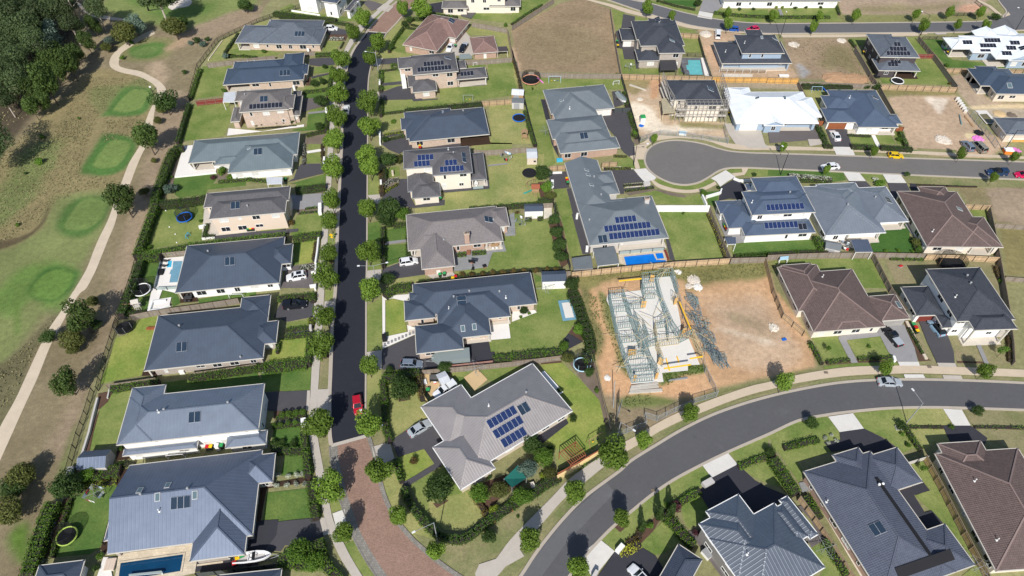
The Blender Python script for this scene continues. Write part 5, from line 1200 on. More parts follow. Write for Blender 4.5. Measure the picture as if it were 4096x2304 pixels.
Y('DD',*Q('230 180 300 90 580 140 570 290 320 340 180 290'));Y('lawn',*Q('320 100 560 90 580 140 300 110'));Y('lawn',*Q('310 350 560 310 560 380 305 410'));Y('DD',*Q('300 435 555 410 555 440 300 475'));Y('lawn_lime',*Q('240 510 520 475 500 720 130 750 150 650'));Y('LD',*Q('700 130 700 10 785 10 780 120'));Y('lawn',*Q('700 20 780 15 780 120 695 125'));Y('concrete',*Q('585 140 630 140 610 300 575 300'),name='driveway');Y('concrete',*Q('690 135 800 125 790 210 685 210'),name='driveway')
Y('LL',*Q('280 830 560 780 545 1025 270 1045'));Y('LL',*Q('50 830 290 820 280 1030 60 1040'));Y('DD',*Q('80 1050 515 1030 505 1220 250 1240 80 1230'));Y('concrete',*Q('515 1030 545 1030 540 1240 505 1230'),name='driveway');Y('concrete',*Q('625 1020 735 1015 720 1220 612 1230'),name='driveway');Y('LD',*Q('650 710 745 700 735 1000 630 1010'));Y('verge',*Q('670 400 770 380 760 600 660 650'));Y('lawn',*Q('615 1230 720 1225 720 1449 610 1449'));Y('mulch',*Q('680 640 770 620 750 700 660 710'))
Y('mulch',*Q('180 1240 500 1210 510 1300 180 1320'));Y('DD',*Q('210 1330 500 1300 490 1350 200 1375'));Y('LL',*Q('180 1420 455 1390 450 1449 470 1600 140 1620'));
Y('lawn',*Q('1110 180 1270 90 1265 620 1105 640'));Y('WP',*Q('1270 80 1560 60 1540 110 1490 130 1380 105 1300 120 1300 490 1530 440 1520 370 1600 400 1605 465 1275 610'));Y('lawn_lime',*Q('1300 120 1380 110 1495 130 1500 320 1515 440 1400 480 1300 490'));Y('DD',*Q('1270 620 1605 470 1650 660 1830 680 1900 760 1700 820 1270 820'));Y('DB',*Q('2100 560 2340 530 2370 680 2110 700'));Y('DB',*Q('1700 660 2400 640 2400 740 1720 820'));Y('concrete',*Q('1108 645 1265 625 1265 815 1200 820'),name='driveway')
Y('WP',*Q('2350 350 2540 330 2562 505 2345 525'));Y('WP',*Q('2110 490 2340 475 2340 530 2140 550'));Y('lawn',*Q('2345 530 2565 500 2576 500 2576 650 2370 690'));Y('LG',*Q('1100 830 1265 820 1260 1270 1110 1280 1100 950'));Y('LG',*Q('1320 930 1620 880 1680 1120 1730 1300 1500 1430 1340 1530 1320 1449'));Y('mulch',*Q('1435 1080 1550 1070 1555 1125 1435 1145'))
Y('sand',*Q('1680 870 1900 860 1960 940 1900 1000 1760 1090 1690 1000'));Y('lawn',*Q('1960 850 2576 770 2760 760 2400 960 2330 920 2230 830 2100 900 2200 1020 2060 980 1960 940'));Y('sand',*Q('2090 900 2225 810 2330 920 2200 1030'));Y('LL',*Q('1950 880 2090 900 2150 1110 2040 990'));
Y('DD',*Q('1350 1540 1500 1440 1720 1310 1900 1500 1890 1550 1780 1610 1885 1770 1810 1790 1690 1620 1430 1700'))
T(1,3)
Y('verge',*Q('640 130 760 100 780 400 690 440'));Y('lawn',*Q('745 720 890 660 890 770 760 815'));Y('CP',*Q('770 820 890 775 915 910 805 960'),name='driveway');Y('concrete',*Q('635 860 690 860 740 1030 680 1040'),name='driveway');Y('lawn',*Q('890 1130 1010 1080 1220 1449 1080 1449 950 1260'));Y('LL',*Q('290 240 470 220 490 430 250 440'));Y('deck',*Q('110 520 540 450 560 500 110 570'));Y('LL',*Q('110 610 510 565 560 860 65 915'));Y('DD',*Q('0 925 630 860 680 1050 400 1150 -10 1100 -200 1040'));Y('DD',*Q('-200 1000 60 920 320 1100 250 1200 -180 1180'))
Y('LD',*Q('1120 100 1300 50 1310 100 1170 150'));Y('concrete',*Q('1165 150 1345 95 1395 270 1300 310 1190 280'),name='driveway');Y('LG',*Q('1400 0 1550 -90 1350 95'));Y('lawn_lime',*Q('1420 255 1690 170 1790 310 1480 520'));Y('DD',*Q('1470 515 1820 310 1900 320 1520 550'));Y('LG',*Q('1260 510 1400 400 1470 560 1440 750 1560 820 1900 1110 1700 1150 1500 1010 1350 780'))
Y('lawn',*Q('1540 540 1900 325 2070 575 2150 590 2330 850 2100 990 1900 990 1700 850 1600 640'));Y('LG',*Q('1740 700 2120 600 2330 850 2100 1000 1900 985 1750 850'));Y('mulch',*Q('1780 720 1910 680 1940 690 1820 765'));Y('mulch',*Q('2150 560 2600 400 2700 500 2430 690 2360 830 2200 650'));Y('verge',*Q('1600 1030 1900 1110 2110 1120 2576 820 2700 760 2700 1000 2450 1200 2240 1310 2200 1449 2000 1449 1750 1260'));Y('verge',*Q('2576 1180 2800 1000 2900 1000 2576 1449 2380 1449'))
T(0,2)
Y('lawn_lime',*Q('1400 310 1600 260 1450 830 1425 880 1160 930 1000 970 1110 690 1160 500 1250 480'));Y('deck',*Q('1440 830 1510 830 1545 880 1425 885'));Y('lawn',*Q('1110 1040 1330 1010 1215 1449 1180 1560 900 1640 940 1449 1000 1230'));Y('mulch',*Q('990 1060 1140 1030 1080 1150 1000 1220 970 1220'));Y('mulch',*Q('890 1449 1000 1230 940 1449 900 1640 830 1640'))
Y('MG',*Q('1100 980 1570 900 1600 940 1120 1010'));Y('LL',*Q('1560 960 2576 840 2650 960 1680 1050 1680 960'));Y('deck',*Q('1170 1640 1250 1590 1340 1710 1170 1740'))
T(0,3)
Y('LL',*Q('860 590 1190 520 1190 640 1120 820 1030 1120 1000 1170 900 1230 540 1260 640 900 720 690'));Y('deck',*Q('1190 400 1290 370 1210 650 1150 730 1050 1090 1100 1080 1080 1240 1010 1180 1160 640'));Y('mulch',*Q('860 500 1180 440 1180 520 900 560'));Y('mulch',*Q('640 680 740 650 600 980 480 1260 440 1280 560 900'));
Y('travertine',*Q('1190 1240 1950 1115 1935 1300 1980 1300 1960 1420 1600 1500 1150 1500'));Y('WP',*Q('1040 1260 1160 1260 1120 1400 1140 1500 960 1500'));Y('DB',*Q('1960 1300 2450 1240 2600 1250 2600 1340 1970 1410'));Y('DB',*Q('2480 900 2800 880 2780 1040 2576 1300 2400 1300'));Y('deck',*Q('2560 500 2700 480 2620 900 2530 900'))
T(2,0)
Y('lawn',*Q('0 40 140 0 380 0 0 240'));Y('lawn',*Q('1000 90 1135 125 1100 280 1045 310'));Y('lawn',*Q('1240 160 1400 200 1340 210 1230 215'));Y('DD',*Q('1120 140 1240 165 1225 290 1240 420 1240 470 1280 690 1250 690 1235 595 1130 595 1110 490 1070 480 1045 320 1100 280'));Y('lawn',*Q('1070 490 1110 495 1130 590 1230 600 1250 690 1290 700 1480 690 1480 745 1110 740'));Y('lawn',*Q('1620 265 1840 310 1850 330 1650 325'));Y('lawn',*Q('1660 380 1880 380 1910 530 1690 530 1700 700 1740 740 1680 745 1660 530'));Y('slate',*Q('1700 580 1930 580 1960 750 1770 755 1700 720'));Y('WP',*Q('1900 580 1925 580 1985 765 1940 760'))
Y('lawn',*Q('110 760 600 770 1100 780 1130 900 1000 900 310 900 330 1000 290 1000 400 1449 440 1640 330 1700 240 1449 130 1100'));Y('DB',*Q('290 1000 340 1000 480 1600 400 1449'));Y('DD',*Q('870 1165 1030 1100 1170 1110 1200 1250 1200 1400 1230 1449 1240 1560 1180 1570 1060 1460 1040 1375 950 1275'));Y('DD',*Q('1005 920 1090 910 1130 1050 1030 1080'));Y('MG',*Q('1115 910 1140 910 1240 1300 1290 1449 1230 1449 1190 1250'))
Y('LG',*Q('0 590 60 780 60 900 -40 900'));Y('LG',*Q('0 1110 110 1110 200 1449 -250 1449 -60 1110'));Y('MG',*Q('20 600 50 620 110 890 80 890'));Y('lawn',*Q('1360 0 1880 110 1870 170 1500 80'));Y('turf',*Q('1520 0 1850 0 1850 80 1540 20'));Y('DG',*Q('1920 0 2090 0 2130 50 2040 130 1885 110'),name='driveway');Y('CP',*Q('1885 110 2025 135 2010 195 1865 170'),name='driveway');Y('concrete',*Q('1250 0 1350 0 1320 25'),name='driveway');Y('lawn',*Q('2030 100 2576 110 2576 235 2010 200'));Y('lawn',*Q('2070 90 2576 95 2576 150 2040 130'));Y('slab',*Q('1960 745 2000 760 1990 765'))
Y('rubble',*Q('2110 740 2420 745 2420 775 2110 775'),name='slab');Y('concrete',*Q('2140 1240 2480 1250 2500 1449 2400 1480 2250 1449 2180 1350'),name='driveway')
T(3,0)
Y('lawn',*Q('-20 130 100 90 300 60 330 10 640 0 700 70 700 180 760 215 0 235 0 160'));Y('PG',*Q('100 90 130 90 160 170 130 172'));Y('lawn',*Q('820 390 980 385 970 460 880 450'));Y('lawn',*Q('1370 380 1520 370 1680 540 1500 540'));Y('lawn',*Q('1470 590 1680 585 1830 855 1150 835 1120 770 1450 790'));Y('deck',*Q('1310 720 1440 720 1440 785 1280 780'));Y('LL',*Q('1540 390 1760 400 1830 530 1800 560 1860 600 2250 640 2400 660 2576 665 2576 690 1800 680 1700 560'));Y('verge',*Q('1860 340 2480 310 2480 330 1900 352'));Y('concrete',*Q('1670 330 1790 328 1800 345 1700 348'),name='driveway')
Y('LG',*Q('340 880 560 880 590 960 530 1100 490 1100 400 980'));Y('DD',*Q('580 1295 790 1295 835 1449 850 1480 670 1475 640 1449'));Y('lawn',*Q('805 1350 1040 1360 1080 1449 850 1449'));Y('lawn',*Q('1080 1360 1230 1360 1290 1449 1130 1449'));Y('lawn',*Q('1250 1310 1330 1320 1390 1449 1300 1449'));Y('WP',*Q('1040 1360 1080 1360 1140 1490 1100 1490'),name='footpath');Y('FP',*Q('800 1310 1280 1310 1250 1360 800 1350'));Y('concrete',*Q('-440 1240 -90 1250 -30 1449 20 1490 -200 1490 -330 1400'),name='driveway')
Y('DM',*Q('0 1320 480 1290 550 1400 20 1440'),name='patio');Y('concrete',*Q('400 1400 550 1400 560 1449 420 1470'),name='patio');Y('slab',*Q('2080 1110 2200 1110 2280 1200 2180 1190'));
T(3,1)
Y('verge',*Q('-100 85 600 95 690 115 0 100'));Y('verge',*Q('870 88 2576 160 2576 185 880 120'));Y('LL',*Q('560 20 650 20 660 45 570 42'));Y('LL',*Q('840 35 1500 60 1500 80 860 55'));Y('CP',*Q('650 28 840 28 880 122 690 112'),name='driveway');Y('DD',*Q('640 -20 820 -20 840 28 655 28'));Y('verge',*Q('1500 40 1900 60 1900 95 1500 80'))
Y('LL',*Q('0 255 750 280 790 360 560 400 310 385 290 330 0 320'));Y('CP',*Q('755 280 920 290 985 372 815 372'),name='driveway');Y('DD',*Q('815 372 985 375 1050 440 1100 520 900 500'));Y('lawn',*Q('920 290 1150 300 1200 390 1040 380 990 360'));Y('CP',*Q('1150 298 1335 308 1395 392 1205 390'),name='driveway');Y('DD',*Q('1205 390 1395 395 1430 470 1300 480 1320 560 1260 560'));Y('verge',*Q('1340 312 2576 362 2700 370 2700 440 1500 415 1400 390'));Y('mulch',*Q('1410 395 2100 425 2100 440 1500 430'))
Y('LL',*Q('0 980 540 960 560 1060 0 1090 -330 1160 -350 1010 -200 990'));Y('turf',*Q('1110 870 1370 800 1420 860 1430 960 1490 1090 1060 1085 1030 1000'));Y('FP',*Q('1100 800 1370 790 1345 860 1150 870'));Y('FP',*Q('590 930 1100 910 1120 990 1030 995 1020 1030 850 1050 700 1000'));Y('GP',*Q('1370 800 1430 800 1600 1030 1560 1060 1440 900'));Y('lawn',*Q('2020 640 2230 650 2290 1110 2180 1100 2200 1040 2280 1035'));Y('lawn',*Q('150 1100 400 1160 1080 1150 1250 1449 970 1449 840 1257 500 1290 440 1200 60 1210 50 1180'));Y('LD',*Q('1180 1170 1760 1180 2280 1190 2400 1449 2420 1600 2300 1500 2140 1240 1600 1260 1640 1400 1290 1410'));Y('DB',*Q('1430 395 1490 400 1520 470 1440 465'))
T(2,1)
Y('LG',*Q('0 100 130 90 150 210 260 210 240 330 290 500 300 570 0 600'));Y('LG',*Q('270 0 400 0 440 100 530 190 530 210 380 215 340 120'));Y('mulch',*Q('260 380 330 380 430 560 290 560'));Y('lawn',*Q('420 455 545 450 610 700 690 1050 705 1110 590 1145 500 760 440 560'));Y('DD',*Q('380 290 545 275 580 440 415 455 375 370'));Y('DD',*Q('550 450 590 440 790 1040 780 1110 710 1110 600 705 612 700'));Y('lawn',*Q('10 700 100 700 130 770 30 850'));Y('pebble',*Q('320 610 400 610 400 730 320 755'))
Y('lawn',*Q('1010 145 1180 130 1220 160 1240 255 1060 230'));Y('pebble',*Q('910 235 1060 220 1240 250 920 258'));Y('DD',*Q('1050 0 1230 10 1185 130 1130 90'));Y('DD',*Q('925 262 1220 258 1330 380 1120 400 1130 500 1070 505 1000 330'));Y('pebble',*Q('1110 405 1330 385 1380 400 1370 430 1140 440'));Y('MG',*Q('1130 490 1430 440 1440 465 1180 520'));Y('DD',*Q('1110 450 1420 415 1435 440 1130 475'));Y('lawn',*Q('1280 500 1450 470 1740 535 1900 500 1940 610 1450 605 1410 520'));Y('MG',*Q('1440 465 1470 455 1740 515 1740 540 1600 520'));Y('lawn',*Q('1400 370 1480 350 1620 410 1740 425 1870 405 1990 350 2050 370 1940 428 1800 462 1600 440'));Y('lawn',*Q('1265 155 1320 160 1350 235 1290 245'))
Y('lawn',*Q('2155 265 2200 250 2300 250 2315 285 2200 290'));Y('lawn',*Q('2370 250 2576 255 2576 330 2330 320'));Y('DB',*Q('2100 430 2250 345 2330 400 2360 460 2330 560 2190 550 2080 570'));Y('LL',*Q('1960 480 2090 470 2060 630 1970 610'));Y('lawn',*Q('1480 680 1960 685 2120 1140 1640 1165 1580 940'));Y('MG',*Q('1960 685 1990 690 2160 1140 2125 1145'));Y('DD',*Q('1545 950 1580 960 1640 1170 1590 1165'));Y('travertine',*Q('1060 1050 1540 1050 1580 1160 1140 1220 1080 1200'));Y('lawn',*Q('2200 1080 2240 1000 2340 990 2576 985 2576 1110 2240 1140'));Y('DG',*Q('2040 690 2100 700 2200 880 2350 900 2340 990 2260 1000 2150 950'),name='patio');Y('lawn',*Q('120 770 360 760 440 1100 480 1230 0 1270 -500 1290 -180 1100 40 920 40 860'));Y('mulch',*Q('370 800 500 780 580 1190 500 1250 440 1100'))
Y('LD',*Q('0 630 120 625 130 700 0 700'));Y('LL',*Q('220 1300 300 1340 260 1500 240 1449'))
T(2,2)
Y('lawn',*Q('240 -60 500 -100 560 0 650 330 560 460 460 600 0 650 -100 640 -230 520 0 340 250 240 250 150'));Y('WP',*Q('0 240 230 220 250 245 0 340'));Y('DB',*Q('460 590 570 455 715 540 560 620'),name='patio');Y('mulch',*Q('570 450 650 340 700 350 715 540'));Y('lawn_lime',*Q('290 770 500 745 720 960 880 1130 940 1400 960 1500 720 1690 280 1570 420 1449 620 1260 370 950'));Y('lawn',*Q('-130 790 90 765 0 830 -100 870'));Y('MG',*Q('560 740 640 700 800 760 960 1290 940 1390 880 1130 720 950'));Y('mulch',*Q('300 730 500 700 500 750 290 770'));Y('DB',*Q('240 1500 540 1310 570 1360 300 1570'))
Y('slab',*Q('965 60 1300 20 1290 -100 1640 -120 1660 150 1700 360 1680 500 1780 510 1890 770 1770 780 1770 830 1510 855 1525 945 1200 965 1100 650 1030 300 950 120'))
Y('verge',*Q('2100 1060 2576 940 3000 840 3100 840 3080 870 2576 980 2200 1090'));Y('verge',*Q('1500 1449 1700 1350 1950 1240 2300 1120 2576 1050 2840 990 2860 1010 2300 1170 2000 1290 1700 1430'))
T(2,3)
Y('LG',*Q('290 110 540 0 820 0 900 60 880 160 460 380 430 200'));Y('verge',*Q('200 650 530 480 860 240 880 260 530 520 280 760 0 1050 -200 1200 -180 900'));Y('verge',*Q('60 1210 300 950 640 590 930 360 1090 380 720 640 380 1030 140 1330 0 1449 -100 1449'));Y('LD',*Q('1160 200 1290 150 1400 70 1640 0 1480 60 1200 290'));Y('verge',*Q('1390 70 1560 0 1640 0 1420 110'))
Y('lawn',*Q('880 1070 1020 930 1200 800 1450 610 1700 450 1900 305 2010 460 1930 530 1500 760 1250 1000 1040 1200'));Y('CP',*Q('1918 338 2174 210 2270 325 2010 460'),name='driveway');Y('DB',*Q('2010 460 2270 325 2330 380 2450 490 2576 560 2800 650 2430 850 2265 640 1980 770 1880 600'));Y('lawn',*Q('2150 175 2576 20 2576 250 2280 320'));Y('lawn',*Q('2320 370 2576 290 2800 350 2740 560 2576 520 2440 460'));Y('mulch',*Q('2280 325 2576 245 2576 285 2310 360'))
Y('lawn',*Q('1700 740 1890 640 1990 780 1890 920 1770 970 1720 870'));Y('lawn',*Q('1290 1120 1560 860 1700 1000 1870 1160 1690 1130 1500 1230 1440 1240 1290 1150'));Y('CP',*Q('760 1180 880 1075 1035 1200 850 1430 800 1449 740 1360'),name='driveway');Y('DB',*Q('1035 1205 1080 1215 1290 1150 1440 1240 1530 1385 1430 1500 830 1500'));Y('mulch',*Q('1010 940 1090 1010 1170 940 1090 890'));Y('mulch',*Q('1100 1170 1290 1000 1500 800 1800 640 1900 620 1720 740 1480 900 1420 1000 1290 1130'));Y('lawn',*Q('570 1449 700 1300 800 1449'));Y('DM',*Q('1780 1000 1900 980 2250 1449 2100 1449'),name='patio')
T(3,3)
Y('lawn',*Q('0 0 250 -170 600 -150 720 0 850 150 640 200 300 300 360 400 310 510 90 180 0 50'));Y('CP',*Q('605 -155 855 -190 965 -35 720 0'),name='driveway');Y('DB',*Q('720 0 965 -35 1140 50 1300 160 1000 300 880 160 640 200 560 100 730 80'));Y('lawn',*Q('860 -190 1320 -235 1340 -100 1480 160 1360 210 1200 70 1000 -20'));Y('LG',*Q('1400 -235 1760 -235 1850 -100 1950 100 1700 110 1590 170 1480 120 1420 0'));Y('CP',*Q('1760 -235 1950 -225 2040 -65 1870 -65'),name='driveway');Y('DB',*Q('1760 -65 2040 -65 2210 60 2150 180 2100 90 1830 100'));Y('LD',*Q('1960 -225 2700 -225 2700 400 2576 340 2435 170 2200 60 2060 -60'));Y('mulch',*Q('1830 -60 2576 -30 2576 -20 2060 -45'))
Y('lawn',*Q('1430 310 1600 270 1800 620 2250 1449 1950 1449 2085 1340 1780 935 1480 640 1630 580 1560 500'));Y('DB',*Q('1300 600 1560 500 1630 590 1470 635 1580 810 1650 790 1780 935 1585 990'),name='patio');Y('pebble',*Q('540 790 580 770 1010 1449 930 1449'));Y('lawn',*Q('430 1170 560 1105 780 1449 520 1449 570 1360'));Y('DM',*Q('380 1070 500 1020 430 880 300 750 400 720 570 1080 440 1160'),name='patio');Y('mulch',*Q('560 1100 600 1060 850 1449 790 1449'));Y('mulch',*Q('0 250 60 200 300 530 310 620 250 640'));Y('GP',*Q('310 510 360 500 440 590 350 610'));Y('mulch',*Q('350 640 430 620 550 850 500 800'))
T(3,2)
Y('lawn',*Q('440 495 670 465 710 500 835 720 570 745 520 640'));Y('lawn',*Q('795 525 1130 485 1250 690 900 715'));Y('DG',*Q('1110 390 1370 365 1400 440 1475 600 1510 745 1305 745 1210 640 1130 485 790 525 905 750 840 755 705 500 720 485 1000 440'));Y('mulch',*Q('560 745 840 720 840 755 600 775'));Y('mulch',*Q('890 715 1255 690 1290 740 905 750'));Y('mulch',*Q('1370 340 1410 320 1460 420 1600 700 1640 730 1520 740 1475 600 1400 430'));Y('lawn',*Q('560 785 900 755 1300 745 1315 780 800 790 560 820'));Y('CP',*Q('1305 742 1515 742 1527 782 1325 782'));Y('CP',*Q('1365 868 1560 868 1585 905 1380 905'));Y('concrete',*Q('1700 752 1885 755 1900 797 1720 792'));Y('concrete',*Q('1755 875 1940 880 1962 918 1770 912'))
Y('LD',*Q('1455 420 1510 440 1600 620 1710 790 1530 785 1640 730 1600 690'));Y('DD',*Q('1510 310 1720 300 1800 450 1870 640 1880 755 1700 752 1600 540'));Y('DB',*Q('1730 300 1810 460 1880 420 1870 300'));Y('LD',*Q('1810 480 1920 480 2100 560 2170 730 1900 735 1870 620'));Y('LD',*Q('2140 560 2350 540 2430 700 2440 765 2220 765'));Y('PG',*Q('2090 555 2135 555 2225 765 2180 765'));Y('mulch',*Q('1900 733 2160 740 2170 758 1905 755'));Y('verge',*Q('1890 758 2480 770 2480 815 1905 800'));Y('FP',*Q('1990 550 2070 440 2300 430 2230 550'));Y('verge',*Q('600 900 1370 870 1380 905 700 955 300 1010 220 1010'));Y('verge',*Q('1960 880 2576 905 2576 945 1965 918'));Y('verge',*Q('1560 868 1760 875 1770 912 1590 905'))
Y('lawn',*Q('90 1449 600 1300 720 1449 700 1640 0 1650'));Y('lawn',*Q('860 1260 1320 1218 1400 1350 1280 1390 1320 1449 960 1420'));Y('LG',*Q('1330 1218 1760 1215 1830 1370 1420 1385 1390 1340'));Y('LD',*Q('1970 1225 2576 1245 2700 1250 2700 1400 2060 1395'));Y('mulch',*Q('1430 1385 1830 1380 1760 1420 1440 1410'))
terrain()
T(1,0)
Ho('white two-storey house at the top edge beside the red brick road',5.6,(480,-32,905,25),[(400,-45,770,-190),(660,12,915,-80)],'r_charcoal','w_white',low=(3.2,[(890,100,1060,-25)],'t_dark'),blinds=.2,seed=1)
Ho('single-storey house with slate grey tile roof beside a white hatchback, near the top',2.7,(-211,430,655,442),[(-211,430,690,264),(15,440,690,204),(470,442,712,290)],'t_slate','w_brickp',o=[(-200,428,-50,380)],pv=[(440,343,3,1,'hot_glass')],vents=[(150,215)],gar=[],seed=2)
Ho('low house with navy sheet roof and long rear alfresco, above the taupe tiled one',2.7,(-331,855,480,800),[(-331,855,500,640),(-240,720,300,590),(262,700,488,530),(430,748,530,648)],'r_navy','w_brickp',o=[(-300,850,-60,770)],pv=[(292,735,3,1,'hot_glass')],vents=[(-80,625),(-10,620)],seed=3)
Ho('two-storey house with taupe tile roof, a row of solar panels and a white awning',5.5,(-166,1130,370,1095),[(-166,1130,362,885),(-215,1018,100,900),(200,1098,395,950)],'t_grey','w_bricktan',low=(2.7,[(-256,1225,-130,1075),(340,1165,470,960),(370,970,458,912)]),pv=[(80,998,2,1,'hot_glass'),(100,1067,9,1,'pv_black')],vents=[(-110,955,'w')],seed=4)
Ho('cream house cut by the top edge with a grey roof and timber deck',5.6,(2100,-20,2480,-20),[(2100,-20,2520,-170)],'t_grey','w_cream',low=(2.7,[(1870,82,2138,8),(2350,62,2660,-30)]),pitch=20,seed=5)
r_,_,_=Ho('terracotta tile roofed brick house set diagonally near the top of the dark road',2.7,(1505,455,1815,515),[(1820,515,1722,180),(2015,385,1748,140),(1500,452,1770,400)],'t_terra','w_brick',pv=[(1968,210,2,1,'hot_glass')],sky=[(1878,185)],seed=6)
Ho('detached brick garage with terracotta hip roof beside the diagonal brick house',2.3,(2185,540,2425,520),[(2185,540,2392,360)],'t_terra','w_brick',cat='garage',name='garage',gar=[(2303,552,.9,2.,'g_white')],win=False,seed=7)
Ho('two-storey pinkish brick house with grey tile roof and seventeen black solar panels',5.5,(1580,755,2022,718),[(1435,690,1960,540),(1580,755,1998,527)],'t_dark','w_bricktan',low=(2.7,[(1580,930,1800,775),(1535,875,1780,740),(2010,802,2302,675),(2030,690,2100,605)]),o=[(2040,798,2310,720,1)],pv=[(1788,642,6,1,'pv_black'),(1795,692,10,1,'pv_black'),(1928,585,1,1,'hot_glass'),(2122,744,4,1,'pv_black')],seed=8)
Ho('long charcoal metal roofed house with timber alfresco deck, opposite the parked white sedan',2.7,(1545,1425,2337,1350),[(1545,1425,2287,1078),(1490,1130,2000,1350),(1455,1193,1720,1283)],'r_charcoal','w_brickp',o=[(2060,1400,2337,1270),(1470,1285,1600,1240)],sky=[(1880,1133,1.6,.3)],vents=[(2085,1120)],gar=[],patio='deck',seed=9)
T(1,1)
Ho('greenish grey metal roofed house with many hips beside a big white patio',2.8,(-621,-36,430,-119),[(-681,193,440,-119),(-281,292,395,-60),(-416,212,-120,100)],'r_green','w_white',o=[(-660,190,-430,90)],pv=[(20,78,2,1,'hot_glass')],sky=[(-70,45,.5,.8)],seed=10)
Ho('two-storey house with dark taupe tile roof overlooking a yard with a blue trampoline',5.5,(-471,755,312,685),[(-526,640,345,425),(-471,755,315,500)],'t_dark','w_pink',pv=[(-206,618,2,1,'hot_glass')],vents=[(-84,628)],pitch=20,seed=11)
Ho('navy charcoal metal roofed house with a swimming pool on its left side',2.8,(-696,1025,310,933),[(-811,1497,290,935),(100,1222,372,1005)],'r_charcoal','w_white',o=[(-800,1490,-640,1400)],pv=[(-262,1180,2,1,'hot_glass')],vents=[(-480,1085)],pitch=23,seed=12,patio='deck')
Ho('two-storey cream house with grey tile roof and four blocks of blue solar panels',5.6,(1780,315,2180,285),[(1488,248,2145,22),(1780,315,2147,40)],'t_dark','w_cream',low=(2.7,[(1575,545,1845,375),(1530,478,1775,260),(2165,362,2282,88)]),o=[(2165,360,2320,240,1)],pv=[(1705,137,4,1),(1670,200,4,1),(1962,190,3,1),(1970,252,6,1),(2090,138,2,1,'hot_glass','l')],vents=[(1988,92),(1935,60,'p')],gut='trim_grey',seed=13)
Ho('brick house with lavender grey tile roof and a tall brick chimney',2.8,(1990,1028,2485,978),[(2485,978,1512,712),(1560,1066,1900,850),(2000,1225,1640,860),(2550,822,2300,655)],'t_taupe','w_brick',o=[(2300,1000,2480,930),(1545,1066,1660,960)],pv=[(2338,762,1,2,'hot_glass','l')],vents=[(2390,768),(1892,970)],chim=[(2125,985,2.6,'w_brick')],gar=[(1835,1270,.9,1.2,'g_white')],seed=14)
T(1,2)
Ho('charcoal metal roofed house with white framed skylight-like panel above a fenced lawn with trampoline',2.7,(-1126,833,0,711),[(-1126,833,130,168),(-176,320,155,68),(-60,578,226,328)],'r_charcoal','w_brickgrey',o=[(-1110,830,-1030,760)],pv=[(-746,592,2,1,'hot_glass')],vents=[(-768,386),(-152,700)],patio='deck',seed=15)
T(0,2)
Ho('two-storey pale blue metal roofed house above a long lower roof and three bins',5.,(1175,1577,2350,1449),[(1175,1577,2661,962),(1335,1008,1530,1540)],'r_blue','w_white',low=(2.7,[(1235,1689,1992,1540),(2270,1609,2690,1430)]),pv=[(1960,1300,2,1,'hot_glass')],vents=[(1655,1228),(2297,1158),(1598,1250,'p')],pitch=21,seed=16)
T(0,3)
Ho('largest steel blue metal roofed house with skylights, beside the dark blue pool',2.9,(1080,1225,1935,1115),[(1080,1225,2640,180,'W'),(1050,1092,1400,728),(1910,1300,2552,470),(2400,540,2771,212)],'r_slate','w_brickgrey',o=[(1150,1215,1900,1060),(1915,1298,2200,1230)],pv=[(1820,710,3,1,'hot_glass')],sky=Q('1587 655 1962 635 1408 590 1690 538'),vents=[(1420,632),(1892,574),(1605,800,'p')],pitch=25,patio='travertine',seed=17)
Ho('dark roofed house cut by the bottom edge behind the boat',2.7,(2140,1449,2833,1378),[(2140,1700,2833,1378)],'r_charcoal','w_brickgrey',seed=18)
T(1,2)
Ho('charcoal metal roofed house with a large covered boat parked at its side',2.8,(1620,660,2090,608),[(2826,155,1572,-38),(2562,287,1800,0),(2365,467,1850,100),(1620,660,2058,330),(1500,328,1790,100),(1545,120,1850,18)],'r_charcoal','w_brickp',o=[(2085,493,2365,420),(1520,400,1640,330),(2360,303,2560,240)],pv=[(2070,128,1,2,'hot_glass','l')],sky=[(2082,408),(2197,392)],vents=[(1990,92),(2147,36),(1942,210,'p'),(2514,100,'p'),(2450,40)],seed=19)
Ho('corner house with mushroom grey ribbed roof and twenty-four blue solar panels',2.9,(2155,1112,2781,760),[(2781,760,2215,1825),(1660,1195,2360,1372),(1780,1604,2405,1814)],'r_mush','w_buff',pv=[(2473,1300,6,1),(2535,1400,6,1),(2592,1503,5,1),(2693,1214,2,1,'hot_glass')],vents=[(2718,1055),(2342,1190,'p')],gut='trim_white',seed=20)
T(2,0)
Ho('sprawling grey-green metal roofed house with white double garage and dark forecourt',2.8,(795,1105,1028,1083),[(312,905,1030,1086),(490,1544,1040,1375),(470,1500,952,1275),(330,905,865,1157),(410,1400,900,1156)],'r_grey','w_brick',gar=[(905,1125,5.,2.3,'g_white')],pv=[(723,1368,2,1,'hot_glass')],sky=[(500,1012,.6,1.)],vents=[(580,1095,'p')],seed=21)
T(2,1)
Ho('large grey metal roofed house with three rows of blue solar panels above a blue pool',2.9,(775,1022,1573,943),[(535,190,1030,660,'N'),(775,1022,1402,522),(820,400,1000,270),(840,520,1042,388),(880,640,1150,545)],'r_grey','w_palegrey',o=[(1060,1010,1555,900)],pv=[(1142,760,5,1),(1160,836,11,1),(1230,910,12,1),(912,958,2,1,'hot_glass')],sky=[(750,264,.6,1.),(765,312,.6,1.),(798,412,.6,1.)],vents=[(825,335),(896,515),(778,768),(686,135,'p')],chim=[(1352,590,1.2,'w_palegrey')],seed=22)
T(2,0)
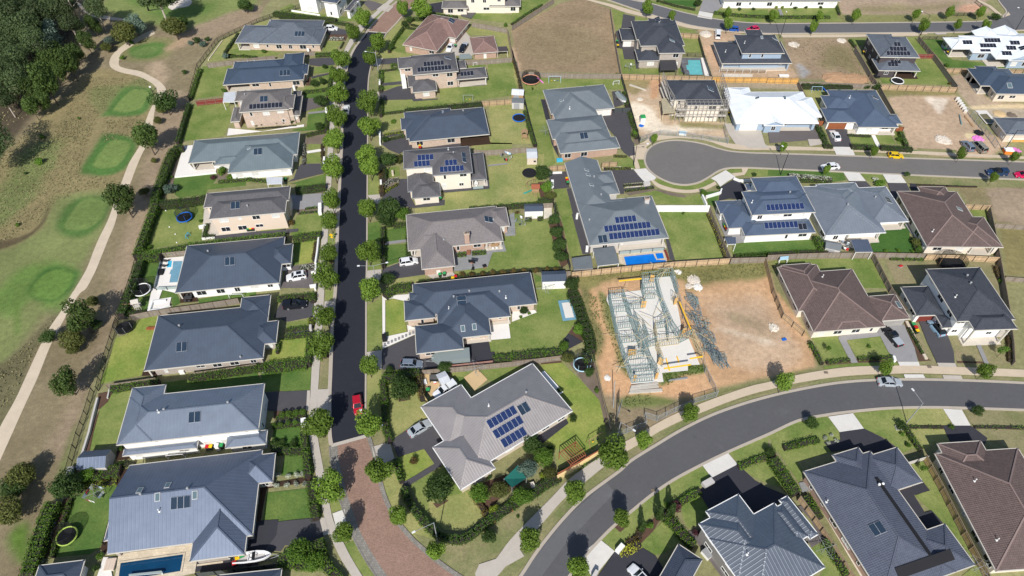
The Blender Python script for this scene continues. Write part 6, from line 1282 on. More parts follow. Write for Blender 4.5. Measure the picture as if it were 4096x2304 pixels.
Ho('two-storey dark tile house with a flat roofed cabana beside the aqua pool',5.5,(1485,533,1680,530),[(1255,398,1642,205),(1295,462,1655,240),(1485,535,1655,300),(1400,300,1590,185)],'t_charcoal','w_brickgrey',low=(2.7,[(1108,405,1235,287),(1270,612,1480,490)]),gar=[(1157,440,2.6,2.2,'g_white')],sky=[(1610,410,1.,1.6)],pv=[(1465,200,3,1,'pv_black')],vents=[(1480,230)],seed=23)
Ho('two-storey house with charcoal tile roofs, pale blue upper walls and a white rail fence',5.4,(2315,537,2731,535),[(2315,537,2646,350),(2385,400,2500,300)],'t_charcoal','w_blue',low=(2.7,[(2110,638,2705,420)]),o=[(2115,636,2770,600,1)],pv=[(2645,395,1,1,'hot_glass')],vents=[(2340,435,'p'),(2148,523,'p')],sky=[(2513,378,.5,.9)],patio='floor_pale',seed=24)
Ho('unfinished two-storey house with charcoal tile roof wrapped in scaffolding',5.6,(1840,1060,2110,1060),[(1598,1005,2037,805),(1760,1060,2038,807)],'t_charcoal','w_cream',pv=[(1995,895,2,1,'hot_glass')],wp=1,blinds=0,seed=25,pitch=24)
Ho('house with a dazzling white metal roof beside the scaffolded house',2.8,(2255,1242,3031,1240),[(2255,1242,2925,925),(2135,882,2500,1180),(2700,1172,3015,982),(2545,1262,2680,1130,'S')],'r_white','w_blue',o=[(2690,1240,3020,1200)],gar=[(2370,1262,4.8,2.2,'g_white')],sky=[(2468,985,.4,.8,'black'),(2744,985,.4,.8,'black')],frame='trim_white',gut='trim_white',seed=26)
T(3,0)
Ho('navy metal roofed house with a red timber garage door and a white sedan',2.8,(820,1278,1310,1280),[(1310,1280,705,905),(590,905,1000,1090),(528,962,850,1088),(528,1090,900,1230),(1350,1245,1100,1150)],'r_steel','w_white',gar=[(690,1265,5.,2.3,'g_wood')],o=[(1140,1278,1300,1240)],pv=[(1075,985,1,1,'hot_glass')],vents=[(820,985,'p')],seed=27)
Ho('two-storey slate tiled house with rows of black solar panels beside a rimmed trampoline',5.6,(1130,572,1500,578),[(1130,573,1240,345),(1132,574,1385,372),(1500,578,1200,385)],'t_slate','w_dark',low=(2.8,[(1115,708,1455,598)]),o=[(1290,712,1500,640,1)],pv=[(1298,448,2,1,'pv_black'),(1308,495,5,1,'pv_black'),(1310,540,7,1,'pv_black'),(1282,622,3,1,'pv_black'),(1255,650,3,1,'pv_black')],patio='deck',gut='trim_cream',seed=28)
Ho('white roofed pale blue weatherboard house with scattered black solar panels',2.9,(2060,528,2240,528),[(1765,378,2045,490),(1850,491,2300,375),(2060,528,2500,360),(2290,590,2700,340),(2430,610,2640,440,'S'),(2150,420,2290,310,'N'),(2350,430,2480,300,'N')],'r_white','w_blue',o=[(1850,491,2030,420),(2250,590,2420,520)],pv=[(2255,408,5,1,'pv_black'),(2212,460,5,1,'pv_black'),(2186,510,2,1,'pv_black','l'),(2005,428,3,1,'pv_black'),(2482,432,3,1,'pv_black'),(2445,484,3,1,'pv_black'),(2400,538,3,1,'pv_black'),(2560,486,2,1,'pv_black')],gut='trim_white',seed=29)
Ho('navy metal roofed house with open brick carport bays behind the dirt lot',2.9,(2295,942,2576,945),[(2140,862,2420,692),(2295,943,2760,745),(2080,665,2400,800)],'r_navy','w_buff',o=[(2145,862,2250,700),(2060,760,2140,700)],sky=[(2430,862,1.2,1.6)],seed=30)
Ho('unfinished house with dark tile roof and orange timber beam at the right edge',2.8,(2400,1355,2576,1355),[(2400,1355,2900,1185)],'t_slate','w_buff',gar=[(2520,1380,5,.9,'f_orange')],seed=31)
T(3,1)
Ho('two-storey navy metal roofed house with white walls and two rows of blue solar panels',5.6,(-161,715,460,685),[(-161,715,380,500),(-261,480,430,640),(282,322,-90,520)],'r_steel','w_white',low=(2.8,[(-231,925,400,735),(-396,848,-180,560),(-480,700,-300,565),(-206,465,-100,395)]),pv=[(170,634,9,1),(130,817,8,1),(345,832,2,1,'pv_black')],vents=[(218,492),(-162,590,'p')],gar=[(-330,865,3.,2.2,'g_white')],seed=32)
Ho('pale blue-grey ribbed metal roofed house with two alfresco corners on the artificial turf',2.8,(580,918,1150,890),[(580,918,905,440),(345,432,1150,892),(1412,778,830,445),(590,600,880,388),(960,560,1190,430)],'r_bluegrey','w_white',o=[(1100,785,1405,720),(810,910,1140,850)],pv=[(1205,567,2,1,'pv_black')],vents=[(1077,540),(800,615)],gut='trim_white',seed=33)
Ho('brown tile roofed house at the right beside the paling fence and bare lot',2.8,(1600,1030,2278,1035),[(1600,1030,1897,480),(1505,430,1900,620),(1950,1036,2170,735)],'t_brown','w_cream',o=[(2060,1036,2265,970)],sky=[(1925,655,.9,1.4)],vents=[(1655,882,'p')],seed=34)
T(3,2)
Ho('brown tile roofed house with a black ute on its pale driveway',2.8,(450,438,1000,395),[(95,-209,720,200),(450,438,842,-190),(1430,308,1010,85),(700,428,940,290),(430,-249,350,200)],'t_brown','w_cream',gar=[(1250,345,4.8,2.1,'g_grey')],sky=[(1310,170,1.6,.9)],vents=[(548,-110,'p'),(620,440,'p')],seed=35)
Ho('two-storey charcoal tile house with a white framed balcony and pale blue hatchback outside',5.5,(2080,425,2445,412),[(1905,335,2132,-206),(2080,425,2392,235)],'t_charcoal','w_white',low=(2.8,[(1782,262,1337,-8),(1760,400,1880,270)]),gar=[(1605,285,4.8,2.1,'g_red')],o=[(2085,425,2440,330)],vents=[(1885,92,'p'),(2035,-45),(2000,-120)],pv=[],pitch=23,seed=36)
T(2,3)
Ho('dark tiled hip roof at the bottom edge beside the white car',2.8,(1675,1130,1995,1340),[(1675,1130,1600,1860)],'t_navy','w_brickgrey',pitch=28,seed=37)
Ho('two-storey house with gleaming silver ribbed roof faces and a grey weatherboard side wall',5.3,(1955,800,2265,635),[(1990,1080,3146,1360),(1885,925,2700,1250),(1955,800,2760,1265),(2690,680,3076,1025),(2600,790,2976,1045)],'r_silver','w_grey',vents=[(2365,1235,'p')],gut='trim_white',pitch=23,seed=38)
T(3,3)
Ho('house with slate blue tile roof carrying black pool heating mats and a white framed panel',2.8,(970,255,1295,155),[(360,400,1890,1400),(650,235,1260,640),(970,255,1555,500),(1440,1040,2085,1340)],'t_blue','w_brick',pv=[(1100,972,1,2,'hot_glass','l'),(1350,840,14.,.8,'pool_mat'),(1575,1325,10.5,1.7,'pool_mat')],vents=[(1113,535,'w','trim_white'),(1150,528,'w','trim_white'),(588,705,'p')],pitch=21,seed=39)
Ho('brown tile roofed house in the bottom right corner beside the long paling fence',2.8,(2300,1395,2576,1375),[(1680,218,3230,1330),(1705,118,2330,420)],'t_brown','w_cream',vents=[(2078,495,'p'),(2302,1090,'p')],pitch=22,seed=40)
T(3,0)
Ho('white house with a navy verandah roof cut by the top edge',2.9,(-450,5,290,5),[(-450,5,290,-140),(290,8,650,-110)],'r_navy','w_white',seed=41)
def px2m(x,y,w,z=2.):return(G(x+w/2,y,z)-G(x-w/2,y,z)).length
FB=(('street',3.7),('dark',3.7),('crepe',3.6),('bush',4.5),('gum',6.9),('wild',4.5),('shrub',1.95),('young',1.25),('column',1.5))
def fb(k):
 for a,b in FB:
  if k.startswith(a):return b
def TR(rows,key,base,group,zc0,cat='tree',nv=4,name=None):
 for i,r in enumerate(rows):
  x,y,w,lab=r[:4];k=r[4]if len(r)>4 else key;b=fb(k);z0={3.7:3,3.6:2.8,4.5:2.9,6.9:7,1.95:.8}.get(b,1.5);s=px2m(x,y,w,z0*.7)/b
  sz=1.35*math.sqrt(s)if k=='street'else s*(1.3 if k[:4]=='wild'else 1)
  Pl(k if k in TREES else k+str((i*7+int(x))%4),lab,x,y,z0*sz,s,group,cat,name=name,sz=sz)
W_='street trees on the west verge of the dark road';E_='street trees on the east verge of the dark road'
T(1,0)
TR([(1075,185,150,'round street tree beside the lamp and the red brick road, opposite the white two-storey house'),(985,330,125,'street tree beside the white hatchback driveway'),(855,595,155,'bright street tree at the end of the second driveway on the west verge'),(832,772,150,'street tree in front of the two round lawn shrubs'),(815,945,180,'largest street tree just above the parked white sedan'),(810,1178,170,'street tree touching the parked white sedan'),(792,1410,180,'street tree just below the white sedan, by the white stone steps garden')],'street',4.7,W_,3)
TR([(1475,85,115,'street tree at the top of the red brick road, east side'),(1217,420,145,'street tree on the bend beside the curved hedge'),(1150,585,130,'street tree behind the lamp with a long shadow on the driveway'),(1132,1030,180,'tall street tree opposite the white sedan, by the dark driveway'),(1130,1272,190,'street tree beside the lawn with the single ringed plant')],'street',4.7,E_,3)
TR([(1665,85,170,'pale bushy tree with a hedge round its foot, beside the dark driveway at the top'),(1545,190,60,'small tree between the brick road and the terracotta roofed house','dark'),(1495,235,65,'smaller tree on the hedge corner by the brick road','dark'),(1355,465,60,'small shrub tree ending the curved hedge','dark'),(650,1010,140,'dark red-tinged tree over the mauve driveway','crepe'),(580,828,75,'left one of two round garden trees in the small front lawn','dark'),(670,812,65,'right one of two round garden trees in the small front lawn','dark'),(690,665,45,'tiny tree on the lawn below the second driveway','dark'),(640,1265,75,'small open tree on the lawn by the white planted strip','dark')],'street',4.7,None,2.6)
T(1,1)
TR([(780,250,200,'wide street tree below the white path, opposite the double tree'),(757,570,160,'street tree between two shadowed driveway ends'),(740,780,150,'street tree directly above the yellow road sign'),(733,1112,160,'darker street tree below the yellow road sign, by the white wall'),(705,1337,205,'street tree beside the white car with the sunroof')],'street',4.7,W_,3)
TR([(1118,110,165,'upper half of the double street tree opposite the wide one'),(1140,225,190,'lower half of the double street tree opposite the wide one'),(1120,655,170,'street tree beside the flowering garden trees'),(1122,1085,205,'very round street tree above the white wagon driveway'),(1140,1460,200,'street tree at the corner of the white pebble border')],'street',4.7,E_,3)
TR([(1320,150,170,'big flowering garden tree above the small bird bath lawn','crepe'),(1435,150,100,'green garden tree squeezed beside the big flowering one','bush0'),(1330,640,230,'pale blossoming garden tree below the cream house driveway','crepe'),(1300,745,150,'pointed dark green garden tree over the red shrub','dark'),(1470,700,150,'clipped green garden tree next to the pale blossoming one','bush2'),(1320,1345,130,'young round tree beside the two-headed lamp','dark'),(350,790,70,'rusty columnar shrub at the corner of the pink house','shrubr')],'dark',4.7,None,2.8)
T(1,2)
TR([(700,285,190,'street tree below the black ute driveway'),(662,580,220,'street tree at the corner of the L-shaped hedge'),(640,1375,260,'largest street tree of the west verge, near the asphalt end')],'street',4.7,W_,3)
TR([(1132,790,165,'street tree on the crossover above the square hedge garden'),(1145,1375,235,'street tree below the red car')],'street',4.7,E_,3)
TR([(1475,1000,240,'spreading garden tree over a brown bed inside the square hedge','dark'),(1895,800,135,'garden tree leaning over the covered boat and paling fence','bush1'),(1345,815,85,'small garden tree with its shadow on the dark driveway','bush1')],'dark',4.7,None,2.8)
T(1,3)
TR([(745,560,250,'street tree with a long shadow across the red brick road'),(887,1020,180,'small street tree by the lower white crossover')],'street',4.7,W_,3);TR([(1230,395,230,'street tree at the bend of the red brick road'),(1432,850,170,'street tree outside the curved hedge'),(1800,1200,165,'street tree below the lamp with a twin shadow')],'street',4.7,E_,3)
TR([(1835,560,250,'dark garden tree in a diamond bed on the corner lawn','dark'),(1590,290,90,'bare reddish shrub on the small lawn beside the dark path','shrubr'),(2340,1050,150,'sparse young tree with white trunk on the verge outside the curved hedge','crepe'),(440,1190,250,'big bushy tree over the boat driveway','bush2'),(600,1300,200,'bushy tree at the foot of the boat driveway hedge','bush2'),(2250,610,200,'green bushy tree at the edge of the planted corner','bush2'),(2450,580,190,'reddish tree in the planted corner','bush0'),(2390,790,110,'yellow blossoming shrub in the planted corner','shrubl'),(2350,450,60,'small conifer against the mushroom roof','shrubd')],'dark',4.7,None,2.6)
T(2,3)
S_='street trees along the grey curving road'
TR([(172,1080,205,'round street tree on the narrow verge near the yellow kerb marks'),(625,600,200,'street tree halfway up the curve, west side'),(1030,238,290,'largest street tree beside the timber pergola'),(1325,88,145,'small street tree just above the largest one'),(1098,868,150,'street tree in a diamond bed on the east side of the curve'),(660,1362,205,'street tree beside the lowest white crossover'),(1790,-194,155,'street tree on the path outside the temporary fence')]+rel(3,2,[(0,0)])[:0],'street',4.7,S_,3)
TR([(200,120,190,'dark tree behind the green shade sail','bush1'),(160,370,200,'round garden tree below the green shade sail','bush3'),(330,250,190,'garden tree between the sail and the pergola','bush2'),(385,410,130,'small reddish tree with yellow shrub beside it','bush0'),(100,640,190,'round tree at the end of the brown hedge fence','bush2'),(385,170,90,'dark shrub on the pergola lawn','shrubd'),(315,440,80,'bright yellow shrub in the planted corner','shrubl'),(1480,830,110,'conifer with a long shadow on the verge','column'),(1640,760,130,'purple leaved garden tree','shrubp'),(1310,960,90,'slim conifer with a spindle shadow','column'),(1600,800,110,'conifer behind the purple leaved tree','column'),(1850,1010,80,'purple flax beside the weatherboard wall','shrubp'),(1570,740,70,'lime shrub between the conifers','bush2'),(1390,940,90,'rounded bright bush in the kinked bed','shrubb'),(60,850,40,'tiny staked tree on the verge near the curve','shrub')],'dark',4.7,None,2.4)
T(3,2)
TR([(160,955,155,'street tree on the path beside the bare lot corner'),(1185,812,120,'street tree directly above the silver sedan'),(2185,830,130,'street tree outside the charcoal tile house'),(445,1352,130,'thin street tree below the kerb left of the white crossover','crepe'),(2118,1232,110,'sparse street tree near the right end of the road','crepe')],'street',4.7,S_,3)
TR([(605,610,60,'young tree ringed with mulch on the left front lawn','young'),(1018,590,45,'little shrub in the middle of the square front lawn','shrub'),(2360,630,90,'young leaning tree on the brown front lawn','young'),(1075,400,50,'yellow green shrub by the pale driveway','shrubl'),(1350,1380,110,'dark shrub at the foot of the lamp','shrubd'),(1850,1400,60,'shrub at the pale crossover edge','shrub')],'dark',1.9,None,.9)
T(3,3)
TR([(20,200,110,'dark tree at the top of the tall hedge','bush1'),(1565,370,70,'young tree in a red bed beside the long paling fence','young'),(1410,130,60,'small shrub in a square bed, lower of two','shrub'),(1350,20,50,'small shrub in a square bed, upper of two','shrub'),(575,60,50,'white rose bush, upper left of four by the path','shrubw'),(690,85,50,'white rose bush, upper right of four by the path','shrubw'),(608,108,45,'white rose bush, lower left of four by the path','shrubw'),(640,30,45,'white rose bush nearest the black driveway','shrubw')],'dark',2.2,None,1)
T(2,0)
G2='street trees along the top road'
TR([(1365,80,95,'tall street tree on the near side of the top road'),(1605,158,60,'oval street tree behind the grey tile house'),(2175,240,80,'conical street tree beside the white van'),(2175,130,60,'small tree on the lawn across the top road'),(1430,1395,60,'small tree on the path above the turning circle')],'street',4.7,G2,3)
TR([(1065,755,55,'small fruit tree in the fence corner','shrubb'),(205,890,30,'young tree by the trampoline lawn','young'),(2290,90,40,'small round shrub on the white house lawn, first','shrubd'),(2430,90,40,'small round shrub on the white house lawn, second','shrubd'),(1870,20,80,'dark garden trees at the edge of the turf','bush1'),(1470,10,40,'dark shrub at the top of the turf','shrubd'),(1240,1340,70,'shrub at the corner of the dark forecourt','shrubb')],'dark',2.2,None,.9)
T(3,0)
TR([(50,155,80,'street tree at the left of the far verge by the green hedge'),(460,270,75,'single street tree on the near side of the top road'),(520,160,60,'street tree at the right end of the clipped hedge'),(885,155,80,'street tree at the corner of the far dirt lot'),(1490,145,70,'street tree in the middle of the far dirt lot edge'),(1828,120,75,'tall street tree beside the low black rail fence'),(2145,125,75,'street tree at the right end of the low black rail fence'),(1575,260,90,'street tree in front of the lamp on the top road'),(1915,250,65,'street tree on the near kerb above the white roof'),(2190,258,70,'street tree nearest the right bend of the top road')],'street',4.7,G2,3)
TR([(2290,170,100,'low spreading shrub on the bend of the top road','shrubd'),(275,80,40,'round shrub on the white house lawn, third','shrubd'),(385,75,35,'round shrub on the white house lawn, fourth','shrubd'),(530,72,35,'round shrub on the white house lawn, fifth','shrubd'),(85,75,35,'left lime ball beside the grey path','shrubl'),(145,72,35,'right lime ball beside the grey path','shrubl'),(1000,865,70,'dark shrub clump behind the navy roof','shrubd'),(1100,875,90,'tallest dark shrub at the fence corner behind the navy roof','shrubd'),(1320,1400,60,'sparse shrub on the small side lawn','shrub'),(1800,655,50,'shrub on the lawn beside the blue house','shrub'),(1830,840,40,'red flowering shrub in the lawn corner','shrubr')],'dark',2.2,None,.9)
T(3,1)
G3='street trees along the cul-de-sac road'
TR([(155,30,65,'small street tree opposite the lamp on the cul-de-sac road'),(1068,75,65,'small street tree left of the yellow hatchback'),(1943,100,75,'small street tree below the grey people mover'),(2480,130,70,'small street tree nearest the right edge on the dirt side'),(590,262,60,'small street tree in front of the white sedan on the cul-de-sac'),(1400,300,60,'thin street tree outside the brown roofed house','crepe'),(2268,335,70,'small street tree in front of the dark blue wagon')],'street',4.7,G3,3)
TR([(1500,990,110,'tall red-tipped shrub at the corner of the brown roofed house','shrubo'),(1520,1060,80,'rounded shrub at the foot of the red-tipped one','shrubb'),(1185,1075,45,'left small shrub on the artificial turf edge','shrubb'),(1315,1070,50,'middle small shrub on the artificial turf edge','shrubb'),(1455,1080,45,'right small shrub on the artificial turf edge','shrubb'),(2345,1375,55,'lime shrub in the right hand fence corner','shrubb'),(1130,395,100,'garden shrubs between two pale driveways','shrubb'),(1080,350,55,'white flowering shrub between two pale driveways','shrubw')],'dark',2.2,None,.9)
T(2,1)
TR([(310,280,160,'tall dense tree by the trampoline fence','bush1'),(345,430,120,'green garden tree below the tall dense one','bush2'),(390,510,110,'rust coloured garden tree at the hedge corner','bush0'),(420,755,110,'uppermost of four round trees along the lawn','dark'),(445,880,115,'second from top of four round trees along the lawn','dark'),(475,1010,125,'third from top of four round trees along the lawn','dark'),(500,1130,125,'lowest of four round trees along the lawn','dark'),(600,1400,130,'round dark tree behind the white shed','dark'),(50,690,50,'orange leaved young tree in a white ring','shrubr'),(1725,700,30,'tiny tree in a terracotta ring below the white fence','young'),(2440,305,50,'dark shrub on the white walled front lawn','shrubd'),(2080,440,50,'shrub at the edge of the black forecourt','shrubd'),(1930,490,90,'bright shrubs at the white wall corner','shrubb')],'dark',4.7,None,2.6)
T(2,2)
TR([(675,420,110,'round bright tree over the slate corner','bush2'),(520,585,100,'lime green tree in the hedge corner','bush2'),(560,700,130,'olive tree behind the paling fence','bush0'),(775,840,100,'dark green bush beside the blue trampoline','bush1'),(120,220,90,'bushy shrub in the white pebbled corner','bush1'),(175,255,40,'small ball shrub in the white pebbled corner, upper','shrub'),(88,292,40,'small ball shrub in the white pebbled corner, lower','shrub'),(850,1030,60,'shrub in the corner vegetable bed','shrubb'),(620,1310,80,'dark rounded bush at the mushroom roof corner','shrubd'),(480,1030,70,'thin shrub against the mushroom roofed house','shrubd')],'dark',4.7,None,2.4)
T(0,0)
GT='trees along the golf track'
TR([(1355,240,190,'tall dark tree beside the upper golf track'),(1240,320,230,'olive bushy tree hugging the upper golf track','bush0'),(1105,400,110,'blue-green tree at the track elbow','bush3'),(1065,470,110,'low olive bush at the track elbow','bush0'),(1740,260,230,'broad multi-stemmed tree on the open grass','bush0'),(1830,215,120,'dark right half of the broad tree on the open grass','bush1'),(1650,1010,210,'round tree over the track beside the upper green','dark'),(1620,1100,100,'low bush below the round track tree','bush0'),(1475,1385,250,'blue-green tree beside the track at the second green','wild3'),(2465,40,150,'tree at the top beside the boundary path','bush1'),(1585,1210,80,'ragged low bush above the second track tree','bush0')],'bush',5.2,GT,3,nv=4)
TR([(1915,430,60,'grey-green shrub left of the native bed','shrubg'),(1980,400,75,'shrub at the top of the native bed','shrubd'),(2040,440,80,'shrub at the foot of the native bed','shrubg'),(2085,395,60,'shrub right of the native bed','shrubd'),(1860,722,55,'lone round shrub on the brown slope','shrubd'),(1228,580,55,'little bush on the inside of the track bend','shrub'),(1320,425,55,'little bush on the track edge','shrubb'),(2265,560,70,'grey weeping shrub at the sandstone step','shrubg'),(2255,910,60,'bright shrub beside the alfresco','shrubb'),(790,1190,35,'small green tuft in the rough','shrubb'),(420,1375,60,'bright green bush in the rough','shrubb')],'shrub',2.2,None,.8,'shrub',0)
def GUM(rows):
 for i,r in enumerate(rows):
  x,y,w,hh,lab,k=r;s=px2m(x,y,w,7)/(6.6 if k=='gum'else 4.1);z0=7 if k=='gum'else 2.9;Pl(k if k in TREES else k+'%d'%(i%4),lab,x,y,z0*s*hh*1.15,s,'gum trees at the bush edge',sz=s*hh*1.15)
GUM([(950,60,190,1.1,'dark tree where the track leaves the bush','gum'),(940,260,120,1.3,'slim bright gum nearest the track fork','wild'),(870,430,130,1.3,'slim leaning gum on the stony slope','wild'),(480,350,220,1.1,'silvery blue gum in the middle of the bush','bush3'),(260,250,260,1.1,'broad gum with pale foliage, upper left','gum'),(370,130,240,1.1,'tall gum behind the silvery blue one','gum'),(575,520,110,1.4,'small bright gum left of the shadow gap','wild'),(765,540,140,1.3,'bright gum at the top of the front row','wild'),(690,640,190,1.3,'dense bright gum in the middle of the front row','wild'),(520,640,160,1.3,'bright gum left of the dense one','wild'),(420,690,140,1.3,'slim gum left of the front row','wild'),(600,730,120,1.3,'small gum in front of the dense one','wild'),(460,840,230,1.4,'largest bright gum of the lower clump','wild'),(320,920,170,1.3,'gum on the left of the lower clump','wild'),(440,1030,140,1.3,'gum at the foot of the lower clump','wild'),(315,1080,150,1.3,'lowest gum of the bush edge','wild'),(210,790,130,1.3,'blue tinged gum beside the lower clump','bush3'),(340,740,110,1.3,'little gum above the lower clump','wild'),(700,230,220,.9,'sprawling gum behind the white trunk','gum'),(620,60,240,1.1,'gum at the top edge left of the white trunk','gum'),(100,90,260,1.1,'gum in the top left corner','gum'),(70,330,240,1.,'dark gum at the left edge, upper','gum'),(90,560,240,1.,'dark gum at the left edge, middle','gum'),(40,1000,220,.8,'sparse gum at the left edge above the shadow','gum'),(1570,-60,330,.9,'big dark trunked tree at the top edge beside the sand','gum')])
def wood(label,pts,mat='l_gum'):
 rnd=random.Random(12);mb=MB()
 for x,y,h in pts:
  p=G(x,y,h);Lv(mb,(p.x,p.y,h),(3.6,3.6,2.6),900,.5,rnd,.3);Lv(mb,(p.x+rnd.uniform(-3,3),p.y+rnd.uniform(-3,3),h-2.2),(2.8,2.8,2),450,.5,rnd,.3)
 o=mb.build('woodland',mat);o['kind']='stuff';o['label']=label
wood('dense dark bushland canopy in the upper left',[(x+((i*37)%60),y,8+(i%3)*1.5)for i,(x,y)in enumerate([(a,b)for b in range(-120,760,95)for a in range(-330,480-int(b*.45),150)]+Q('-190 1350 -120 1480 -260 1550 -170 1230 -60 900 60 780'))])
def bare(label,x,y,x2,y2,h,mat='bark_pale'):
 b=G(x,y,0);t=G(x2,y2,h);o=Th('gum_tree',label,'tree',b);m=MB();m.cyl((b.x,b.y,0),t,.3,.12,8);m.build('trunk',mat,o,True);c=MB()
 for i in range(6):f=.45+.09*i;q=b.lerp(t,f);e=q+Vc((sin(i*2.4)*2.6,cos(i*2.4)*2.,1.8));c.cyl(q,e,.1,.03,5)
 c.build('branch',mat,o,True)
bare('leaning white trunked gum standing out of the bush',815,225,690,10,14)
bare('thick black trunk at the top edge of the fairway',1495,105,1455,-20,8,'bark_dark')
bare('bare grey trunk in the middle of the bush',450,575,385,440,9);bare('bare trunk at the left edge of the bush',40,1010,-40,900,9)
T(0,1)
TR([(1240,570,270,'large dark gum over the track between two greens','wild0'),(1450,475,100,'small bush in the shadow of the large gum','bush0'),(1545,165,60,'scrubby bush beside the track below the blue-green tree','bush0')],'gum',7.2,GT,6)
TR([(390,170,90,'dark green bush in the long grass','shrubb'),(175,810,50,'bright bush beside the rough grass edge','shrubb'),(1710,450,150,'grey loose shrub inside the boundary hedge','shrubg'),(2145,340,60,'red cordyline beside the gravel bed','shrubp'),(1790,90,50,'round shrub beside the white patio','shrub'),(1720,330,45,'round shrub in the boundary bed','shrub'),(2235,265,110,'clipped block shrub in front of the porch','shrubb'),(2310,330,70,'clipped shrub by the gravel square','shrubb'),(2020,775,45,'ball shrub on the patio corner','shrub'),(1500,1040,60,'small shrub at the hedge bend','shrub'),(255,295,40,'dark tuft in the long grass','shrubd')],'shrub',2.2,None,.8,'shrub',0)
T(0,2)
TR([(820,310,270,'large pale green tree beside the golf track shadowing the fence','wild1'),(930,130,120,'small bush behind the large pale green tree','bush0'),(715,520,220,'olive bush clump below the large pale green tree','bush0'),(480,480,160,'dark green tree leaning over the golf track','bush1'),(730,620,120,'low olive bush at the foot of the clump','bush0'),(665,965,240,'lone round olive tree with a long shadow on the fence','wild2'),(960,360,110,'dark shaded tree against the large pale green one','bush1')],'gum',7.,GT,4)
T(0,3)
TR([(220,430,260,'upper bushy tree at the bottom left','bush0'),(110,560,240,'middle bushy tree at the bottom left','bush1'),(80,800,280,'lowest bushy tree at the bottom left','bush0'),(660,530,300,'dark spreading tree in the yard corner above the clothes hoist','bush1'),(860,430,150,'green bush beside the dark spreading tree','bush2')],'bush',5.2,GT,2.5,nv=4)
TR([(575,800,50,'white flowering shrub, uppermost in the dark bed','shrubw'),(535,925,55,'white flowering shrub, second in the dark bed','shrubw'),(485,1045,55,'white flowering shrub, third in the dark bed','shrubw'),(440,1195,50,'white flowering shrub, fourth in the dark bed','shrubw'),(415,1290,70,'white flowering shrub beside the hut','shrubw'),(1000,1250,80,'shrub between the hut and the pool patio','shrub'),(955,1370,80,'lower shrub beside the hut','shrubd'),(1210,165,60,'small palm on the timber deck','shrub')],'shrub',2.2,None,.8,'shrub',0)
cover('long straw and green tussock grass in the rough',rel(0,1,Q('0 0 700 -250 950 -200 800 260 900 330 1180 330 1150 420 800 480 500 620 400 800 0 1020 -200 1000 -200 100')),'l_scrub',.35,5,.4,'long_grass')
T(0,0);cover('olive tussocks on the slope beside the track',Q('900 780 1450 790 1560 950 1250 870 1000 1150 900 1449 500 1449 700 1050'),'l_scrub',.3,4,.38,'long_grass');cover('undergrowth below the gum trees',Q('-100 -100 900 -100 900 300 700 700 300 1200 -100 1300'),'l_scrub',.4,.8,.6,'undergrowth')
cover('tussocks below the second green',Q('1050 1180 1420 1160 1400 1400 1000 1430'),'l_scrub',.3,3,.5,'long_grass')
T(0,2);cover('weedy slope beside the lower track',Q('560 280 480 440 300 760 100 1150 -100 1300 -100 900 200 620 400 420'),'l_scrub',.3,4,.45,'weeds')
T(2,2);cover('weeds along the paling fence of the building site',Q('700 0 850 100 920 500 900 700 820 600 780 300'),'l_weed',.5,8,.4,'weeds');cover('weeds beside the slab',Q('870 60 960 100 1060 500 1200 930 1130 880 1000 560 900 300'),'l_weed',.4,8,.35,'weeds');cover('grass tuft at the slab corner',Q('1520 860 1770 840 1780 780 1920 775 1930 850 1700 900 1560 980'),'l_hedge',.4,16,.35,'weeds');cover('weeds behind the temporary fence',Q('1110 1110 1390 1080 1400 1180 1130 1200'),'l_weed',.6,10,.4,'weeds')
T(2,1);cover('rank grass below the long new fence',Q('700 1320 1600 1240 2576 1180 2700 1300 2000 1380 1650 1360 1250 1330 800 1400'),'l_weed',.35,5,.35,'weeds')
T(2,0);cover('dry grass clumps on the brown lot',Q('60 300 500 60 950 120 1040 600 100 690'),'l_scrub',.2,.8,.35,'dry_grass')
T(3,0);cover('weeds on the lot beside the blue house',Q('200 400 820 420 1000 760 500 700 300 600'),'l_scrub',.25,1.5,.4,'weeds')
T(0,1)
Hg('tall clipped boundary hedge along the golf course, upper run',Q('1740 40 1690 130 1620 320 1560 480 1545 600'),1.9,2.4,curve=3,dens=26)
Hg('long clipped boundary hedge beside the blue trampoline yard',Q('1545 620 1490 760 1440 900 1390 1040 1365 1110'),1.8,2.2,curve=3,dens=26)
Hg('boundary hedge beside the two pool side trampolines',Q('1395 1180 1350 1330 1310 1449 1260 1570 1205 1700'),1.8,2.,'l_hedged',3,dens=26)
Hg('short return hedge at the top of the white patio',[(1745,30),(1830,20)],1.8,1.8);Hg('hedge above the blue trampoline lawn',Q('1590 590 1800 570 2060 530'),1.8,2.,'l_hedged');Hg('hedge below the blue trampoline lawn running to the road side',Q('1480 1090 1700 1055 1900 1010 2200 975 2576 935 2860 905'),1.4,1.8)
Hg('leafy clump at the hedge junction by the pool yard',Q('1400 1100 1520 1110 1600 1105'),2.4,2.);Hg('low hedge before the windows of the green roofed house',Q('2200 370 2500 345 2700 365'),.7,.8);Hg('planter hedge on the pink patio, upright part',[(2080,800),(2050,915)],.9,.9,'l_hedged');Hg('planter hedge on the pink patio, lower part',[(2050,925),(2145,918)],.8,.8,'l_hedged')
T(1,1)
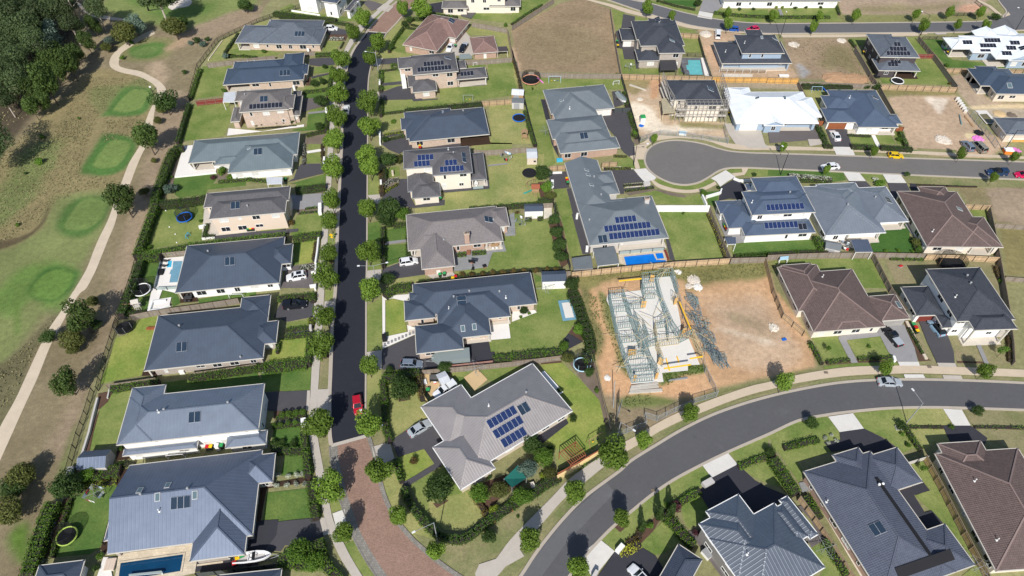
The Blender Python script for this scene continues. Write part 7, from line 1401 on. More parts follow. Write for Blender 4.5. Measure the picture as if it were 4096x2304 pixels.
Hg('thick hedge above the shadowed grey driveway',[(400,450),(690,410)],1.9,1.6,'l_hedged');Hg('hedge in front of the navy house lawn',[(375,930),(640,895)],1.7,1.6,dens=26);Hg('rose bushes on the white walled bed',[(440,1240),(580,1225)],1.1,.9,'l_white');Hg('narrow planting inside the long white wall',[(600,980),(575,1150)],.7,1.,'l_rust');Hg('small plants along the pebbled path, upper row',[(500,645),(640,628)],.5,.5);Hg('small plants along the pebbled path, lower row',[(440,690),(630,672)],.5,.5);Hg('planted strip by the green driveway',[(475,0),(480,190)],.8,.7,'l_white');Hg('planted strip beside the white steps',[(665,0),(670,180)],.7,.6,'l_rust')
Hg('tall copper hedge block above the bird bath lawn',[(1262,260),(1258,340)],1.2,1.6,'l_rust');Hg('tall green hedge block beside the copper one',[(1295,250),(1292,340)],1.,1.6,'l_hedged');Hg('copper hedge block at the driveway mouth',[(1262,410),(1262,485)],1.2,1.4,'l_rust');Hg('white rose bed beside the driveway',Q('1280 430 1330 370 1425 350'),1.,.8,'l_white');Hg('curved lime edging hedge',Q('1285 490 1350 440 1425 398'),.7,.5,'l_lime',3)
Hg('low hedge below the small garden lawn',[(1385,805),(1505,795)],1.,1.2);Hg('upright hedge left of the upper square lawn',[(1275,830),(1277,975)],1.,1.3,'l_hedged');Hg('upright hedge left of the lower square lawn',[(1280,1020),(1280,1210)],1.,1.3,'l_hedged');Hg('hedge against the pergola of the lavender roofed house, upper',[(1522,800),(1525,950)],.9,1.2);Hg('hedge against the pergola of the lavender roofed house, lower',[(1530,990),(1532,1130)],1.,1.2,'l_hedged');Hg('clipped hedge block under the brick window, left',[(2030,1105),(2105,1100)],1.,.9);Hg('clipped hedge block under the brick window, right',[(2180,1090),(2305,1080)],1.,.9);Hg('hedge behind the tall shed lawn',Q('2150 640 2576 610 2960 580'),1.,1.3,'l_hedged')
for i,x in enumerate([2075,2168,2283,2383,2485,2590,2700,2810,2925,3020]):Sh('copper topped shrub number %s from the left in the row behind the charcoal roof'%['one','two','three','four','five','six','seven','eight','nine','ten'][i],x,1315-(x-2075)*.055,.8,'shrubr','row of copper topped shrubs')
Hg('hedge along the top of the charcoal metal roof',Q('1300 1510 1390 1440 1560 1420'),1.8,1.5);Hg('dark strip hedge behind the copper topped shrubs',Q('1640 1380 2000 1340 2576 1270 3080 1245'),.7,.8,'l_hedged')
T(1,2)
Hg('hedge above the black ute',Q('215 100 330 85 460 75'),1.2,1.);Hg('hedge behind the driveway of the black ute',[(485,70),(585,60)],1.2,1.1);Hg('short upright hedge by the black ute driveway',[(570,60),(570,120)],1.2,1.1);Hg('clipped cube hedge at the driveway corner',[(550,300),(550,365)],1.1,1.1,'l_lime');Hg('hedge strip above the narrow dark path',[(300,418),(540,390)],.9,.8);Hg('hedge strip below the narrow dark path',[(295,487),(520,458)],.9,.8);Hg('long clipped hedge on the street side of the lime lawn',Q('540 450 530 600 515 750'),1.3,1.5);Hg('thick hedge at the foot of the lime lawn',Q('80 790 280 770 500 745'),2.2,1.4);Hg('narrow hedge beside the porch of the lime lawn house',[(225,550),(210,630)],.7,1.)
Hg('low planting round the four topiary balls',Q('210 1305 370 1290 490 1265'),.9,.5);Hg('low planting below the dark path with topiary',[(180,1395),(430,1365)],.9,.5)
for i,(x,y)in enumerate(Q('262 1272 330 1262 400 1252 468 1245')):Pl('ball','%s topiary ball from the left above the dark path'%['first','second','third','fourth'][i],x,y,1.,1.,'topiary balls','shrub')
for i,(x,y)in enumerate(Q('178 1378 243 1367 322 1352 392 1348')):Pl('ball','%s topiary ball from the left below the dark path'%['first','second','third','fourth'][i],x,y,.9,.8,'topiary balls','shrub')
Hg('square hedge garden, top run',Q('1270 900 1450 875 1640 850'),1.4,1.7);Hg('square hedge garden, left run',Q('1270 920 1290 1150 1300 1400 1340 1520'),1.2,1.5);Hg('square hedge garden, right run along the yellow fence',Q('1640 880 1655 1000 1670 1090'),1.1,1.7,'l_rust');Hg('loose planting below the silver wagon',Q('1290 870 1420 860 1600 830'),1.4,.8,'l_bright')
Hg('hedge behind the bookcase-like brick wall',Q('2390 710 2576 690 2900 650 3080 640'),1.6,1.5);Hg('tall boundary hedge between the pool yard and the building site',Q('3180 20 3250 170 3300 330 3360 500 3370 620'),2.2,2.,'l_hedged',3);Hg('lower boundary hedge beside the blue trampoline',[(3330,640),(3370,740)],2.,2.,'l_hedged')
T(1,3)
Hg('L hedge above the small square lawn',Q('170 160 340 180 470 175'),1.4,1.2,'l_hedged');Hg('street side hedge of the small square lawn',Q('470 0 490 180 515 420'),1.3,1.6);Hg('street side hedge of the large square lawn',Q('545 500 570 700 590 850'),1.5,1.6)
for i,(x,y)in enumerate(Q('215 430 325 440 410 430 460 420 205 535 308 530 405 522 490 520')):Sh('white standard rose, %s along the %s side of the deck path'%(['first','second','third','fourth'][i%4],'upper'if i<4 else 'lower'),x,y,.55,'shrubw','standard roses')
for i,(x,y)in enumerate(Q('180 110 260 110 380 110')):Sh('%s dark shrub above the small square lawn'%['left','middle','right'][i],x,y,.8,'shrubd')
Hg('hedge beside the boat driveway',Q('230 1280 400 1300 560 1330'),2.,1.4);Hg('tall clipped conifer hedge beside the street bins',Q('620 1080 650 1200 670 1290'),1.6,2.);Hg('hedge running down to the bottom edge by the footpath',Q('680 1310 760 1400 860 1500'),1.6,1.4);Hg('curved clipped hedge round the corner lawn',Q('1480 560 1540 700 1640 830 1800 1000 1920 1060 2100 1060 2250 960 2380 850'),1.2,1.5,'l_hedged',3,dens=26);Hg('hedge continuing past the planted corner to the shade sail',Q('2380 850 2576 720 2800 600 3000 440'),1.4,1.4,'l_hedged',0);Hg('rounded shrubs beside the small lime lawn',Q('1405 270 1430 380 1460 480'),1.1,1.2,'l_hedge',3);Hg('autumn edged low hedge at the planted corner',Q('2200 640 2300 790 2350 850'),.9,.9,'l_rust')
T(0,0)
Hg('planting along the upper boundary fence',Q('2010 690 1960 830 1910 980'),1.1,1.,'l_bright',2);Hg('dark boundary hedge behind the black railing',Q('1895 1040 1830 1250 1780 1420'),1.,1.6,'l_hedged',2);Hg('garden row beside the alfresco patio',Q('2395 330 2300 460 2260 520'),.9,.9,'l_hedged');Hg('sandstone edged garden row',Q('2320 560 2450 555 2576 570'),.9,.6,'l_bright')
T(1,0)
Hg('garden hedge below the white two-storey house',Q('180 120 350 140 560 165 800 190'),2.,1.5);Hg('trimmed row in front of the garden hedge',Q('240 165 400 180 620 195'),1.,.9,'l_hedged');Hg('dark hedge below the fence of the white two-storey house',[(800,220),(960,245)],1.,.8,'l_hedged');Hg('rose garden beside the white hatchback',[(745,385),(880,380)],1.,.6,'l_white');Hg('hedge block above the second driveway',[(600,538),(775,530)],1.3,1.2);Hg('small shrubs along the footpath near the rose garden',[(880,420),(850,475)],.5,.5);Hg('L hedge street run of the twin tree lawn',Q('765 665 745 790 720 960'),.9,1.4);Hg('L hedge lower run of the twin tree lawn',Q('475 915 600 905 725 885'),1.2,.9);Hg('street hedge beside the lawn of the taupe roofed house',[(712,1140),(700,1300)],.9,1.3)
for i,x in enumerate([5,68,145,213,283,358]):Sh('%s clipped bush in front of the taupe tiled two-storey house'%['first','second','third','fourth','fifth','sixth'][i],x,1245-i*4,.85,'shrubd','bushes under the windows')
Hg('row of tiny plants in the white pebble strip',Q('0 1290 200 1275 400 1262'),.5,.35,'l_hedged',dens=8);Hg('loose shrubs above the white step garden',[(510,1350),(680,1310)],1.3,.8,'l_bright')
Hg('curved hedge along the terracotta house lawn',Q('1480 270 1390 390 1340 500'),.9,1.2,'l_hedge',3);Hg('round garden hedge arc by the terracotta house',Q('1510 270 1640 285 1670 265 1560 240'),.6,.7,'l_hedge',3);Hg('hedge beside the black driveway at the top',Q('1580 175 1680 178 1760 130 2020 160'),1.1,1.2)
Hg('clipped hedge posts beside the white letterbox, upper',[(1252,700),(1255,810)],1.2,1.3);Hg('clipped hedge block below the white letterbox',[(1252,855),(1252,900)],1.2,1.2);Hg('square ring hedge by the grey driveway',Q('1365 640 1425 640 1425 680 1365 680 1365 640'),.5,.8);Hg('low row above the small front lawn',[(1275,705),(1430,690)],.5,.5);Hg('upright hedge beside the dark driveway lawn',[(1262,990),(1255,1140)],1.,1.3);Hg('tall dark hedge behind the charcoal metal roofed house',Q('1500 1100 1700 1085 2000 1055 2265 1030'),1.8,2.2,'l_hedged',dens=26);Hg('low row at the top of the ringed plant lawn',[(1280,1135),(1480,1110)],.7,.7);Hg('low hedge below the ringed plant lawn',[(1290,1348),(1480,1320)],.6,.7,'l_lime');Hg('low hedge below the dark path',[(1350,1390),(1490,1360)],.7,.8,'l_hedged')
Sh('ringed plant in the middle of the square lawn',1380,1220,.8,'shrubb');Sh('round dark bush at the path end',1300,1405,1.2,'shrubd');Sh('lone shrub on the side lawn of the slate tiled house',80,515,.9,'shrubb');Sh('shrub at the fence corner behind the terracotta garage',2510,250,.8,'shrubb')
T(2,0)
Hg('flower border along the boat yard fence',[(1130,920),(1160,1050)],1.3,1.,'l_bright');Hg('planting along the forecourt fence',Q('1185 1120 1215 1230 1250 1310'),1.2,.9,'l_bright',2);Hg('tree and shrub corner by the turning circle path',[(1215,1330),(1260,1370)],1.2,1.);Hg('hedge along the far lawn of the white house',Q('2040 115 2300 145 2576 160 3200 160'),1.3,.9,'l_bright');Hg('creeper along the paling fence of the trampoline lawn',Q('15 600 60 740 90 900'),.7,.8,'l_rust');Hg('climber row below the slatted shed',Q('130 1110 180 1300 230 1449'),.9,1.);Hg('clipped dark hedge edging the turf',Q('1500 5 1660 50 1840 85'),.6,.8,'l_hedged');Hg('hedge between dark lot and white house',Q('0 235 150 130 300 40'),.9,.6)
T(3,0)
Hg('shrub row behind the navy roofed house',Q('350 850 500 855 700 862 850 865'),1.4,1.4,'l_hedged');Hg('hedge between the white roofed house and the red garage door drive',Q('515 1270 560 1360 600 1449'),1.3,1.3,'l_hedged');Hg('hedge right of the navy roofed house',[(1340,1320),(1400,1449)],1.2,1.2);Hg('clipped row under the front windows',[(810,1352),(1030,1362)],.6,.6,'l_hedged');Hg('hedge at the top left of the small blue cut-off house lawn',Q('660 5 700 70 720 130'),.9,.8);Hg('hedge beside the slate tiled house',[(830,395),(880,460)],.9,.8)
T(3,1)
Hg('hedge below the navy roofed house front lawn',[(570,10),(650,15)],1.,1.,'l_hedged');Hg('long clipped hedge left of the white path',[(850,10),(1090,20)],1.6,1.2,'l_hedged');Hg('long clipped hedge right of the white path',[(1145,20),(1450,40)],1.6,1.2,'l_hedged');Hg('white rose border of the navy two-storey house',Q('220 310 430 325 640 345'),1.3,1.1,'l_white');Hg('green hedge behind the rose border',[(290,355),(640,360)],.9,.9,'l_bright');Hg('tall hedge between the navy and pale grey houses',Q('500 930 540 1000 585 1070'),1.6,1.6);Hg('low shrub row along the fence of the navy two-storey house',Q('-330 1120 0 1100 300 1080 560 1075'),.9,.8,'l_hedge',dens=20);Hg('flower row along the white house fence',[(1240,1150),(1560,1155)],.6,.5,'l_bright');Hg('shrubs along the right fence',[(2300,1230),(2330,1330)],.8,.8,'l_rust');Hg('hedge from the front lawn down beside the brown house',Q('1470 940 1500 1050 1560 1080'),1.,1.,'l_hedged');Hg('plant row on the dry verge',Q('1500 405 1800 415 2100 425'),.4,.3,'l_hedged',dens=8)
T(3,2)
Hg('plants along the left edge of the front lawns',Q('430 540 490 650 545 750'),.9,.7,'l_bright');Hg('front bed plants left of the white path',[(600,740),(820,715)],.7,.6,'l_bright');Hg('front bed plants right of the white path',[(920,705),(1260,695)],.7,.6,'l_bright');Hg('plants beside the stone border',Q('1420 400 1500 540 1560 650'),.7,.5);Hg('red edged bed at the right fence',[(2430,480),(2440,720)],.8,.7,'l_rust');Hg('two-part low hedge right of the lamp',[(1440,1395),(1750,1395)],.6,.4,'l_hedge',dens=14);Hg('low hedge row at the far right verge',[(2090,1395),(2576,1400)],.6,.4,'l_hedge',dens=14);Hg('hedge running down from the lamp',Q('1400 1400 1460 1500 1540 1610'),.9,.9)
T(3,3)
Hg('L hedge behind the grey kerb bed',Q('175 150 300 120 510 70'),1.,.9,'l_bright');Hg('tall leafy hedge between the silver and slate blue houses',Q('60 260 150 400 230 520 290 600'),1.9,1.6);Hg('bright hedge beside the white gravel side path',Q('390 640 450 730 530 850'),1.3,1.1,'l_bright');Hg('hedge beside the side clothes line',Q('590 1080 680 1230 800 1420'),1.2,1.2)
T(2,3)
Hg('long leafy hedge left of the silver roofed house',Q('1540 830 1640 930 1740 1050 1830 1130'),1.6,1.2,'l_bright',2);Hg('golden low hedge by the lower white crossover',Q('1090 1195 1180 1180 1280 1130'),1.3,.7,'l_yellow');Hg('rusty bed beside the golden hedge',Q('1170 1120 1260 1070 1300 980'),1.2,.5,'l_rust');Hg('leafy hedge above the black driveway',Q('1690 700 1800 640 1890 590'),1.1,.9,'l_bright');Hg('plants beside the upper front bed',Q('2290 345 2420 290 2576 235'),1.,.7,'l_bright');Hg('climber along the rendered pergola wall',Q('470 420 700 310 880 215'),1.1,.8,'l_bright');Hg('hedge inside the brown post fence',[(230,600),(480,460)],1.,1.,'l_hedged')
T(2,1)
Hg('planting along the left fence of the grey metal house',[(430,590),(450,680)],.8,.8);Hg('clipped cube left of the white shed door',[(140,745),(190,745)],.9,.9);Hg('clipped cube right of the white shed door',[(265,740),(305,738)],.9,.9);Hg('garden row in front of the turning circle house',[(930,240),(1190,238)],.8,.5,'l_lime');Hg('planted island rows, upper',[(1130,410),(1330,395)],.7,.6,'l_hedge',dens=16);Hg('planted island rows, lower',[(1150,465),(1420,430)],.6,.6,'l_hedge',dens=16);Hg('plant row on the right fence of the big side lawn',Q('1970 700 2050 880 2140 1120'),.7,.6,'l_yellow',dens=14);Hg('shrub row behind the pool fence house',[(2270,1125),(2576,1105)],.9,.8,'l_hedged');Hg('low hedge at the top right lawn above the circle path',[(1030,115),(1150,120)],.7,.5,'l_lime');Hg('hedge above the white shed',Q('0 610 200 595 300 580'),1.,1.);Hg('rough shrubs along the inner fence',[(270,560),(410,550)],1.6,1.2,'l_hedged')
T(0,3)
Hg('autumn tinted boundary hedge along the lower golf side',Q('520 700 450 850 380 1050 320 1250 260 1430'),2.4,2.,'l_hedge',3);Hg('low rim hedge of the trampoline lawn',Q('700 680 640 860 560 1080 520 1240'),.7,.8,'l_hedge',3);Hg('leafy bed behind the clothes hoist',Q('800 450 1000 400 1190 375'),2.4,1.3);Hg('low hedge above the hoist lawn',Q('860 550 1000 530 1160 500'),.9,.6,'l_lime')
T(0,2)
Hg('hedge behind the long side fence, lawn part',Q('1110 1000 1350 960 1580 925'),1.2,1.4);Hg('hedge behind the long side fence, house part',Q('1900 890 2200 850 2576 790 2680 780'),1.3,1.4);Hg('small dark hedge beside the swing and fence',[(1280,240),(1450,235)],.9,.9,'l_hedged');Hg('dark hedge strip beside the lowest shed',[(1160,1780),(1340,1760)],.8,.6,'l_hedged')
T(0,0)
Fe('black railing along the golf boundary, uppermost diagonal run',Q('3400 -90 2576 190 2180 380'),'mesh_black',1.5);Fe('black railing along the golf boundary, curving run below the sandstone garden',Q('2180 380 1980 640 1890 960'),'mesh_black',1.6);Fe('black railing beside the dark boundary hedge',Q('1890 1020 1820 1240 1770 1420'),'mesh_black',1.6)
Fe('grey weathered fence above the narrow roofed house',Q('2080 640 2500 590 2760 560'),'f_old',1.6);Fe('dark red fence between the two upper lawns',[(1965,1015),(2250,985)],'f_red',1.7)
T(1,0)
Fe('grey paling fence piece at the end of the slate tiled house',[(380,535),(590,515)],'f_old',1.5);Fe('black fence beside the white two-storey house garden',[(820,200),(980,235)],'bars',1.3);Fe('long grey paling fence behind the brown dirt lot house',[(2170,225),(2530,290)],'f_old',1.7);Fe('grey paling fence down the side of the terracotta garage',[(2530,290),(2580,560)],'f_old',1.7);Fe('paling fence behind the two-storey solar house',Q('2080 610 2330 600 2576 580'),'f_old',1.7);Fe('paling fence behind the tall dark hedge',[(2270,1020),(2576,1000)],'f_tan',1.7)
T(2,0)
Fe('long grey fence down the left side of the brown lot',Q('0 260 170 150 420 -10'),'f_old',1.8);Fe('weathered fence at the foot of the brown lot',Q('75 720 560 740 1100 745'),'f_old',1.8);Fe('weathered fence up the right side of the brown lot',Q('1100 745 1040 420 990 80'),'f_old',1.8);Fe('tan fence behind the scaffolded house',Q('1110 745 1560 760 2015 770'),'f_tan',1.8);Fe('new orange fence behind the white roof',Q('2020 775 2576 780 2890 785'),'f_orange',1.8);Fe('tan fence above the pool yard',[(1650,330),(1885,345)],'f_tan',1.7);Fe('dark fence right of the aqua pool',Q('1880 350 1940 560 2010 760'),'sheet_dark',1.7);Fe('black pool fence above the aqua pool',[(1690,530),(1930,535)],'bars',1.3);Fe('black pool fence left of the aqua pool',Q('1690 540 1700 640 1740 730'),'bars',1.3);Fe('grey fence between the trampoline lawns and the sprawling house',Q('0 490 60 720 110 920 180 1200 250 1449'),'sheet_dark',1.7,postm='black_bar');Fe('dark fence between the boat yard and the building site',Q('1105 750 1150 900 1200 1080 1250 1250 1290 1400'),'sheet_dark',1.8);Fe('low dark gate fence below the covered boat',[(1030,1090),(1200,1080)],'sheet_dark',1.7);Fe('temporary wire fence in front of the scaffolded house',Q('1300 1370 1500 1310 1750 1330 2180 1390'),'wire',1.8,2.4);Fe('temporary wire fence right of the scaffolded house',[(2140,1240),(2180,1400)],'wire',1.8);Fe('low white rail fence before the blue walled house',[(2090,700),(2560,705)],'bars',.9,postm='trim_white');Fe('grey fence left of the bins by the double fronted tile house',[(1040,320),(1045,350)],'f_tan',1.7)
T(3,0)
Fe('orange new fence continuing behind the white roof',[(0,785),(315,790)],'f_orange',1.8);Fe('fence at the foot of the weedy lot',Q('320 820 860 840 1120 850'),'f_old',1.7);Fe('fence falling beside the white roofed house',[(315,830),(375,960)],'f_old',1.7);Fe('grey fence left of the slate tiled solar house',Q('880 470 960 600 1040 740 1100 830'),'f_old',1.8);Fe('grey fence right of the slate tiled solar house',Q('1520 360 1680 550 1910 860'),'f_old',1.8);Fe('tan fence below the rainbow trampoline',Q('1140 850 1500 860 1910 880'),'f_tan',1.8);Fe('grey fence right of the navy roofed house',Q('1130 870 1200 1000 1280 1140'),'f_old',1.8);Fe('grey fence left of the red garage door house',[(460,1180),(520,1270)],'f_old',1.7);Fe('tan fence below the blue weatherboard house',Q('1800 690 2100 690 2576 700'),'f_tan',1.6);Fe('low black rail fence on the far dirt lot',[(1850,130),(2170,125)],'bars',1.1);Fe('low black rail fence at the road bend',[(2200,80),(2100,0)],'bars',1.1);Fe('low black rail fence above the white solar roof',[(1560,365),(1920,365)],'bars',1.1);Fe('black mesh fence beside the building rubble',Q('2030 1080 2200 1280 2320 1440'),'wire',1.8);Fe('red panel gate left of the red garage door',[(500,1215),(565,1215)],'g_wood',1.7,name='side_gate');Fe('red panel gate right of the navy roofed house',[(1300,1270),(1370,1280)],'g_wood',1.7,name='side_gate');Fe('red panel gate beside the slate tiled solar house',[(1500,545),(1690,545)],'f_red',1.6,name='side_gate')
T(0,1)
Fe('black railing between the golf rough and the trampolines',Q('1365 1110 1320 1280 1260 1449 1165 1720'),'mesh_black',1.6);Fe('old fence behind the pool loungers',[(1560,1105),(1860,1075)],'f_old',1.5);Fe('glass pool fence by the loungers',[(1610,1160),(1545,1430)],'tint',1.2,name='glass_fence');Fe('glass pool fence below the lap pool',[(1560,1440),(1780,1430)],'tint',1.2,name='glass_fence')
T(0,2)
Fe('curved weathered fence between swing yard and charcoal house',Q('1300 275 1480 240 1700 205 2000 165 2390 105'),'f_old',1.8);Fe('black railing beside the lime lawn',Q('1160 290 1100 480 1030 700 960 990'),'mesh_black',1.6);Fe('black railing below the olive tree',Q('910 1000 840 1230 760 1449 650 1830'),'mesh_black',1.6);Fe('weathered fence between two hedges',[(1070,975),(1560,905)],'f_old',1.6);Fe('weathered fence behind the side driveway',[(1900,860),(2576,765)],'f_old',1.5)
T(0,3)
Fe('black pool fence between lawn and timber deck',Q('1180 560 1120 800 1030 1110'),'bars',1.3);Fe('dark fence at the bottom by the boat',Q('1960 1420 2340 1380 2800 1320'),'sheet_dark',1.7)
T(1,1)
Fe('grey fence behind the clothes hoist and shed',Q('2190 60 2300 65 2576 50 2650 40'),'f_old',1.7);Fe('white low rail beside the cream house deck',[(2180,430),(2290,420)],'tint',1.,name='glass_fence')
T(1,2)
Fe('grey paling fence behind the covered boat',Q('1670 830 2000 800 2576 745 3080 680'),'f_old',1.7,postm='post_wood');Fe('yellow rendered side fence by the work yard',Q('1665 840 1680 1060 1740 1150'),'w_yellow',1.7,name='rendered_fence')
T(2,1)
Fe('long new pine fence above the framed house',Q('600 1290 1100 1235 1640 1185 2200 1150'),'f_new',1.9);Fe('white privacy fence across the side lawn',[(1450,620),(1990,620)],'w_fence',2.1,2.2);Fe('paling fence between the big lawn and the navy house',Q('1990 625 2100 900 2205 1140'),'f_old',1.8,postm='post_wood');Fe('grey fence behind the shrub row',[(2210,1150),(2576,1140)],'f_old',1.8);Fe('fence at the top of the asphalt side yard',[(375,225),(540,215)],'f_tan',1.6);Fe('fence by the planted row above the forecourt',[(905,190),(1060,180)],'f_tan',1.6);Fe('grey fence above the play tower yard',[(0,45),(250,35)],'f_old',1.6);Fe('grey fence beside the white shed',[(310,600),(410,595)],'f_old',1.6);Fe('grey fence down the inside of the round tree row',Q('420 590 470 800 540 1050 590 1230'),'sheet_dark',1.7,postm='black_bar');Fe('glass fence along the blue pool',Q('1080 1080 1300 1060 1535 1040'),'tint',1.2,name='glass_fence');Fe('short fence by the second white shed',[(525,1285),(590,1280)],'f_old',1.6)
T(3,1)
Fe('weathered fence joining the two yards below the navy house',Q('0 1120 300 1105 620 1095 1090 1095 1620 1105'),'f_old',1.8);Fe('tan new fence below the brown roofed house',Q('1600 1110 2090 1125 2350 1140'),'f_new',1.8);Fe('long fence left of the big brown roofed house',Q('-20 1140 60 1449 160 1700 370 1880'),'f_new',1.8);Fe('weathered fence with open back between the two brown plots',Q('1075 1110 1250 1449 1400 1660'),'f_old',1.8);Fe('tan fence at the top right corner plot',[(1990,605),(2255,615)],'f_tan',1.7);Fe('dark shaded fence right of the brown roofed house',Q('2240 630 2290 860 2345 1150 2410 1500 2460 1800'),'f_old',1.8);Fe('grey rail fence at the right edge',[(2290,800),(2700,830)],'f_old',1.4);Fe('grey rail fence lower at the right edge',[(2395,1335),(2700,1360)],'f_old',1.4)
T(2,2)
Fe('grey fence between the mushroom roof lawn and the building site',Q('800 650 870 900 930 1150 1000 1400'),'f_old',1.8);Fe('weathered fence under the boundary hedge',Q('0 735 300 705 500 690'),'f_old',1.5);Fe('temporary wire fence with blue feet, zigzag part',Q('1060 1449 1360 1340 1345 1250 1470 1290 1650 1200 1840 1120'),'wire',1.8);Fe('temporary wire fence with blue feet, corner part',Q('1840 1110 2080 1040 2010 900'),'wire',1.8);Fe('temporary wire fence beside the roof trusses',Q('1930 680 1960 800 2010 900'),'wire',1.8);Fe('temporary wire fence right of the wall frames',Q('1610 -180 1700 100 1730 260'),'wire',1.8)
T(3,2)
Fe('paling fence behind the balcony house',Q('2450 330 2480 560 2490 740'),'f_old',1.5);Fe('orange fence end by the brown garage',[(1340,165),(1400,225)],'f_new',1.7)
T(3,3)
Fe('long paling fence between slate blue and brown roofs',Q('1600 230 1780 560 2000 1000 2240 1449'),'f_yellowish',1.9,postm='post_wood');Fe('long tan fence between silver and slate blue roofs',Q('330 640 560 960 780 1300 880 1460'),'f_new',1.9);Fe('pale grey panel fence joining the slate blue house',[(1410,300),(1630,235)],'w_palegrey',1.8,name='rendered_fence')
T(2,3)
Fe('brown post and rail fence below the shade sail',Q('0 760 230 620 470 470'),'bars',1.,postm='redwood');Fe('brown screen on the rendered pergola wall',Q('460 410 680 290 870 180'),'redwood',2.1,postm='redwood',name='pergola_screen')
T(1,3);Fe('brown post and rail fence outside the curved hedge',Q('2150 1050 2400 890 2576 780'),'bars',.9,postm='redwood')
T(1,1)
Wl('long white wall beside the navy house lawn',Q('628 930 612 1080 595 1190'),'w_white',.35,1.);Wl('short white wall at the rose bed',Q('600 1200 597 1280 560 1285'),'w_white',.35,.9);Wl('white pier letterbox at the planted driveway',[(640,600),(640,625)],'w_white',.8,1.3,'letterbox','letterbox');Wl('white pier letterbox at the lower planted row',[(640,655),(640,672)],'w_white',.8,1.2,'letterbox','letterbox');Wl('white bird bath on the lawn',[(1372,268),(1374,290)],'stone',.5,.9,'bird_bath','bird bath');Wl('white letterbox wall below the copper hedge',[(1253,345),(1256,390)],'w_white',.5,1.2,'letterbox','letterbox');Wl('white curved letterbox wall by the upper steps',[(685,130),(680,170)],'w_white',.5,1.,'letterbox','letterbox');Wl('white wall corner near the sunroof car',Q('545 1420 595 1412 592 1449'),'w_white',.35,.9)
T(1,0)
Wl('tall white feature wall of the pinkish solar house',[(1465,700),(1490,840)],'w_white',1.3,3.2,'feature_wall',z=1.5);Wl('white letterbox wall between the clipped hedges',[(1243,800),(1243,845)],'w_white',.45,1.2,'letterbox','letterbox');Wl('white letterbox wall above the dark bush',[(1245,1325),(1245,1365)],'w_white',.45,1.2,'letterbox','letterbox');Wl('white low wall of the top white house',[(360,100),(640,145)],'w_white',.3,.6);Wl('white and red letterbox by the mauve driveway',[(708,1085),(708,1110)],'w_white',.7,1.3,'letterbox','letterbox');Wl('sandstone edging beside the upper boundary lawn',[(-340,405),(-480,600)],'stone',.3,.3,'retaining_wall');Wl('white wall corner below the black bush',[(1247,1380),(1247,1430)],'w_white',.4,1.,'letterbox','letterbox')
T(1,2)
Wl('black letterbox pillar beside the pebble border',[(1288,475),(1290,495)],'black',.9,1.3,'letterbox','letterbox');Wl('white letterbox pillar by the topiary path',[(473,1325),(474,1345)],'w_white',.9,1.2,'letterbox','letterbox');Wl('grey letterbox pillar by the narrow dark path',[(545,375),(545,400)],'w_palegrey',.5,1.2,'letterbox','letterbox');Wl('grey stone kerb below the thick hedge',Q('60 845 300 820 530 785'),'w_grey',.25,.3,'garden_edging');Wl('brick wall with white niches behind the dark yard',Q('1960 785 2150 765 2375 740'),'brickred',.5,1.)
T(2,1)
Wl('white wall beside the black forecourt',[(1920,510),(1960,600)],'w_white',.35,1.);Wl('white wall curving along the black forecourt',Q('1960 520 2100 480 2110 450'),'w_white',.35,.9);Wl('white wall in front of the navy two-storey house',Q('2240 340 2290 360 2576 350'),'w_white',.35,.8);Wl('small brick letterbox beside the planted island',[(1340,390),(1375,385)],'w_palegrey',.8,1.1,'letterbox','letterbox');Wl('white planter wall at the top of the asphalt side yard',[(385,285),(495,280)],'w_white',.4,.6)
T(2,3)
Wl('long cream rendered wall under the pergola',Q('465 440 690 315 895 180'),'w_yellow',.35,1.5);Wl('hexagonal grey letterbox pillar by the black driveway',[(1955,515),(2000,490)],'w_palegrey',1.1,1.,'letterbox','letterbox');Wl('white letterbox pillar beside the golden hedge',[(1075,1180),(1105,1145)],'w_white',.8,1.1,'letterbox','letterbox');Wl('grey letterbox pillar at the bottom crossover',[(825,1449),(850,1405)],'w_palegrey',.6,1.2,'letterbox','letterbox');Wl('cream box by the shade sail garden',[(205,520),(225,570)],'w_cream',.7,.8,'cream_box','box')
T(0,2)
Wl('white retaining wall around the raised patio, left',[(1530,131),(1500,220)],'w_white',.4,.7)
Wl('concrete retaining wall at the back of the long lawn',Q('975 1110 930 1280 890 1449 830 1640 770 1800'),'w_palegrey',.35,.7,'retaining_wall');Wl('grey kerb around the red mulch corner',[(1100,1010),(1080,1100)],'w_palegrey',.25,.4,'garden_edging');Wl('white block bench on the raised patio',[(1540,130),(1660,120)],'w_white',.4,.6,'bench','bench');Wl('white curved front wall of the raised patio',Q('1490 220 1600 212 1700 170'),'w_white',.3,.6)
T(0,1);Wl('white box planter on the pink patio',[(2010,825),(2060,815)],'w_white',.6,.8,'planter','planter');Wl('white planter front at the patio foot',[(2035,945),(2150,930)],'w_white',.3,.6,'planter','planter');Wl('white low wall of the big white patio',[(1760,328),(2170,285)],'w_white',.25,.4)
T(3,2);Wl('sandstone boulder edging beside the bins',Q('1400 340 1440 420 1480 500 1540 610 1590 700'),'stone',.6,.35,'boulder_edging','edging');Wl('white letterbox beside the pale driveway',[(1272,690),(1280,715)],'w_white',.5,1.,'letterbox','letterbox');Wl('grey box kerb below the lamp',Q('1285 1385 1300 1420 1400 1415 1395 1390'),'w_palegrey',.2,.4,'garden_edging')
T(1,0)
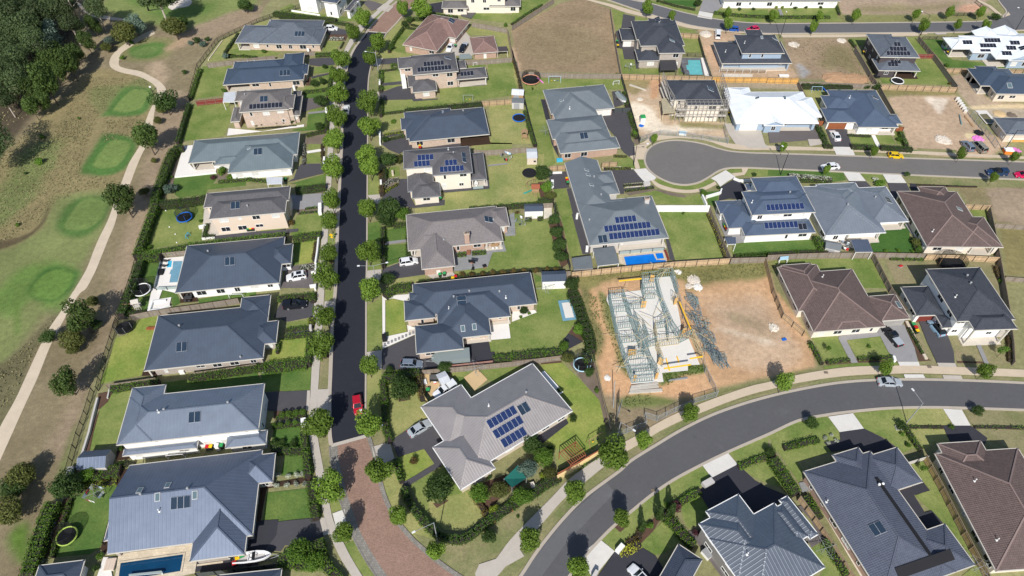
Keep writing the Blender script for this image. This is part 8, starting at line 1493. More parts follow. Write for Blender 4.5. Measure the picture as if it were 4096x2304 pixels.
Ve('white hatchback on the driveway beside the slate grey tiled house','hatch','c_white',(705,285),(820,290));Ve('white sedan parked on the dark road between two street trees','sedan','c_white',(905,1150),(915,1065),group='cars parked along the kerb');Ve('white sedan on the driveway of the terracotta roofed house','sedan','c_white',(1975,440),(1930,520));Ve('dark blue open utility with spare wheels, beside the terracotta garage','ute','c_black',(2115,445),(2060,530),'ute','parked_ute')
T(1,1)
Ve('white car with a long black sunroof on the mauve driveway','suv','c_white',(510,1320),(305,1355),extra=sunroof);Ve('white wagon on the driveway below the square lawns','hatch','c_white',(1455,1200),(1620,1175),s=1.04)
T(1,2)
Ve('black double cab ute with hard tray cover','canopy','c_black',(275,185),(520,160),'ute','parked_ute');Ve('grey silver wagon beside the covered boat','wagon','c_greyb',(1480,765),(1655,770));Ve('red car with a white paper on its bonnet','hatch','c_red',(1015,1085),(1035,1275),s=1.03,extra=lambda o,k:Lk('paper',(lambda m:(m.box((1.55,.45,.92),(.45,.5,.02)),m.mesh('paper','white'))[1])(MB()),o));Ve('silver sedan on the corner house driveway','sedan','c_silver',(1560,1465),(1735,1360));Ve('blue and white utility half hidden under the mushroom roof','cab','c_white',(1995,975),(1810,1090),'ute','parked_ute')
T(2,3)
Ve('white car on the black driveway at the bottom edge','sedan','c_white',(1380,1560),(1205,1370),extra=sunroof)
T(3,2)
Ve('black dual cab ute with a silver tray cover on the pale driveway','ute','c_black',(1330,590),(1170,400),'ute','parked_ute',extra=sunroof);Ve('pale blue hatchback with black roof on the grey driveway','hatch','c_paleblue',(1755,485),(1630,330),roofm='black',s=1.05);Ve('silver sedan parked against the kerb of the curving road','sedan','c_silver',(1105,945),(1340,955),group='cars parked along the kerb')
T(3,1)
Ve('yellow hatchback on the verge of the cul-de-sac road','hatch','c_yellow',(1215,115),(1355,125),s=.95,group='cars parked along the kerb');Ve('white sedan behind a small tree on the cul-de-sac road','sedan','c_white',(715,225),(535,235),group='cars parked along the kerb');Ve('dark blue wagon with black roof near the right edge','canopy','c_navy',(2410,295),(2190,290),'ute','parked_ute','cars parked along the kerb',roofm='black');Ve('crimson car cut by the right edge','hatch','c_crimson',(2680,320),(2450,310),group='cars parked along the kerb');Ve('silver people mover parked nose in on the dirt','suv','c_greyb',(2050,75),(1965,-25));Ve('olive grey van with white roof bars parked on the dirt','van','c_champ',(2180,95),(2060,-20),'van','parked_van',extra=rackx)
T(3,0)
Ve('white sedan on the driveway of the red garage door house','sedan','c_white',(705,1415),(640,1320))
T(2,0)
Ve('white van with rear window on the dirt forecourt','van','c_white',(2070,400),(2068,305),'van','parked_van');Ve('blue car behind the conical tree on the top road','hatch','c_blue',(2275,300),(2160,290),group='cars parked along the kerb');Ve('crimson car behind the blue house roof on the top road','hatch','c_crimson',(2490,285),(2350,310),group='cars parked along the kerb')
T(1,3);boat('white open speedboat on a trailer',-30,1265,.12,6.2)
T(2,0);boat('grey covered boat beside the sprawling house',1100,990,-1.2,5.5,True)
T(1,2)
def bigcover():
 b=boat('large boat under a grey tarpaulin beside the garage',1960,705,pi+.1,7.6,True);P=b.location;m=MB()
 m.poly([(-3.9,-1.35,2.1),(2.6,-1.35,2.),(2.6,1.35,2.),(-3.9,1.35,2.1)]);m.poly([(-3.9,-1.35,2.1),(2.6,-1.35,2.),(2.6,-1.4,.8),(-3.9,-1.4,.8)]);m.poly([(-3.9,1.35,2.1),(2.6,1.35,2.),(2.6,1.4,.8),(-3.9,1.4,.8)]);m.poly([(2.6,-1.35,2.),(2.6,1.35,2.),(3.9,.3,1.4),(3.9,-.3,1.4)]);m.poly([(2.6,1.35,2.),(3.9,.3,1.4),(3.9,.3,.8),(2.6,1.4,.8)]);m.poly([(2.6,-1.35,2.),(3.9,-.3,1.4),(3.9,-.3,.8),(2.6,-1.4,.8)]);m.poly([(-3.9,-1.35,2.1),(-3.9,1.35,2.1),(-3.9,1.4,.8),(-3.9,-1.4,.8)]);m.build('tarpaulin','tarp_grey',b)
bigcover()
Cy('black box trailer with a grey lid in the work yard',Q('1745 920 1835 920 1835 870 1745 870'),1.3,'deck_grey','black','box_trailer','trailer',.0,.7)
shed('pale blue plastic shed against the work yard tree',1885,905,1.8,2.6,1.9,.5,'sheet_white','w_palegrey',rise=.3);Bn('green lidded bin at the work yard edge',1730,1020,'green')
Bx('wheelbarrow','pale wheelbarrow against the work yard fence','wheelbarrow',1695,940,(.8,1.2,.6),'grey_plastic',.3,top='white');Bx('cable_reel','pink rimmed reel beside the box trailer','reel',1800,945,(.6,.4,.6),'red',.3,top='white');Bx('ladder_stack','stacked pale ladders beside the plastic shed','ladders',1935,945,(.7,2.4,.5),'plank',-.4,top='plank')
T(0,3);pool('dark blue swimming pool in a cream stone surround',Q('1215 1320 1845 1232 1815 1400 1190 1500'),'pool_deep');Cy('white framed glass canopy at the lower edge of the dark pool',Q('1295 1449 1640 1420 1625 1395 1295 1430'),.9,'tint','trim_white','pool_cover','pool cover',0,.08);Bx('day_bed','pink striped day bed beside the pool','day bed',1105,1330,(1.6,2.,.5),'trim_cream',.1,top='g_pink')
T(0,1);pool('narrow pale blue lap pool against the navy roof',Q('1745 1180 1838 1178 1790 1390 1705 1395 1722 1310 1705 1310 1722 1262 1735 1262'),'pool_pale',rim='white_pave')
T(2,1);pool('vivid blue swimming pool below the solar roof',Q('1125 1135 1420 1105 1450 1165 1545 1170 1548 1185 1150 1222'),'pool_blue');pool('small square spa at the end of the vivid blue pool',Q('1440 1102 1515 1096 1530 1150 1460 1158'),'pool_blue',.33)
T(2,0);pool('aqua swimming pool in slate paving',Q('1770 605 1890 605 1920 752 1790 752 1780 710 1760 700 1752 655 1775 655'),'pool_aqua',rim='slate')
T(2,2);pool('empty looking pool under a pale cover on the lawn',Q('500 150 585 142 625 295 538 305'),'slab',rim='pool_pale',rw=.7)
T(3,0);pool('muddy sunken pit of water on the building plot',Q('2125 1150 2200 1145 2290 1240 2200 1240'),'pond',rim='slab')
T(0,1);Tp('blue framed trampoline with a tall net',1855,735,1.9,pad='blue',leg='blue');Tp('black trampoline with a white rim below the lap pool',1425,1465,2.,True,'white','galv')
T(0,2);Tp('black oval trampoline beside the black railing',1250,400,1.75,True,'black','galv');Sg('wooden swing beside the slatted cubby',1300,190,2.2,1.9,.1,'tan',('yellow','lime'));playset('grey slatted cubby on the small swing lawn',1385,180,.3,'plank','plank',None,1.3)
T(0,3);Tp('lime rimmed trampoline with black net on the lower left lawn',672,1045,1.75,True,'lime','black');Hi('clothes hoist covered with washing on the lower left lawn',965,640,1.9,2.,18,.5)
T(2,0);Tp('large black netted trampoline with a salmon rim and pink slide',190,800,2.9,True,'salmon','black');Tp('small blue rimmed trampoline without net',72,1185,2.,False,'blue','galv',.6);Sg('pale blue swing set with yellow and blue seats',430,795,3.6,1.9,0,'lightblue',('yellow','white','blue'),slide=None);goal('white goal frame on the trampoline lawn',1050,835,1.8,1.4,.2);playset('brown wooden play tower on the gold lawn',125,1375,1.5,'tan','tan',None);Hi('folding clothes hoist on the paving beside the sprawling house',335,1370,2.,2.);Hi('clothes hoist behind the dark tile house',1180,690,1.8,2.,2)
m_=MB();m_.beam((0,0,1.3),(1.8,-1.,.1),.5,.08);pp=G(255,820);o_=m_.build('slide','pink');o_.location=pp;Se(o_,'pink and white slide leaning on the salmon rimmed trampoline','slide')
T(2,1);Tp('round black trampoline with grey rim by the dense tree',175,290,1.9,False,'black','galv');playset('play tower with a teal slide and burgundy side',235,470,0,'tan','redwood','teal',1.8);Sg('dark wooden swing frame between trampoline and play tower',185,395,2.4,2.1,.6,'tan',('black',));Hi('clothes hoist with two pale towels',95,800,1.9,2.,4,.3);Bx('kayak','white kayak lying on the asphalt side yard','kayak',407,395,(.7,3.,.45),'white',-.05,bev=.6);Bx('play_arch','blue play arch by the brick wall','play arch',480,150,(1.6,.8,.8),'cyan',.1)
T(3,0);Tp('trampoline with a rainbow rim beside the deck',1303,812,1.9,False,'white','cyan',.7);Tp('small dark trampoline stored on its side by the slate tiled house',1098,765,.9,False,'black','black',.6);Sg('blue and grey swing set behind the navy roof',490,895,3.,1.6,0,'lightblue',('blue','blue'),slide='blue')
T(3,1);Tp('huge black netted trampoline behind the charcoal tiled roof',1850,1205,3.,True,'black','tan');Bx('toy_car','small toy on the dry yard behind the trampoline','toy',1340,1225,(.9,.5,.5),'grey_plastic',.3,top='red')
T(2,2);Tp('blue framed trampoline tucked behind the shrubs',705,770,1.8,True,'lightblue','lightblue');Hi('clothes hoist behind the charcoal metal house',335,50,2.2,2.)
T(2,3);Sg('rust and green swing frame beside the pergola',840,70,3.2,2.1,.55,'tan',('yellow','black'))
T(1,0);Sg('grey swing frame with green seats on the big lawn',2135,985,2.8,1.9,0,'galv',('lime','yellow'));goal('white goal below the two-storey solar house',2205,645,1.2,1.,.4)
T(1,1);Hi('clothes hoist with white washing beside the fence',2520,145,1.9,2.,10)
T(1,2);Hi('clothes hoist on the diamond of sand',2210,870,2.1,2.1)
T(0,2);goal('white goal frame beside the fence below the navy house',2375,85,3.,1.5,.05)
T(0,3);goal('goal frame in the shaded strip between two roofs',1765,250,3.,1.5,.1)
T(3,3);Hi('clothes hoist in the side yard of the silver roofed house',540,1215,2.,2.1);Hi('clothes hoist at the bottom right lawn',2080,1400,2.,2.)
T(1,0)
T(0,3);shed('pale grey gabled shed beside the boundary fence',945,275,4.8,3.4,2.2,.08,'r_slate','w_palegrey',rise=.9);Bx('storage_box','dark water tank box by the lowest shed','storage box',700,385,(1.2,1.5,1.2),'trim_dark',.2,top='trim_grey')
r_,_,_=Ho('dark roofed garden hut with a white window seat',2.5,(370,1420,860,1360),[(300,1640,850,1290)],'r_charcoal','w_white',cat='hut',name='garden_hut',pitch=24,win=False,inset=.4)
T(0,2)
T(2,1);shed('white gabled shed with a charcoal roof beside the lawn',218,640,4.4,2.6,2.4,.04,'r_charcoal','w_white',rise=.5);shed('second white shed behind the charcoal metal house',420,1330,5.2,3.,2.6,.05,'r_charcoal','w_white',rise=.6);shed('cream striped shed with a red window',200,95,2.6,4.,2.2,.02,'sheet_white','w_buff',rise=.5,door=False,win=True);Cy('grey corrugated flat roofed shed below the side yard',Q('620 1262 815 1250 795 1125 600 1150'),2.4,'sheet_grey','w_grey','flat_shed','shed',.1,.4);Cy('dark ribbed patio roof beside the blue pool',Q('862 1228 1082 1203 1030 1036 815 1060'),2.7,'sheet_grey','trim_white','patio_roof','patio roof');Cy('red timber bench seat beside the spa',Q('1565 1165 1585 1160 1550 1062 1528 1065'),.5,'g_red','redwood','bench','bench',0,.1);Cy('small white posted pavilion beside the navy house',Q('2170 1010 2255 1005 2250 940 2140 945'),2.5,'r_slate','trim_white','pavilion','pavilion')
T(3,1);shed('ribbed pale shed behind the pale grey house',655,1020,3.2,2.6,2.2,-.3,'sheet_grey','w_palegrey',rise=.7);Cy('flat blue-grey carport at the back of the pale grey house',Q('882 1088 1058 1086 1003 962 832 966'),2.6,'r_slate','trim_white');Hi('laundry rack heaped with coloured washing',765,1040,1.5,1.8,14)
T(2,0);shed('white roofed cubby with a dark vent in the fence corner',60,925,3.4,3.2,1.9,-.1,'sheet_white','tan',rise=.8);shed('grey slatted shed with double doors',60,1010,3.4,2.4,2.1,-.05,'sheet_grey','w_palegrey',rise=.3);Cy('dark flat roofed cabana beside the aqua pool',Q('1492 695 1668 690 1645 597 1485 600'),2.9,'trim_dark','trim_dark','cabana','cabana',0,.5)
T(1,0);Cy('cream lean-to shed with a plum roof beside the terracotta garage',Q('2428 520 2535 515 2525 465 2420 470'),2.1,'w_dark','w_cream','lean_to_shed','shed',0,.1);Cy('grey tarpaulin covered trailer behind the grey tile roof',Q('2045 585 2175 575 2150 545 2050 550'),.9,'tarp_grey','tarp_grey','covered_trailer','trailer',.2,.5);Cy('white slatted awning beside the taupe tiled house',Q('-335 1027 -215 1027 -200 925 -320 935'),2.8,'sheet_white','trim_white','awning','awning')
T(1,1);Cy('white ribbed garden storage roof below the green metal house',Q('112 405 262 400 268 335 102 340'),2.2,'sheet_white','trim_white','storage_roof','shed');Cy('white slatted pergola along the lavender roofed house',Q('1560 1060 1590 1055 1582 890 1545 893'),2.6,'sheet_white','trim_white','pergola','pergola')
T(1,3)
T(2,3)
def pergola():
 P=GP(Q('478 210 640 100 740 230 590 330'),2.4);c=sum(P,Vc())/4;o=Th('pergola','rust red open timber pergola on the corner lawn','pergola',(c.x,c.y,0))
 for p in P:m=MB();m.box((p.x,p.y,0),(.14,.14,2.4));m.build('post','redwood',o,True)
 for a,b in((0,1),(3,2)):m=MB();m.beam(P[a],P[b],.1,.2);m.build('beam','redwood',o,True)
 for i in range(9):t=i/8;m=MB();m.beam(P[0].lerp(P[1],t)+Vc((0,0,.16)),P[3].lerp(P[2],t)+Vc((0,0,.16)),.08,.14);m.build('rafter','redwood',o,True)
pergola()
def sail():
 P=GP(Q('-80 470 60 335 145 465 0 560'),2.6);c=sum(P,Vc())/4;o=Th('shade_sail','dark green shade sail among the garden trees','shade sail',(c.x,c.y,0));m=MB();d=c-Vc((0,0,.5))
 for i in range(4):m.poly([P[i],P[(i+1)%4],d])
 m.build('fabric','shade_green',o,True)
 for p in P:m=MB();m.cyl((p.x,p.y,0),p,.06);m.build('pole','galv',o,True)
sail()
T(1,3);Lp('tall street lamp outside the curved hedge',1825,1085,7.2,((-1,-.55),),3.2)
T(3,2);Lp('tall street lamp on the verge below the curving road',1395,1355,7.,((-.35,.9),),2.6)
T(2,1);Lp('street lamp on the path beside the turning circle',1222,220,7.,((1,-.1),),2.4,'black_bar')
T(3,1);Lp('street lamp outside the rose border of the navy house',125,310,7.,((-.4,1),),2.4,'black_bar')
T(3,0);Lp('left street lamp on the top road with a white head',120,385,8.,((0,1),),1.2,'black_bar');Lp('middle street lamp on the top road',1535,355,7.,((-.8,.6),),2.4,'black_bar');Lp('right street lamp on the top road bend',2485,315,7.,((-.8,.6),),2.4,'black_bar')
T(3,1);Lp('street lamp in front of the unfinished house at the right edge',2370,75,7.,((1,-.5),),2.4,'black_bar')
T(1,1);Lp('two-armed street lamp above the charcoal metal house',1225,1440,7.,((-1,-.12),(1,.2)),2.8)
T(1,0);Lp('street lamp on the east verge near the bend',1235,745,7.2,((-1,0),),2.6);Lp('white street lamp beside the brick road tree',1025,235,7.2,((1,-.1),),1.)
T(2,2);Lp('street lamp leaning over the path behind the largest street tree',1050,1540,7.,((1,-.9),),2.6)
T(1,1)
def sign():
 p=G(775,985,0);o=Th('road_sign','yellow diamond warning sign on the verge beside the dark road','road sign',p);m=MB();m.cyl((0,0,0),(0,0,2.7),.04,n=6);m.build('pole','galv',o)
 d=MB();s=.48;q=lambda a,b,y:(a,y,b+2.3);d.poly([q(0,-s,-.05),q(s,0,-.05),q(0,s,-.05),q(-s,0,-.05)]);d.poly([q(0,-s,-.03),q(-s,0,-.03),q(0,s,-.03),q(s,0,-.03)]);d.build('sign_plate','yellow',o)
 a=MB();a.beam(q(-.1,-.2,-.07),q(-.1,.1,-.07),.06,.02);a.beam(q(-.1,.1,-.07),q(.15,.1,-.07),.06,.02);a.build('curve_arrow','black',o)
 b=MB();b.box((0,-.05,1.35),(.5,.03,.4));b.build('speed_plate','yellow',o)
sign()
T(0,0)
def tee():
 b=G(1535,925,0);t=G(1512,880,1.6);o=Th('tee_sign','small white topped post beside the golf track','post',b);m=MB();m.cyl(b,t,.09,n=8);m.build('post','post_dark',o,True);c=MB();c.box(t,(.55,.2,.4));c.build('sign_plate','white',o,True)
tee()
T(3,2);Bn('green lidded bin in the row beside the brown garage',1465,362,'green',.2);Bn('red lidded bin in the row beside the brown garage',1490,393,'red',.2);Bn('yellow lidded bin in the row beside the brown garage',1505,428,'yellow',.2)
T(0,3);Bn('red lidded bin below the long lower roof',2085,148,'red');Bn('yellow lidded bin below the long lower roof',2117,145,'yellow');Bn('green lidded bin below the long lower roof',2225,133,'green');Bn('green lidded bin behind the speedboat',2435,1245,'green',.4);Bn('yellow lidded bin behind the speedboat',2388,1268,'yellow',.4);Bn('red lidded bin behind the speedboat',2358,1318,'red',.4);Bx('water_heater','round white water heater between the bins','water heater',2175,130,(.7,.7,1.6),'w_white',0)
T(0,1);Bn('green lidded bin on the pink patio side',2495,852,'green');Bn('yellow lidded bin on the pink patio side',2520,850,'yellow');Bn('red lidded bin on the pink patio side',2545,848,'red')
T(1,1);Bn('first green lidded bin beside the brick garage',1850,1310,'green',.2);Bn('second green lidded bin beside the brick garage',1895,1300,'green',.1);Bn('yellow lidded bin lying in the fence shade',1980,1348,'yellow');Bn('red lidded bin lying in the fence shade',2008,1330,'red');Bn('yellow lidded bin between two driveways at the top',1648,15,'yellow');Bn('red lidded bin between two driveways at the top',1650,35,'red');Bn('green lidded bin at the corner of the cream garage',1857,540,'green');Bn('green lidded bin below the green metal roof',292,348,'green')
T(2,1);Bn('yellow lidded bin against the long grey wall',552,345,'yellow');Bn('red lidded bin against the long grey wall',554,360,'red');Bn('green lidded bin against the long grey wall',562,382,'green');Bn('green lidded bin beside the navy house wall',2140,812,'green');Bn('yellow lidded bin beside the navy house wall',2150,830,'yellow');Bn('red lidded bin beside the navy house wall',2160,850,'red');Bx('water_heater','white gas heater at the corner of the pool house','water heater',757,1030,(.6,.6,1.8),'w_white',0);Bx('air_conditioner','large white twin fan unit on the grey wall','air conditioner',658,705,(.9,.5,1.5),'w_white',1.3)
T(1,0);Bn('green lidded bin beside the white sedan driveway',2008,452,'green');Bx('water_heater','white water heater on the wall of the narrow roofed house','water heater',378,860,(.6,.6,1.7),'w_white',0);Bx('water_heater','white water heater on the wall of the slate tiled house','water heater',522,488,(.6,.6,1.7),'w_white',0)
T(2,0);Bn('yellow lidded bin left of the dark tile garage',1066,455,'yellow');Bn('green lidded bin behind the yellow one',1058,410,'green');Bn('yellow lidded bin in the gap by the white roof',2192,1132,'yellow')
T(3,0);Bn('green and yellow bin beside the dark walled house',968,520,'yellow');Bn('yellow lidded bin beside the blue weatherboard wall',1812,522,'yellow');Bn('green lidded bin beside the blue weatherboard wall',1785,490,'green')
T(0,2);Bx('air_conditioner','round white fan unit behind the weathered fence','air conditioner',1822,830,(1.,.5,1.),'w_white',.1)
T(2,2);Bx('bench','long white box bench against the mushroom roofed house','bench',400,945,(6.,.9,.6),'w_white',-.95)
T(2,3);Bx('air_conditioner','large white twin fan unit on the weatherboard wall','air conditioner',1965,1215,(.9,1.6,1.2),'w_white',.6,top='grey_plastic')
T(0,1);lounger('black sun lounger by the lap pool, upper',1665,1175,-.2);lounger('black sun lounger by the lap pool, lower',1650,1225,-.2);Bx('pool_toy','turquoise inflatable beside the lap pool','pool toy',1715,1205,(1.3,2.,.3),'cyan',.2);Bx('cushion_box','black cushion box on the pool patio','storage box',1612,1280,(1.3,1.6,.7),'black',.1);Sg('blue toddler climbing frame on the lawn',1885,920,1.2,1.1,1.4,'cyan',('blue',),.8)
for i,(x,y,t)in enumerate([(1668,672,'near the hedge corner'),(1706,836,'in the middle of the trampoline lawn'),(1765,908,'left of the climbing frame'),(1780,993,'below the climbing frame')]):m=MB();p=G(x,y,.12);m.blob((0,0,.14),(.16,.16,.16),0,10,6);o_=m.build('ball','white',smooth=True);o_.location=(p.x,p.y,.03);Se(o_,'white ball '+t,'ball','balls on the lawn')
T(0,2);table('dark outdoor table on the red deck of the navy house',1890,95,4,.1,'trim_dark',.25,t='the red deck table');Bx('bench','orange timber bench on the lime lawn','bench',1525,398,(2.2,.6,.5),'g_wood',.1)
T(1,1);table('small table on the cream house alfresco',2215,395,2,.1,'trim_white',.25,1.,.9,'trim_white','the cream alfresco table');table('timber table on the brick alfresco',2400,1015,4,.1,'tan',.25,1.8,.9,'trim_white','the brick alfresco table');Bx('planter','round rust pot under the brick window','pot',2140,1080,(.9,.9,.9),'terracotta',0);Bx('planter','copper fire pit on the paved court','fire pit',2300,1222,(.9,.9,.4),'terracotta',.4,top='black')
def hoop():
 p=G(2185,1255,0);o=Th('basketball_hoop','black portable basketball hoop on the grey paved court','basketball hoop',p,1.4);b=MB();b.box((0,0,0),(1.1,.8,.3),0,0,.7);b.build('base','black',o);m=MB();m.beam((0,0,.3),(-.5,0,3.),.12);m.build('pole','black_bar',o);k=MB();k.box((-.75,0,2.75),(.06,1.6,.95));k.build('backboard','black',o);r=MB();r.ring((-1.05,0,2.9),.23,.025,14,5);r.build('rim','orange',o)
hoop()
T(2,3)
T(1,2);person('person in dark blue top walking in the tree shade beside the square hedge',1265,1322,'cloth_blue',rz=.2);person('person in pale blue top standing below the first by the square hedge',1267,1385,'cloth_pale',rz=2.9)
for i in range(9):x=1295+i*36;Bxp=Bx('stepping_stone','grey stepping stone number %s from the road in the white pebbles'%'one two three four five six seven eight nine'.split()[i],'stepping stone',x,565-i*15,(.45,.75,.1),'path_grey',.1,.19,'path_grey')
T(3,2)
for c,r,x,y in((3,2,580,855),(3,2,1620,798),(1,1,730,410),(1,3,890,655),(2,3,1420,590)):T(c,r);p_=G(x,y);o_=MB();o_.box((0,0,.19),(.8,.55,.02));o_=o_.build('drain_cover','mulch_grey');o_.location=(p_.x,p_.y,0);o_['kind']='structure'
T(2,2)
def wallframe(o,a,b,h=2.8,col_='pine_green',step=.5,z0=.23,mb=None):
 d=b-a;L=d.length;d.normalize();own=mb is None;mb=mb or MB();U=Vc((0,0,1))
 for z in(z0+.04,z0+h*.5,z0+h):mb.beam(a+U*z,b+U*z,.1,.07)
 for i in range(int(L/step)+1):q=a+d*min(L,i*step);mb.beam(q+U*z0,q+U*(z0+h),.065,.09)
 n=max(1,int(L/3))
 for i in range(n):mb.beam(a+d*(L*i/n)+U*z0,a+d*(L*(i+.8)/n)+U*(z0+h),.05,.03)
 if own:mb.build('wall_frame',col_,o,True)
def frames():
 g=lambda x,y:Vc((G(x,y,0).x,G(x,y,0).y,0));c=g(1400,400);o=Th('timber_house_frame','roofless house of blue green timber wall frames on a pale slab','house frame',c)
 W=[((965,120),(1040,480)),((1040,480),(1120,740)),((1120,740),(1200,960)),((965,120),(1105,105)),((1105,105),(1180,330)),((1180,330),(1270,600)),((1000,250),(1150,240)),((1040,420),(1200,400)),((1080,560),(1280,545)),((1130,740),(1330,700)),((1170,860),(1420,835)),((1205,960),(1420,940)),((1270,600),(1330,700)),((1300,560),(1390,800)),((1390,800),(1460,920)),((1220,330),(1290,520)),((1310,430),(1370,600)),((1420,420),(1440,560)),((1370,600),(1450,580)),((1420,420),(1540,400)),((1540,400),(1560,540)),((1440,610),(1500,780)),((1440,600),(1680,570)),((1500,200),(1600,430)),((1600,430),(1690,560)),((1460,60),(1500,200)),((1320,120),(1440,110)),((1290,10),(1320,120)),((1290,10),(1440,-10)),((1290,-60),(1460,-80)),((1290,-60),(1290,10)),((1440,-40),(1460,60)),((1590,-110),(1660,90)),((1460,-100),(1590,-110)),((1600,130),(1660,180)),((1680,560),(1800,500)),((1800,500),(1850,640)),((1850,640),(1900,770)),((1460,760),(1510,800)),((1150,220),(1330,210))]
 for i,(a,b)in enumerate(W):wallframe(o,g(*a),g(*b),col_='timber_frame'if i in(17,21,22,36,37,34)else 'pine_green')
 for i,(a,b)in enumerate([((1160,690),(1240,690)),((1290,205),(1340,205)),((1620,180),(1650,170)),((1700,480),(1735,470)),((1215,940),(1240,950)),((1430,930),(1460,920)),((1460,770),(1510,790)),((1380,-60),(1420,-50))]):m=MB();p,q=g(*a),g(*b);U=Vc((0,0,1.4));m.beam(p+U,q+U,.04,2.2);m.build('plywood_panel','ply',o,True)
 rnd=random.Random(4)
 for i in range(60):
  f=W[rnd.randrange(len(W))];p=g(*f[0]).lerp(g(*f[1]),rnd.random());e=p+Vc((rnd.uniform(-4,4),rnd.uniform(-3,3),0));m=MB();m.beam(p+Vc((0,0,3.05)),e+Vc((0,0,rnd.choice([.25,3.05,3.05]))),.09,.05);m.build('brace',rnd.choice(['timber_frame','timber_frame','pine_green']),o,True)
 for a,b,z in(((1530,860),(1800,820),2.6),((1790,760),(1920,740),2.6),((1685,190),(1805,480),2.6),((1075,-20),(1310,-45),2.7),((1550,760),(1585,880),.35),((1660,740),(1680,800),.35)):m=MB();p,q=G(a[0],a[1]-50,z),G(b[0],b[1]-50,z);m.beam(p,q,.2,.24);m.build('steel_beam','lvl',o,True)
frames()
def trusses():
 rnd=random.Random(9);c=G(1850,450);o=Th('truss_stack','long leaning stack of grey blue roof trusses','roof trusses',c)
 A=Q('1790 100 1840 300 1900 450 1960 560 2040 700 2110 830')
 for i in range(64):
  t=rnd.random()*4.6;k=int(t);a,b=A[k],A[k+1];f=t-k;x=a[0]+(b[0]-a[0])*f;y=a[1]+(b[1]-a[1])*f;w=(25,60,60,45,50)[k];p=G(x+rnd.uniform(-w,w),y,.1);p.z=rnd.uniform(.1,.9);L=rnd.uniform(3,5);an=rnd.gauss(-1.15,.12)if rnd.random()<.75 else rnd.uniform(0,3);d=Vc((cos(an),sin(an),0));u=Vc((0,0,1))if rnd.random()<.3 else Vc((-d.y,d.x,.25));m=MB();q=p-d*L/2;h=rnd.uniform(.8,1.6)
  m.beam(q,q+d*L,.08,.05);m.beam(q,q+d*L*.5+u*h,.07,.05);m.beam(q+d*L,q+d*L*.5+u*h,.07,.05)
  for s in(.25,.5,.75):hh=h*(1-abs(s-.5)*2);m.beam(q+d*L*s,q+d*L*(s+.08)+u*hh,.06,.04)
  m.build('roof_truss',rnd.choice(['truss_grey','truss_grey','truss_grey','pine_green']),o,True)
trusses()
def Sk(label,a,b,z,mat,w,h,cat='timber',name='timber_stack',n=5):
 m=MB();p,q=G(*a),G(*b)
 for i in range(n):o=Vc((0,(i-n/2)*w/n,z+h*.5+(i%2)*.06));m.beam(p+o+Vc((.1*i,0,0)),q+o-Vc((.13*(i%3),0,0)),w/n*.85,h)
 o_=m.build(name,mat);return Se(o_,label,cat)
Sk('pale green sawn timber stacked in front of the slab',(1180,1010),(1470,975),0,'plank',1.2,.4);Sk('lower pack of long boards below the timber stack',(1170,1050),(1510,1030),0,'plank',.7,.35);Sk('galvanised steel lengths lying in the grass',(1570,930),(1765,905),0,'galv',.4,.2,'steel','steel_lengths')
def board(label,a,b,h):
 P,Q=G(*a,0),G(*b,0);o=Th('sign_board',label,'sign board',P);m=MB()
 for p in(P,Q):k=MB();k.cyl((p.x,p.y,0),(p.x,p.y,h),.07);k.build('post','galv',o,True)
 for i in range(5):z=h-.3-i*.5;m.beam(P+Vc((0,0,z)),Q+Vc((0,0,z)),.05,.28)
 m.build('sign_panel','trim_dark',o,True)
board('tall slatted builder board beside the grey fence',(1050,1330),(1075,1270),5.2)
def pole(label,a,b,h):p,q=G(*a,0),G(*b,h);m=MB();m.cyl(p,q,.1,.07);return Se(m.build('service_pole','galv'),label,'pole')
pole('thin grey pole standing left of the slatted board',(1020,1200),(1035,930),5.5)
Hp('scraps of white wrap in the weeds at the left of the site',960,905,.8,'wrap',.4,14);Hp('pale rubble pile at the top of the bare lot',1830,-80,1.6,'rubble',.5,30);Hp('second pale rubble pile beside the thistles',1780,-20,1.,'rubble',.4,16);T(2,1);Hp('white sheet heap behind the long new fence',1675,1290,.9,'wrap',.4,12);Hp('white plastic pile near the top of the bare lot',1870,1440,1.2,'wrap',.6,16)
T(3,2);Hp('grey rubble on the left edge of the right lot',60,400,1.3,'rubble',.4,18);Bx('scrap_bag','blue scrap bag lying on the bare lot','bag',165,512,(.9,.5,.3),'blue',.3)
T(2,0)
def scaffold():
 g=lambda x,y:G(x,y,0);c=g(1850,1230);o=Th('scaffolding','steel scaffolding wrapped round the unfinished two-storey house','scaffolding',c)
 L=[(g(1520,1165),g(1640,1160),g(1660,1190),g(2135,1195)),(g(1590,1165),g(1650,1160),g(1665,1170),g(2110,1175))]
 F=[]
 for a,b,n in(((1545,1100),(1600,1195),4),((1640,1235),(2140,1235),12),((1490,950),(1545,1100),4),((2140,1190),(2075,960),5)):
  A,B=g(*a),g(*b)
  for i in range(n+1):
   p=A.lerp(B,i/n);m=MB()
   for dx in(0,1):q=p+Vc((0,dx*1.1,0));m.cyl((q.x,q.y,0),(q.x,q.y,6.6),.07,n=5)
   m.build('standard','scaff',o,True)
  for z in(2.,4.,5.9):
   m=MB()
   for dx in(0,1):m.beam(A+Vc((0,dx*1.1,z+.9)),B+Vc((0,dx*1.1,z+.9)),.09);m.beam(A+Vc((0,dx*1.1,z)),B+Vc((0,dx*1.1,z)),.05)
   m.build('ledger','scaff',o,True)
  for z in(2.,4.):
   if a==(2140,1190):continue
   m=MB();m.beam(A+Vc((0,.5,z+.06)),B+Vc((0,.5,z+.06)),.8,.05);m.build('deck_board','plank',o,True)
scaffold()
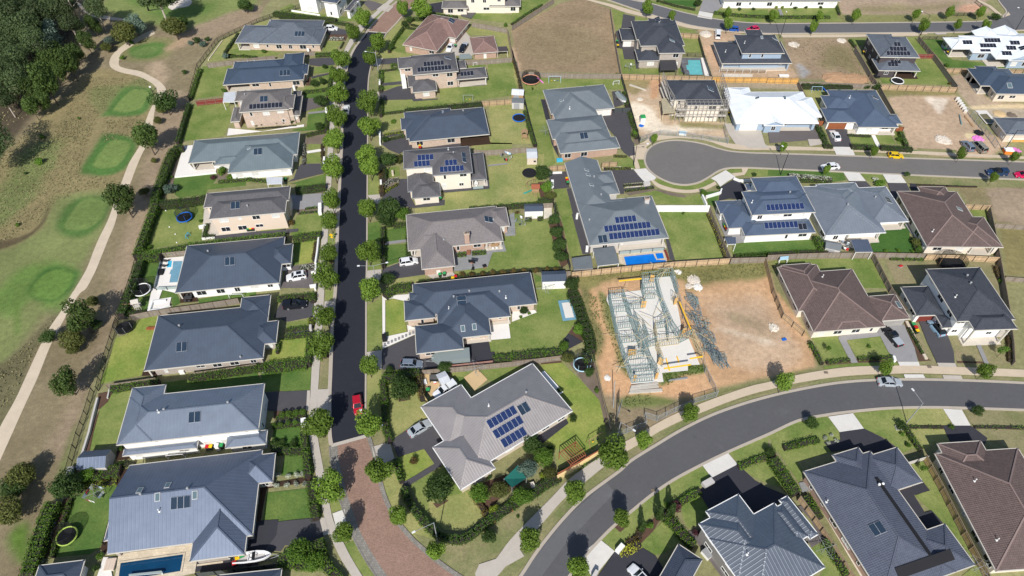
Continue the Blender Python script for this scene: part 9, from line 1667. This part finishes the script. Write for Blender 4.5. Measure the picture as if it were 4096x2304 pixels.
Bx('portable_toilet','white portable toilet with a green roof on the building site','portable toilet',1320,1165,(1.3,1.3,2.3),'white',.1,top='green');Hp('crumpled blue tarpaulin beside the site fence',1300,1265,.8,'blue',.4,10,'tarpaulin_heap');Hp('rubble heap with broken tiles at the top right driveway',1950,345,2.2,'rubble',.9,50);Sk('pale planks leaning on the orange soil',(1180,855),(1350,910),0,'plank',.5,.3,n=3);Bx('site_box','white site box lying by the temporary fence','box',1720,1330,(2.,1.2,.7),'white',-.2,top='lightblue');Hp('orange pink soil heap on the lower building plot',1285,1000,1.,'rubble',.5,14)
Cy('half built entry roof frame on the scaffolded house',Q('1520 1140 1650 1130 1600 985 1500 1000'),3.,'wire','timber_frame','porch_frame','porch frame')
T(3,0)
Hp('long ridge of orange soil on the weedy lot, left half',700,790,3.8,'soil',1.,60,sx=1.4);Hp('long ridge of orange soil on the weedy lot, right half',880,800,3.6,'soil',1.,60,sx=1.2);Hp('white rubble against the far lot edge',740,410,1.8,'rubble',.5,24);Hp('stone pile on the left of the weedy lot',260,450,2.,'rubble',.4,30);Hp('grey and white debris heap behind the people mover',1760,1410,2.4,'rubble',.7,60);Hp('yellow sand heap on the plot at the right edge',2330,1145,2.,'sand',.6,0,'sand_heap');Hp('dark gravel heap beside the yellow sand',2450,1160,1.6,'mulch_grey',.5,10);Sk('green steel channel lying on the dirt',(1920,1160),(1945,1255),0,'pine_green',.5,.3,'steel','steel_channel',2);Sk('loose timber lengths beside the green channel',(1970,1170),(2060,1270),0,'tan',1.,.2)
for i in range(6):Bx('brick_pallet','pallet of pale bricks, number %s from the top of the leaning row'%['one','two','three','four','five','six'][i],'brick pallet',1915+i*17,985+i*24,(1.3,.8,.8),'rubble',.8,top='wrap')
for i in range(3):Bx('paver_pallet','%s pallet of white blocks before the unfinished blue house'%['left','middle','right'][i],'block pallet',130+i*32,755,(1.,.9,.8),'rubble',0,top='white')
Hp('pink wrapped insulation heap beside the sand',2110,1400,1.7,'pink',.7,30,'insulation_heap');T(3,1);Hp('pink insulation bags at the right edge of the dirt verge',2480,70,1.8,'pink',.6,30,'insulation_heap');Hp('black plastic scraps along the wire fence',2120,-110,1.5,'black',.7,24,'debris_heap');Bx('skip_box','orange and white skip box near the right lamp','skip',2430,50,(2.2,1.6,1.2),'orange',-.1,top='white');Cy('colourful painted board lying on the weathered fence',Q('118 1170 205 1160 210 1125 125 1135'),1.6,'lightblue','white','painted_board','board',0,.05)
cd=bpy.data.cameras.new('camera');cam=bpy.data.objects.new('camera',cd);col.objects.link(cam);cam.location=(0,0,H);cam.rotation_euler=(pi/2-DEP,0,0)
cd.sensor_width=36;cd.lens=F/4096*36;cd.clip_end=9000;sc.camera=cam
EL,AZ=rad_(41),rad_(6.6)
sd=bpy.data.lights.new('sun','SUN');sd.energy=4.3;sd.angle=rad_(.53);sd.color=(1.,.955,.89);so=bpy.data.objects.new('sun',sd);col.objects.link(so)
to=Vc((sin(AZ)*cos(EL),cos(AZ)*cos(EL),-sin(EL)));so.rotation_euler=to.to_track_quat('-Z','Y').to_euler();so.location=(0,0,150)
w=bpy.data.worlds.new('World');sc.world=w;w.use_nodes=True;nt=w.node_tree;bg=nt.nodes['Background'];sk=nt.nodes.new('ShaderNodeTexSky');sk.sky_type='NISHITA';sk.sun_disc=False
sk.sun_elevation=EL;sk.sun_rotation=pi+AZ;sk.altitude=100;nt.links.new(sk.outputs[0],bg.inputs[0]);bg.inputs[1].default_value=.092
sc.view_settings.view_transform='Standard';sc.view_settings.look='None';sc.view_settings.exposure=.26;sc.view_settings.gamma=1
sc.render.engine='CYCLES';sc.cycles.max_bounces=5;sc.cycles.transparent_max_bounces=12;sc.cycles.use_denoising=True
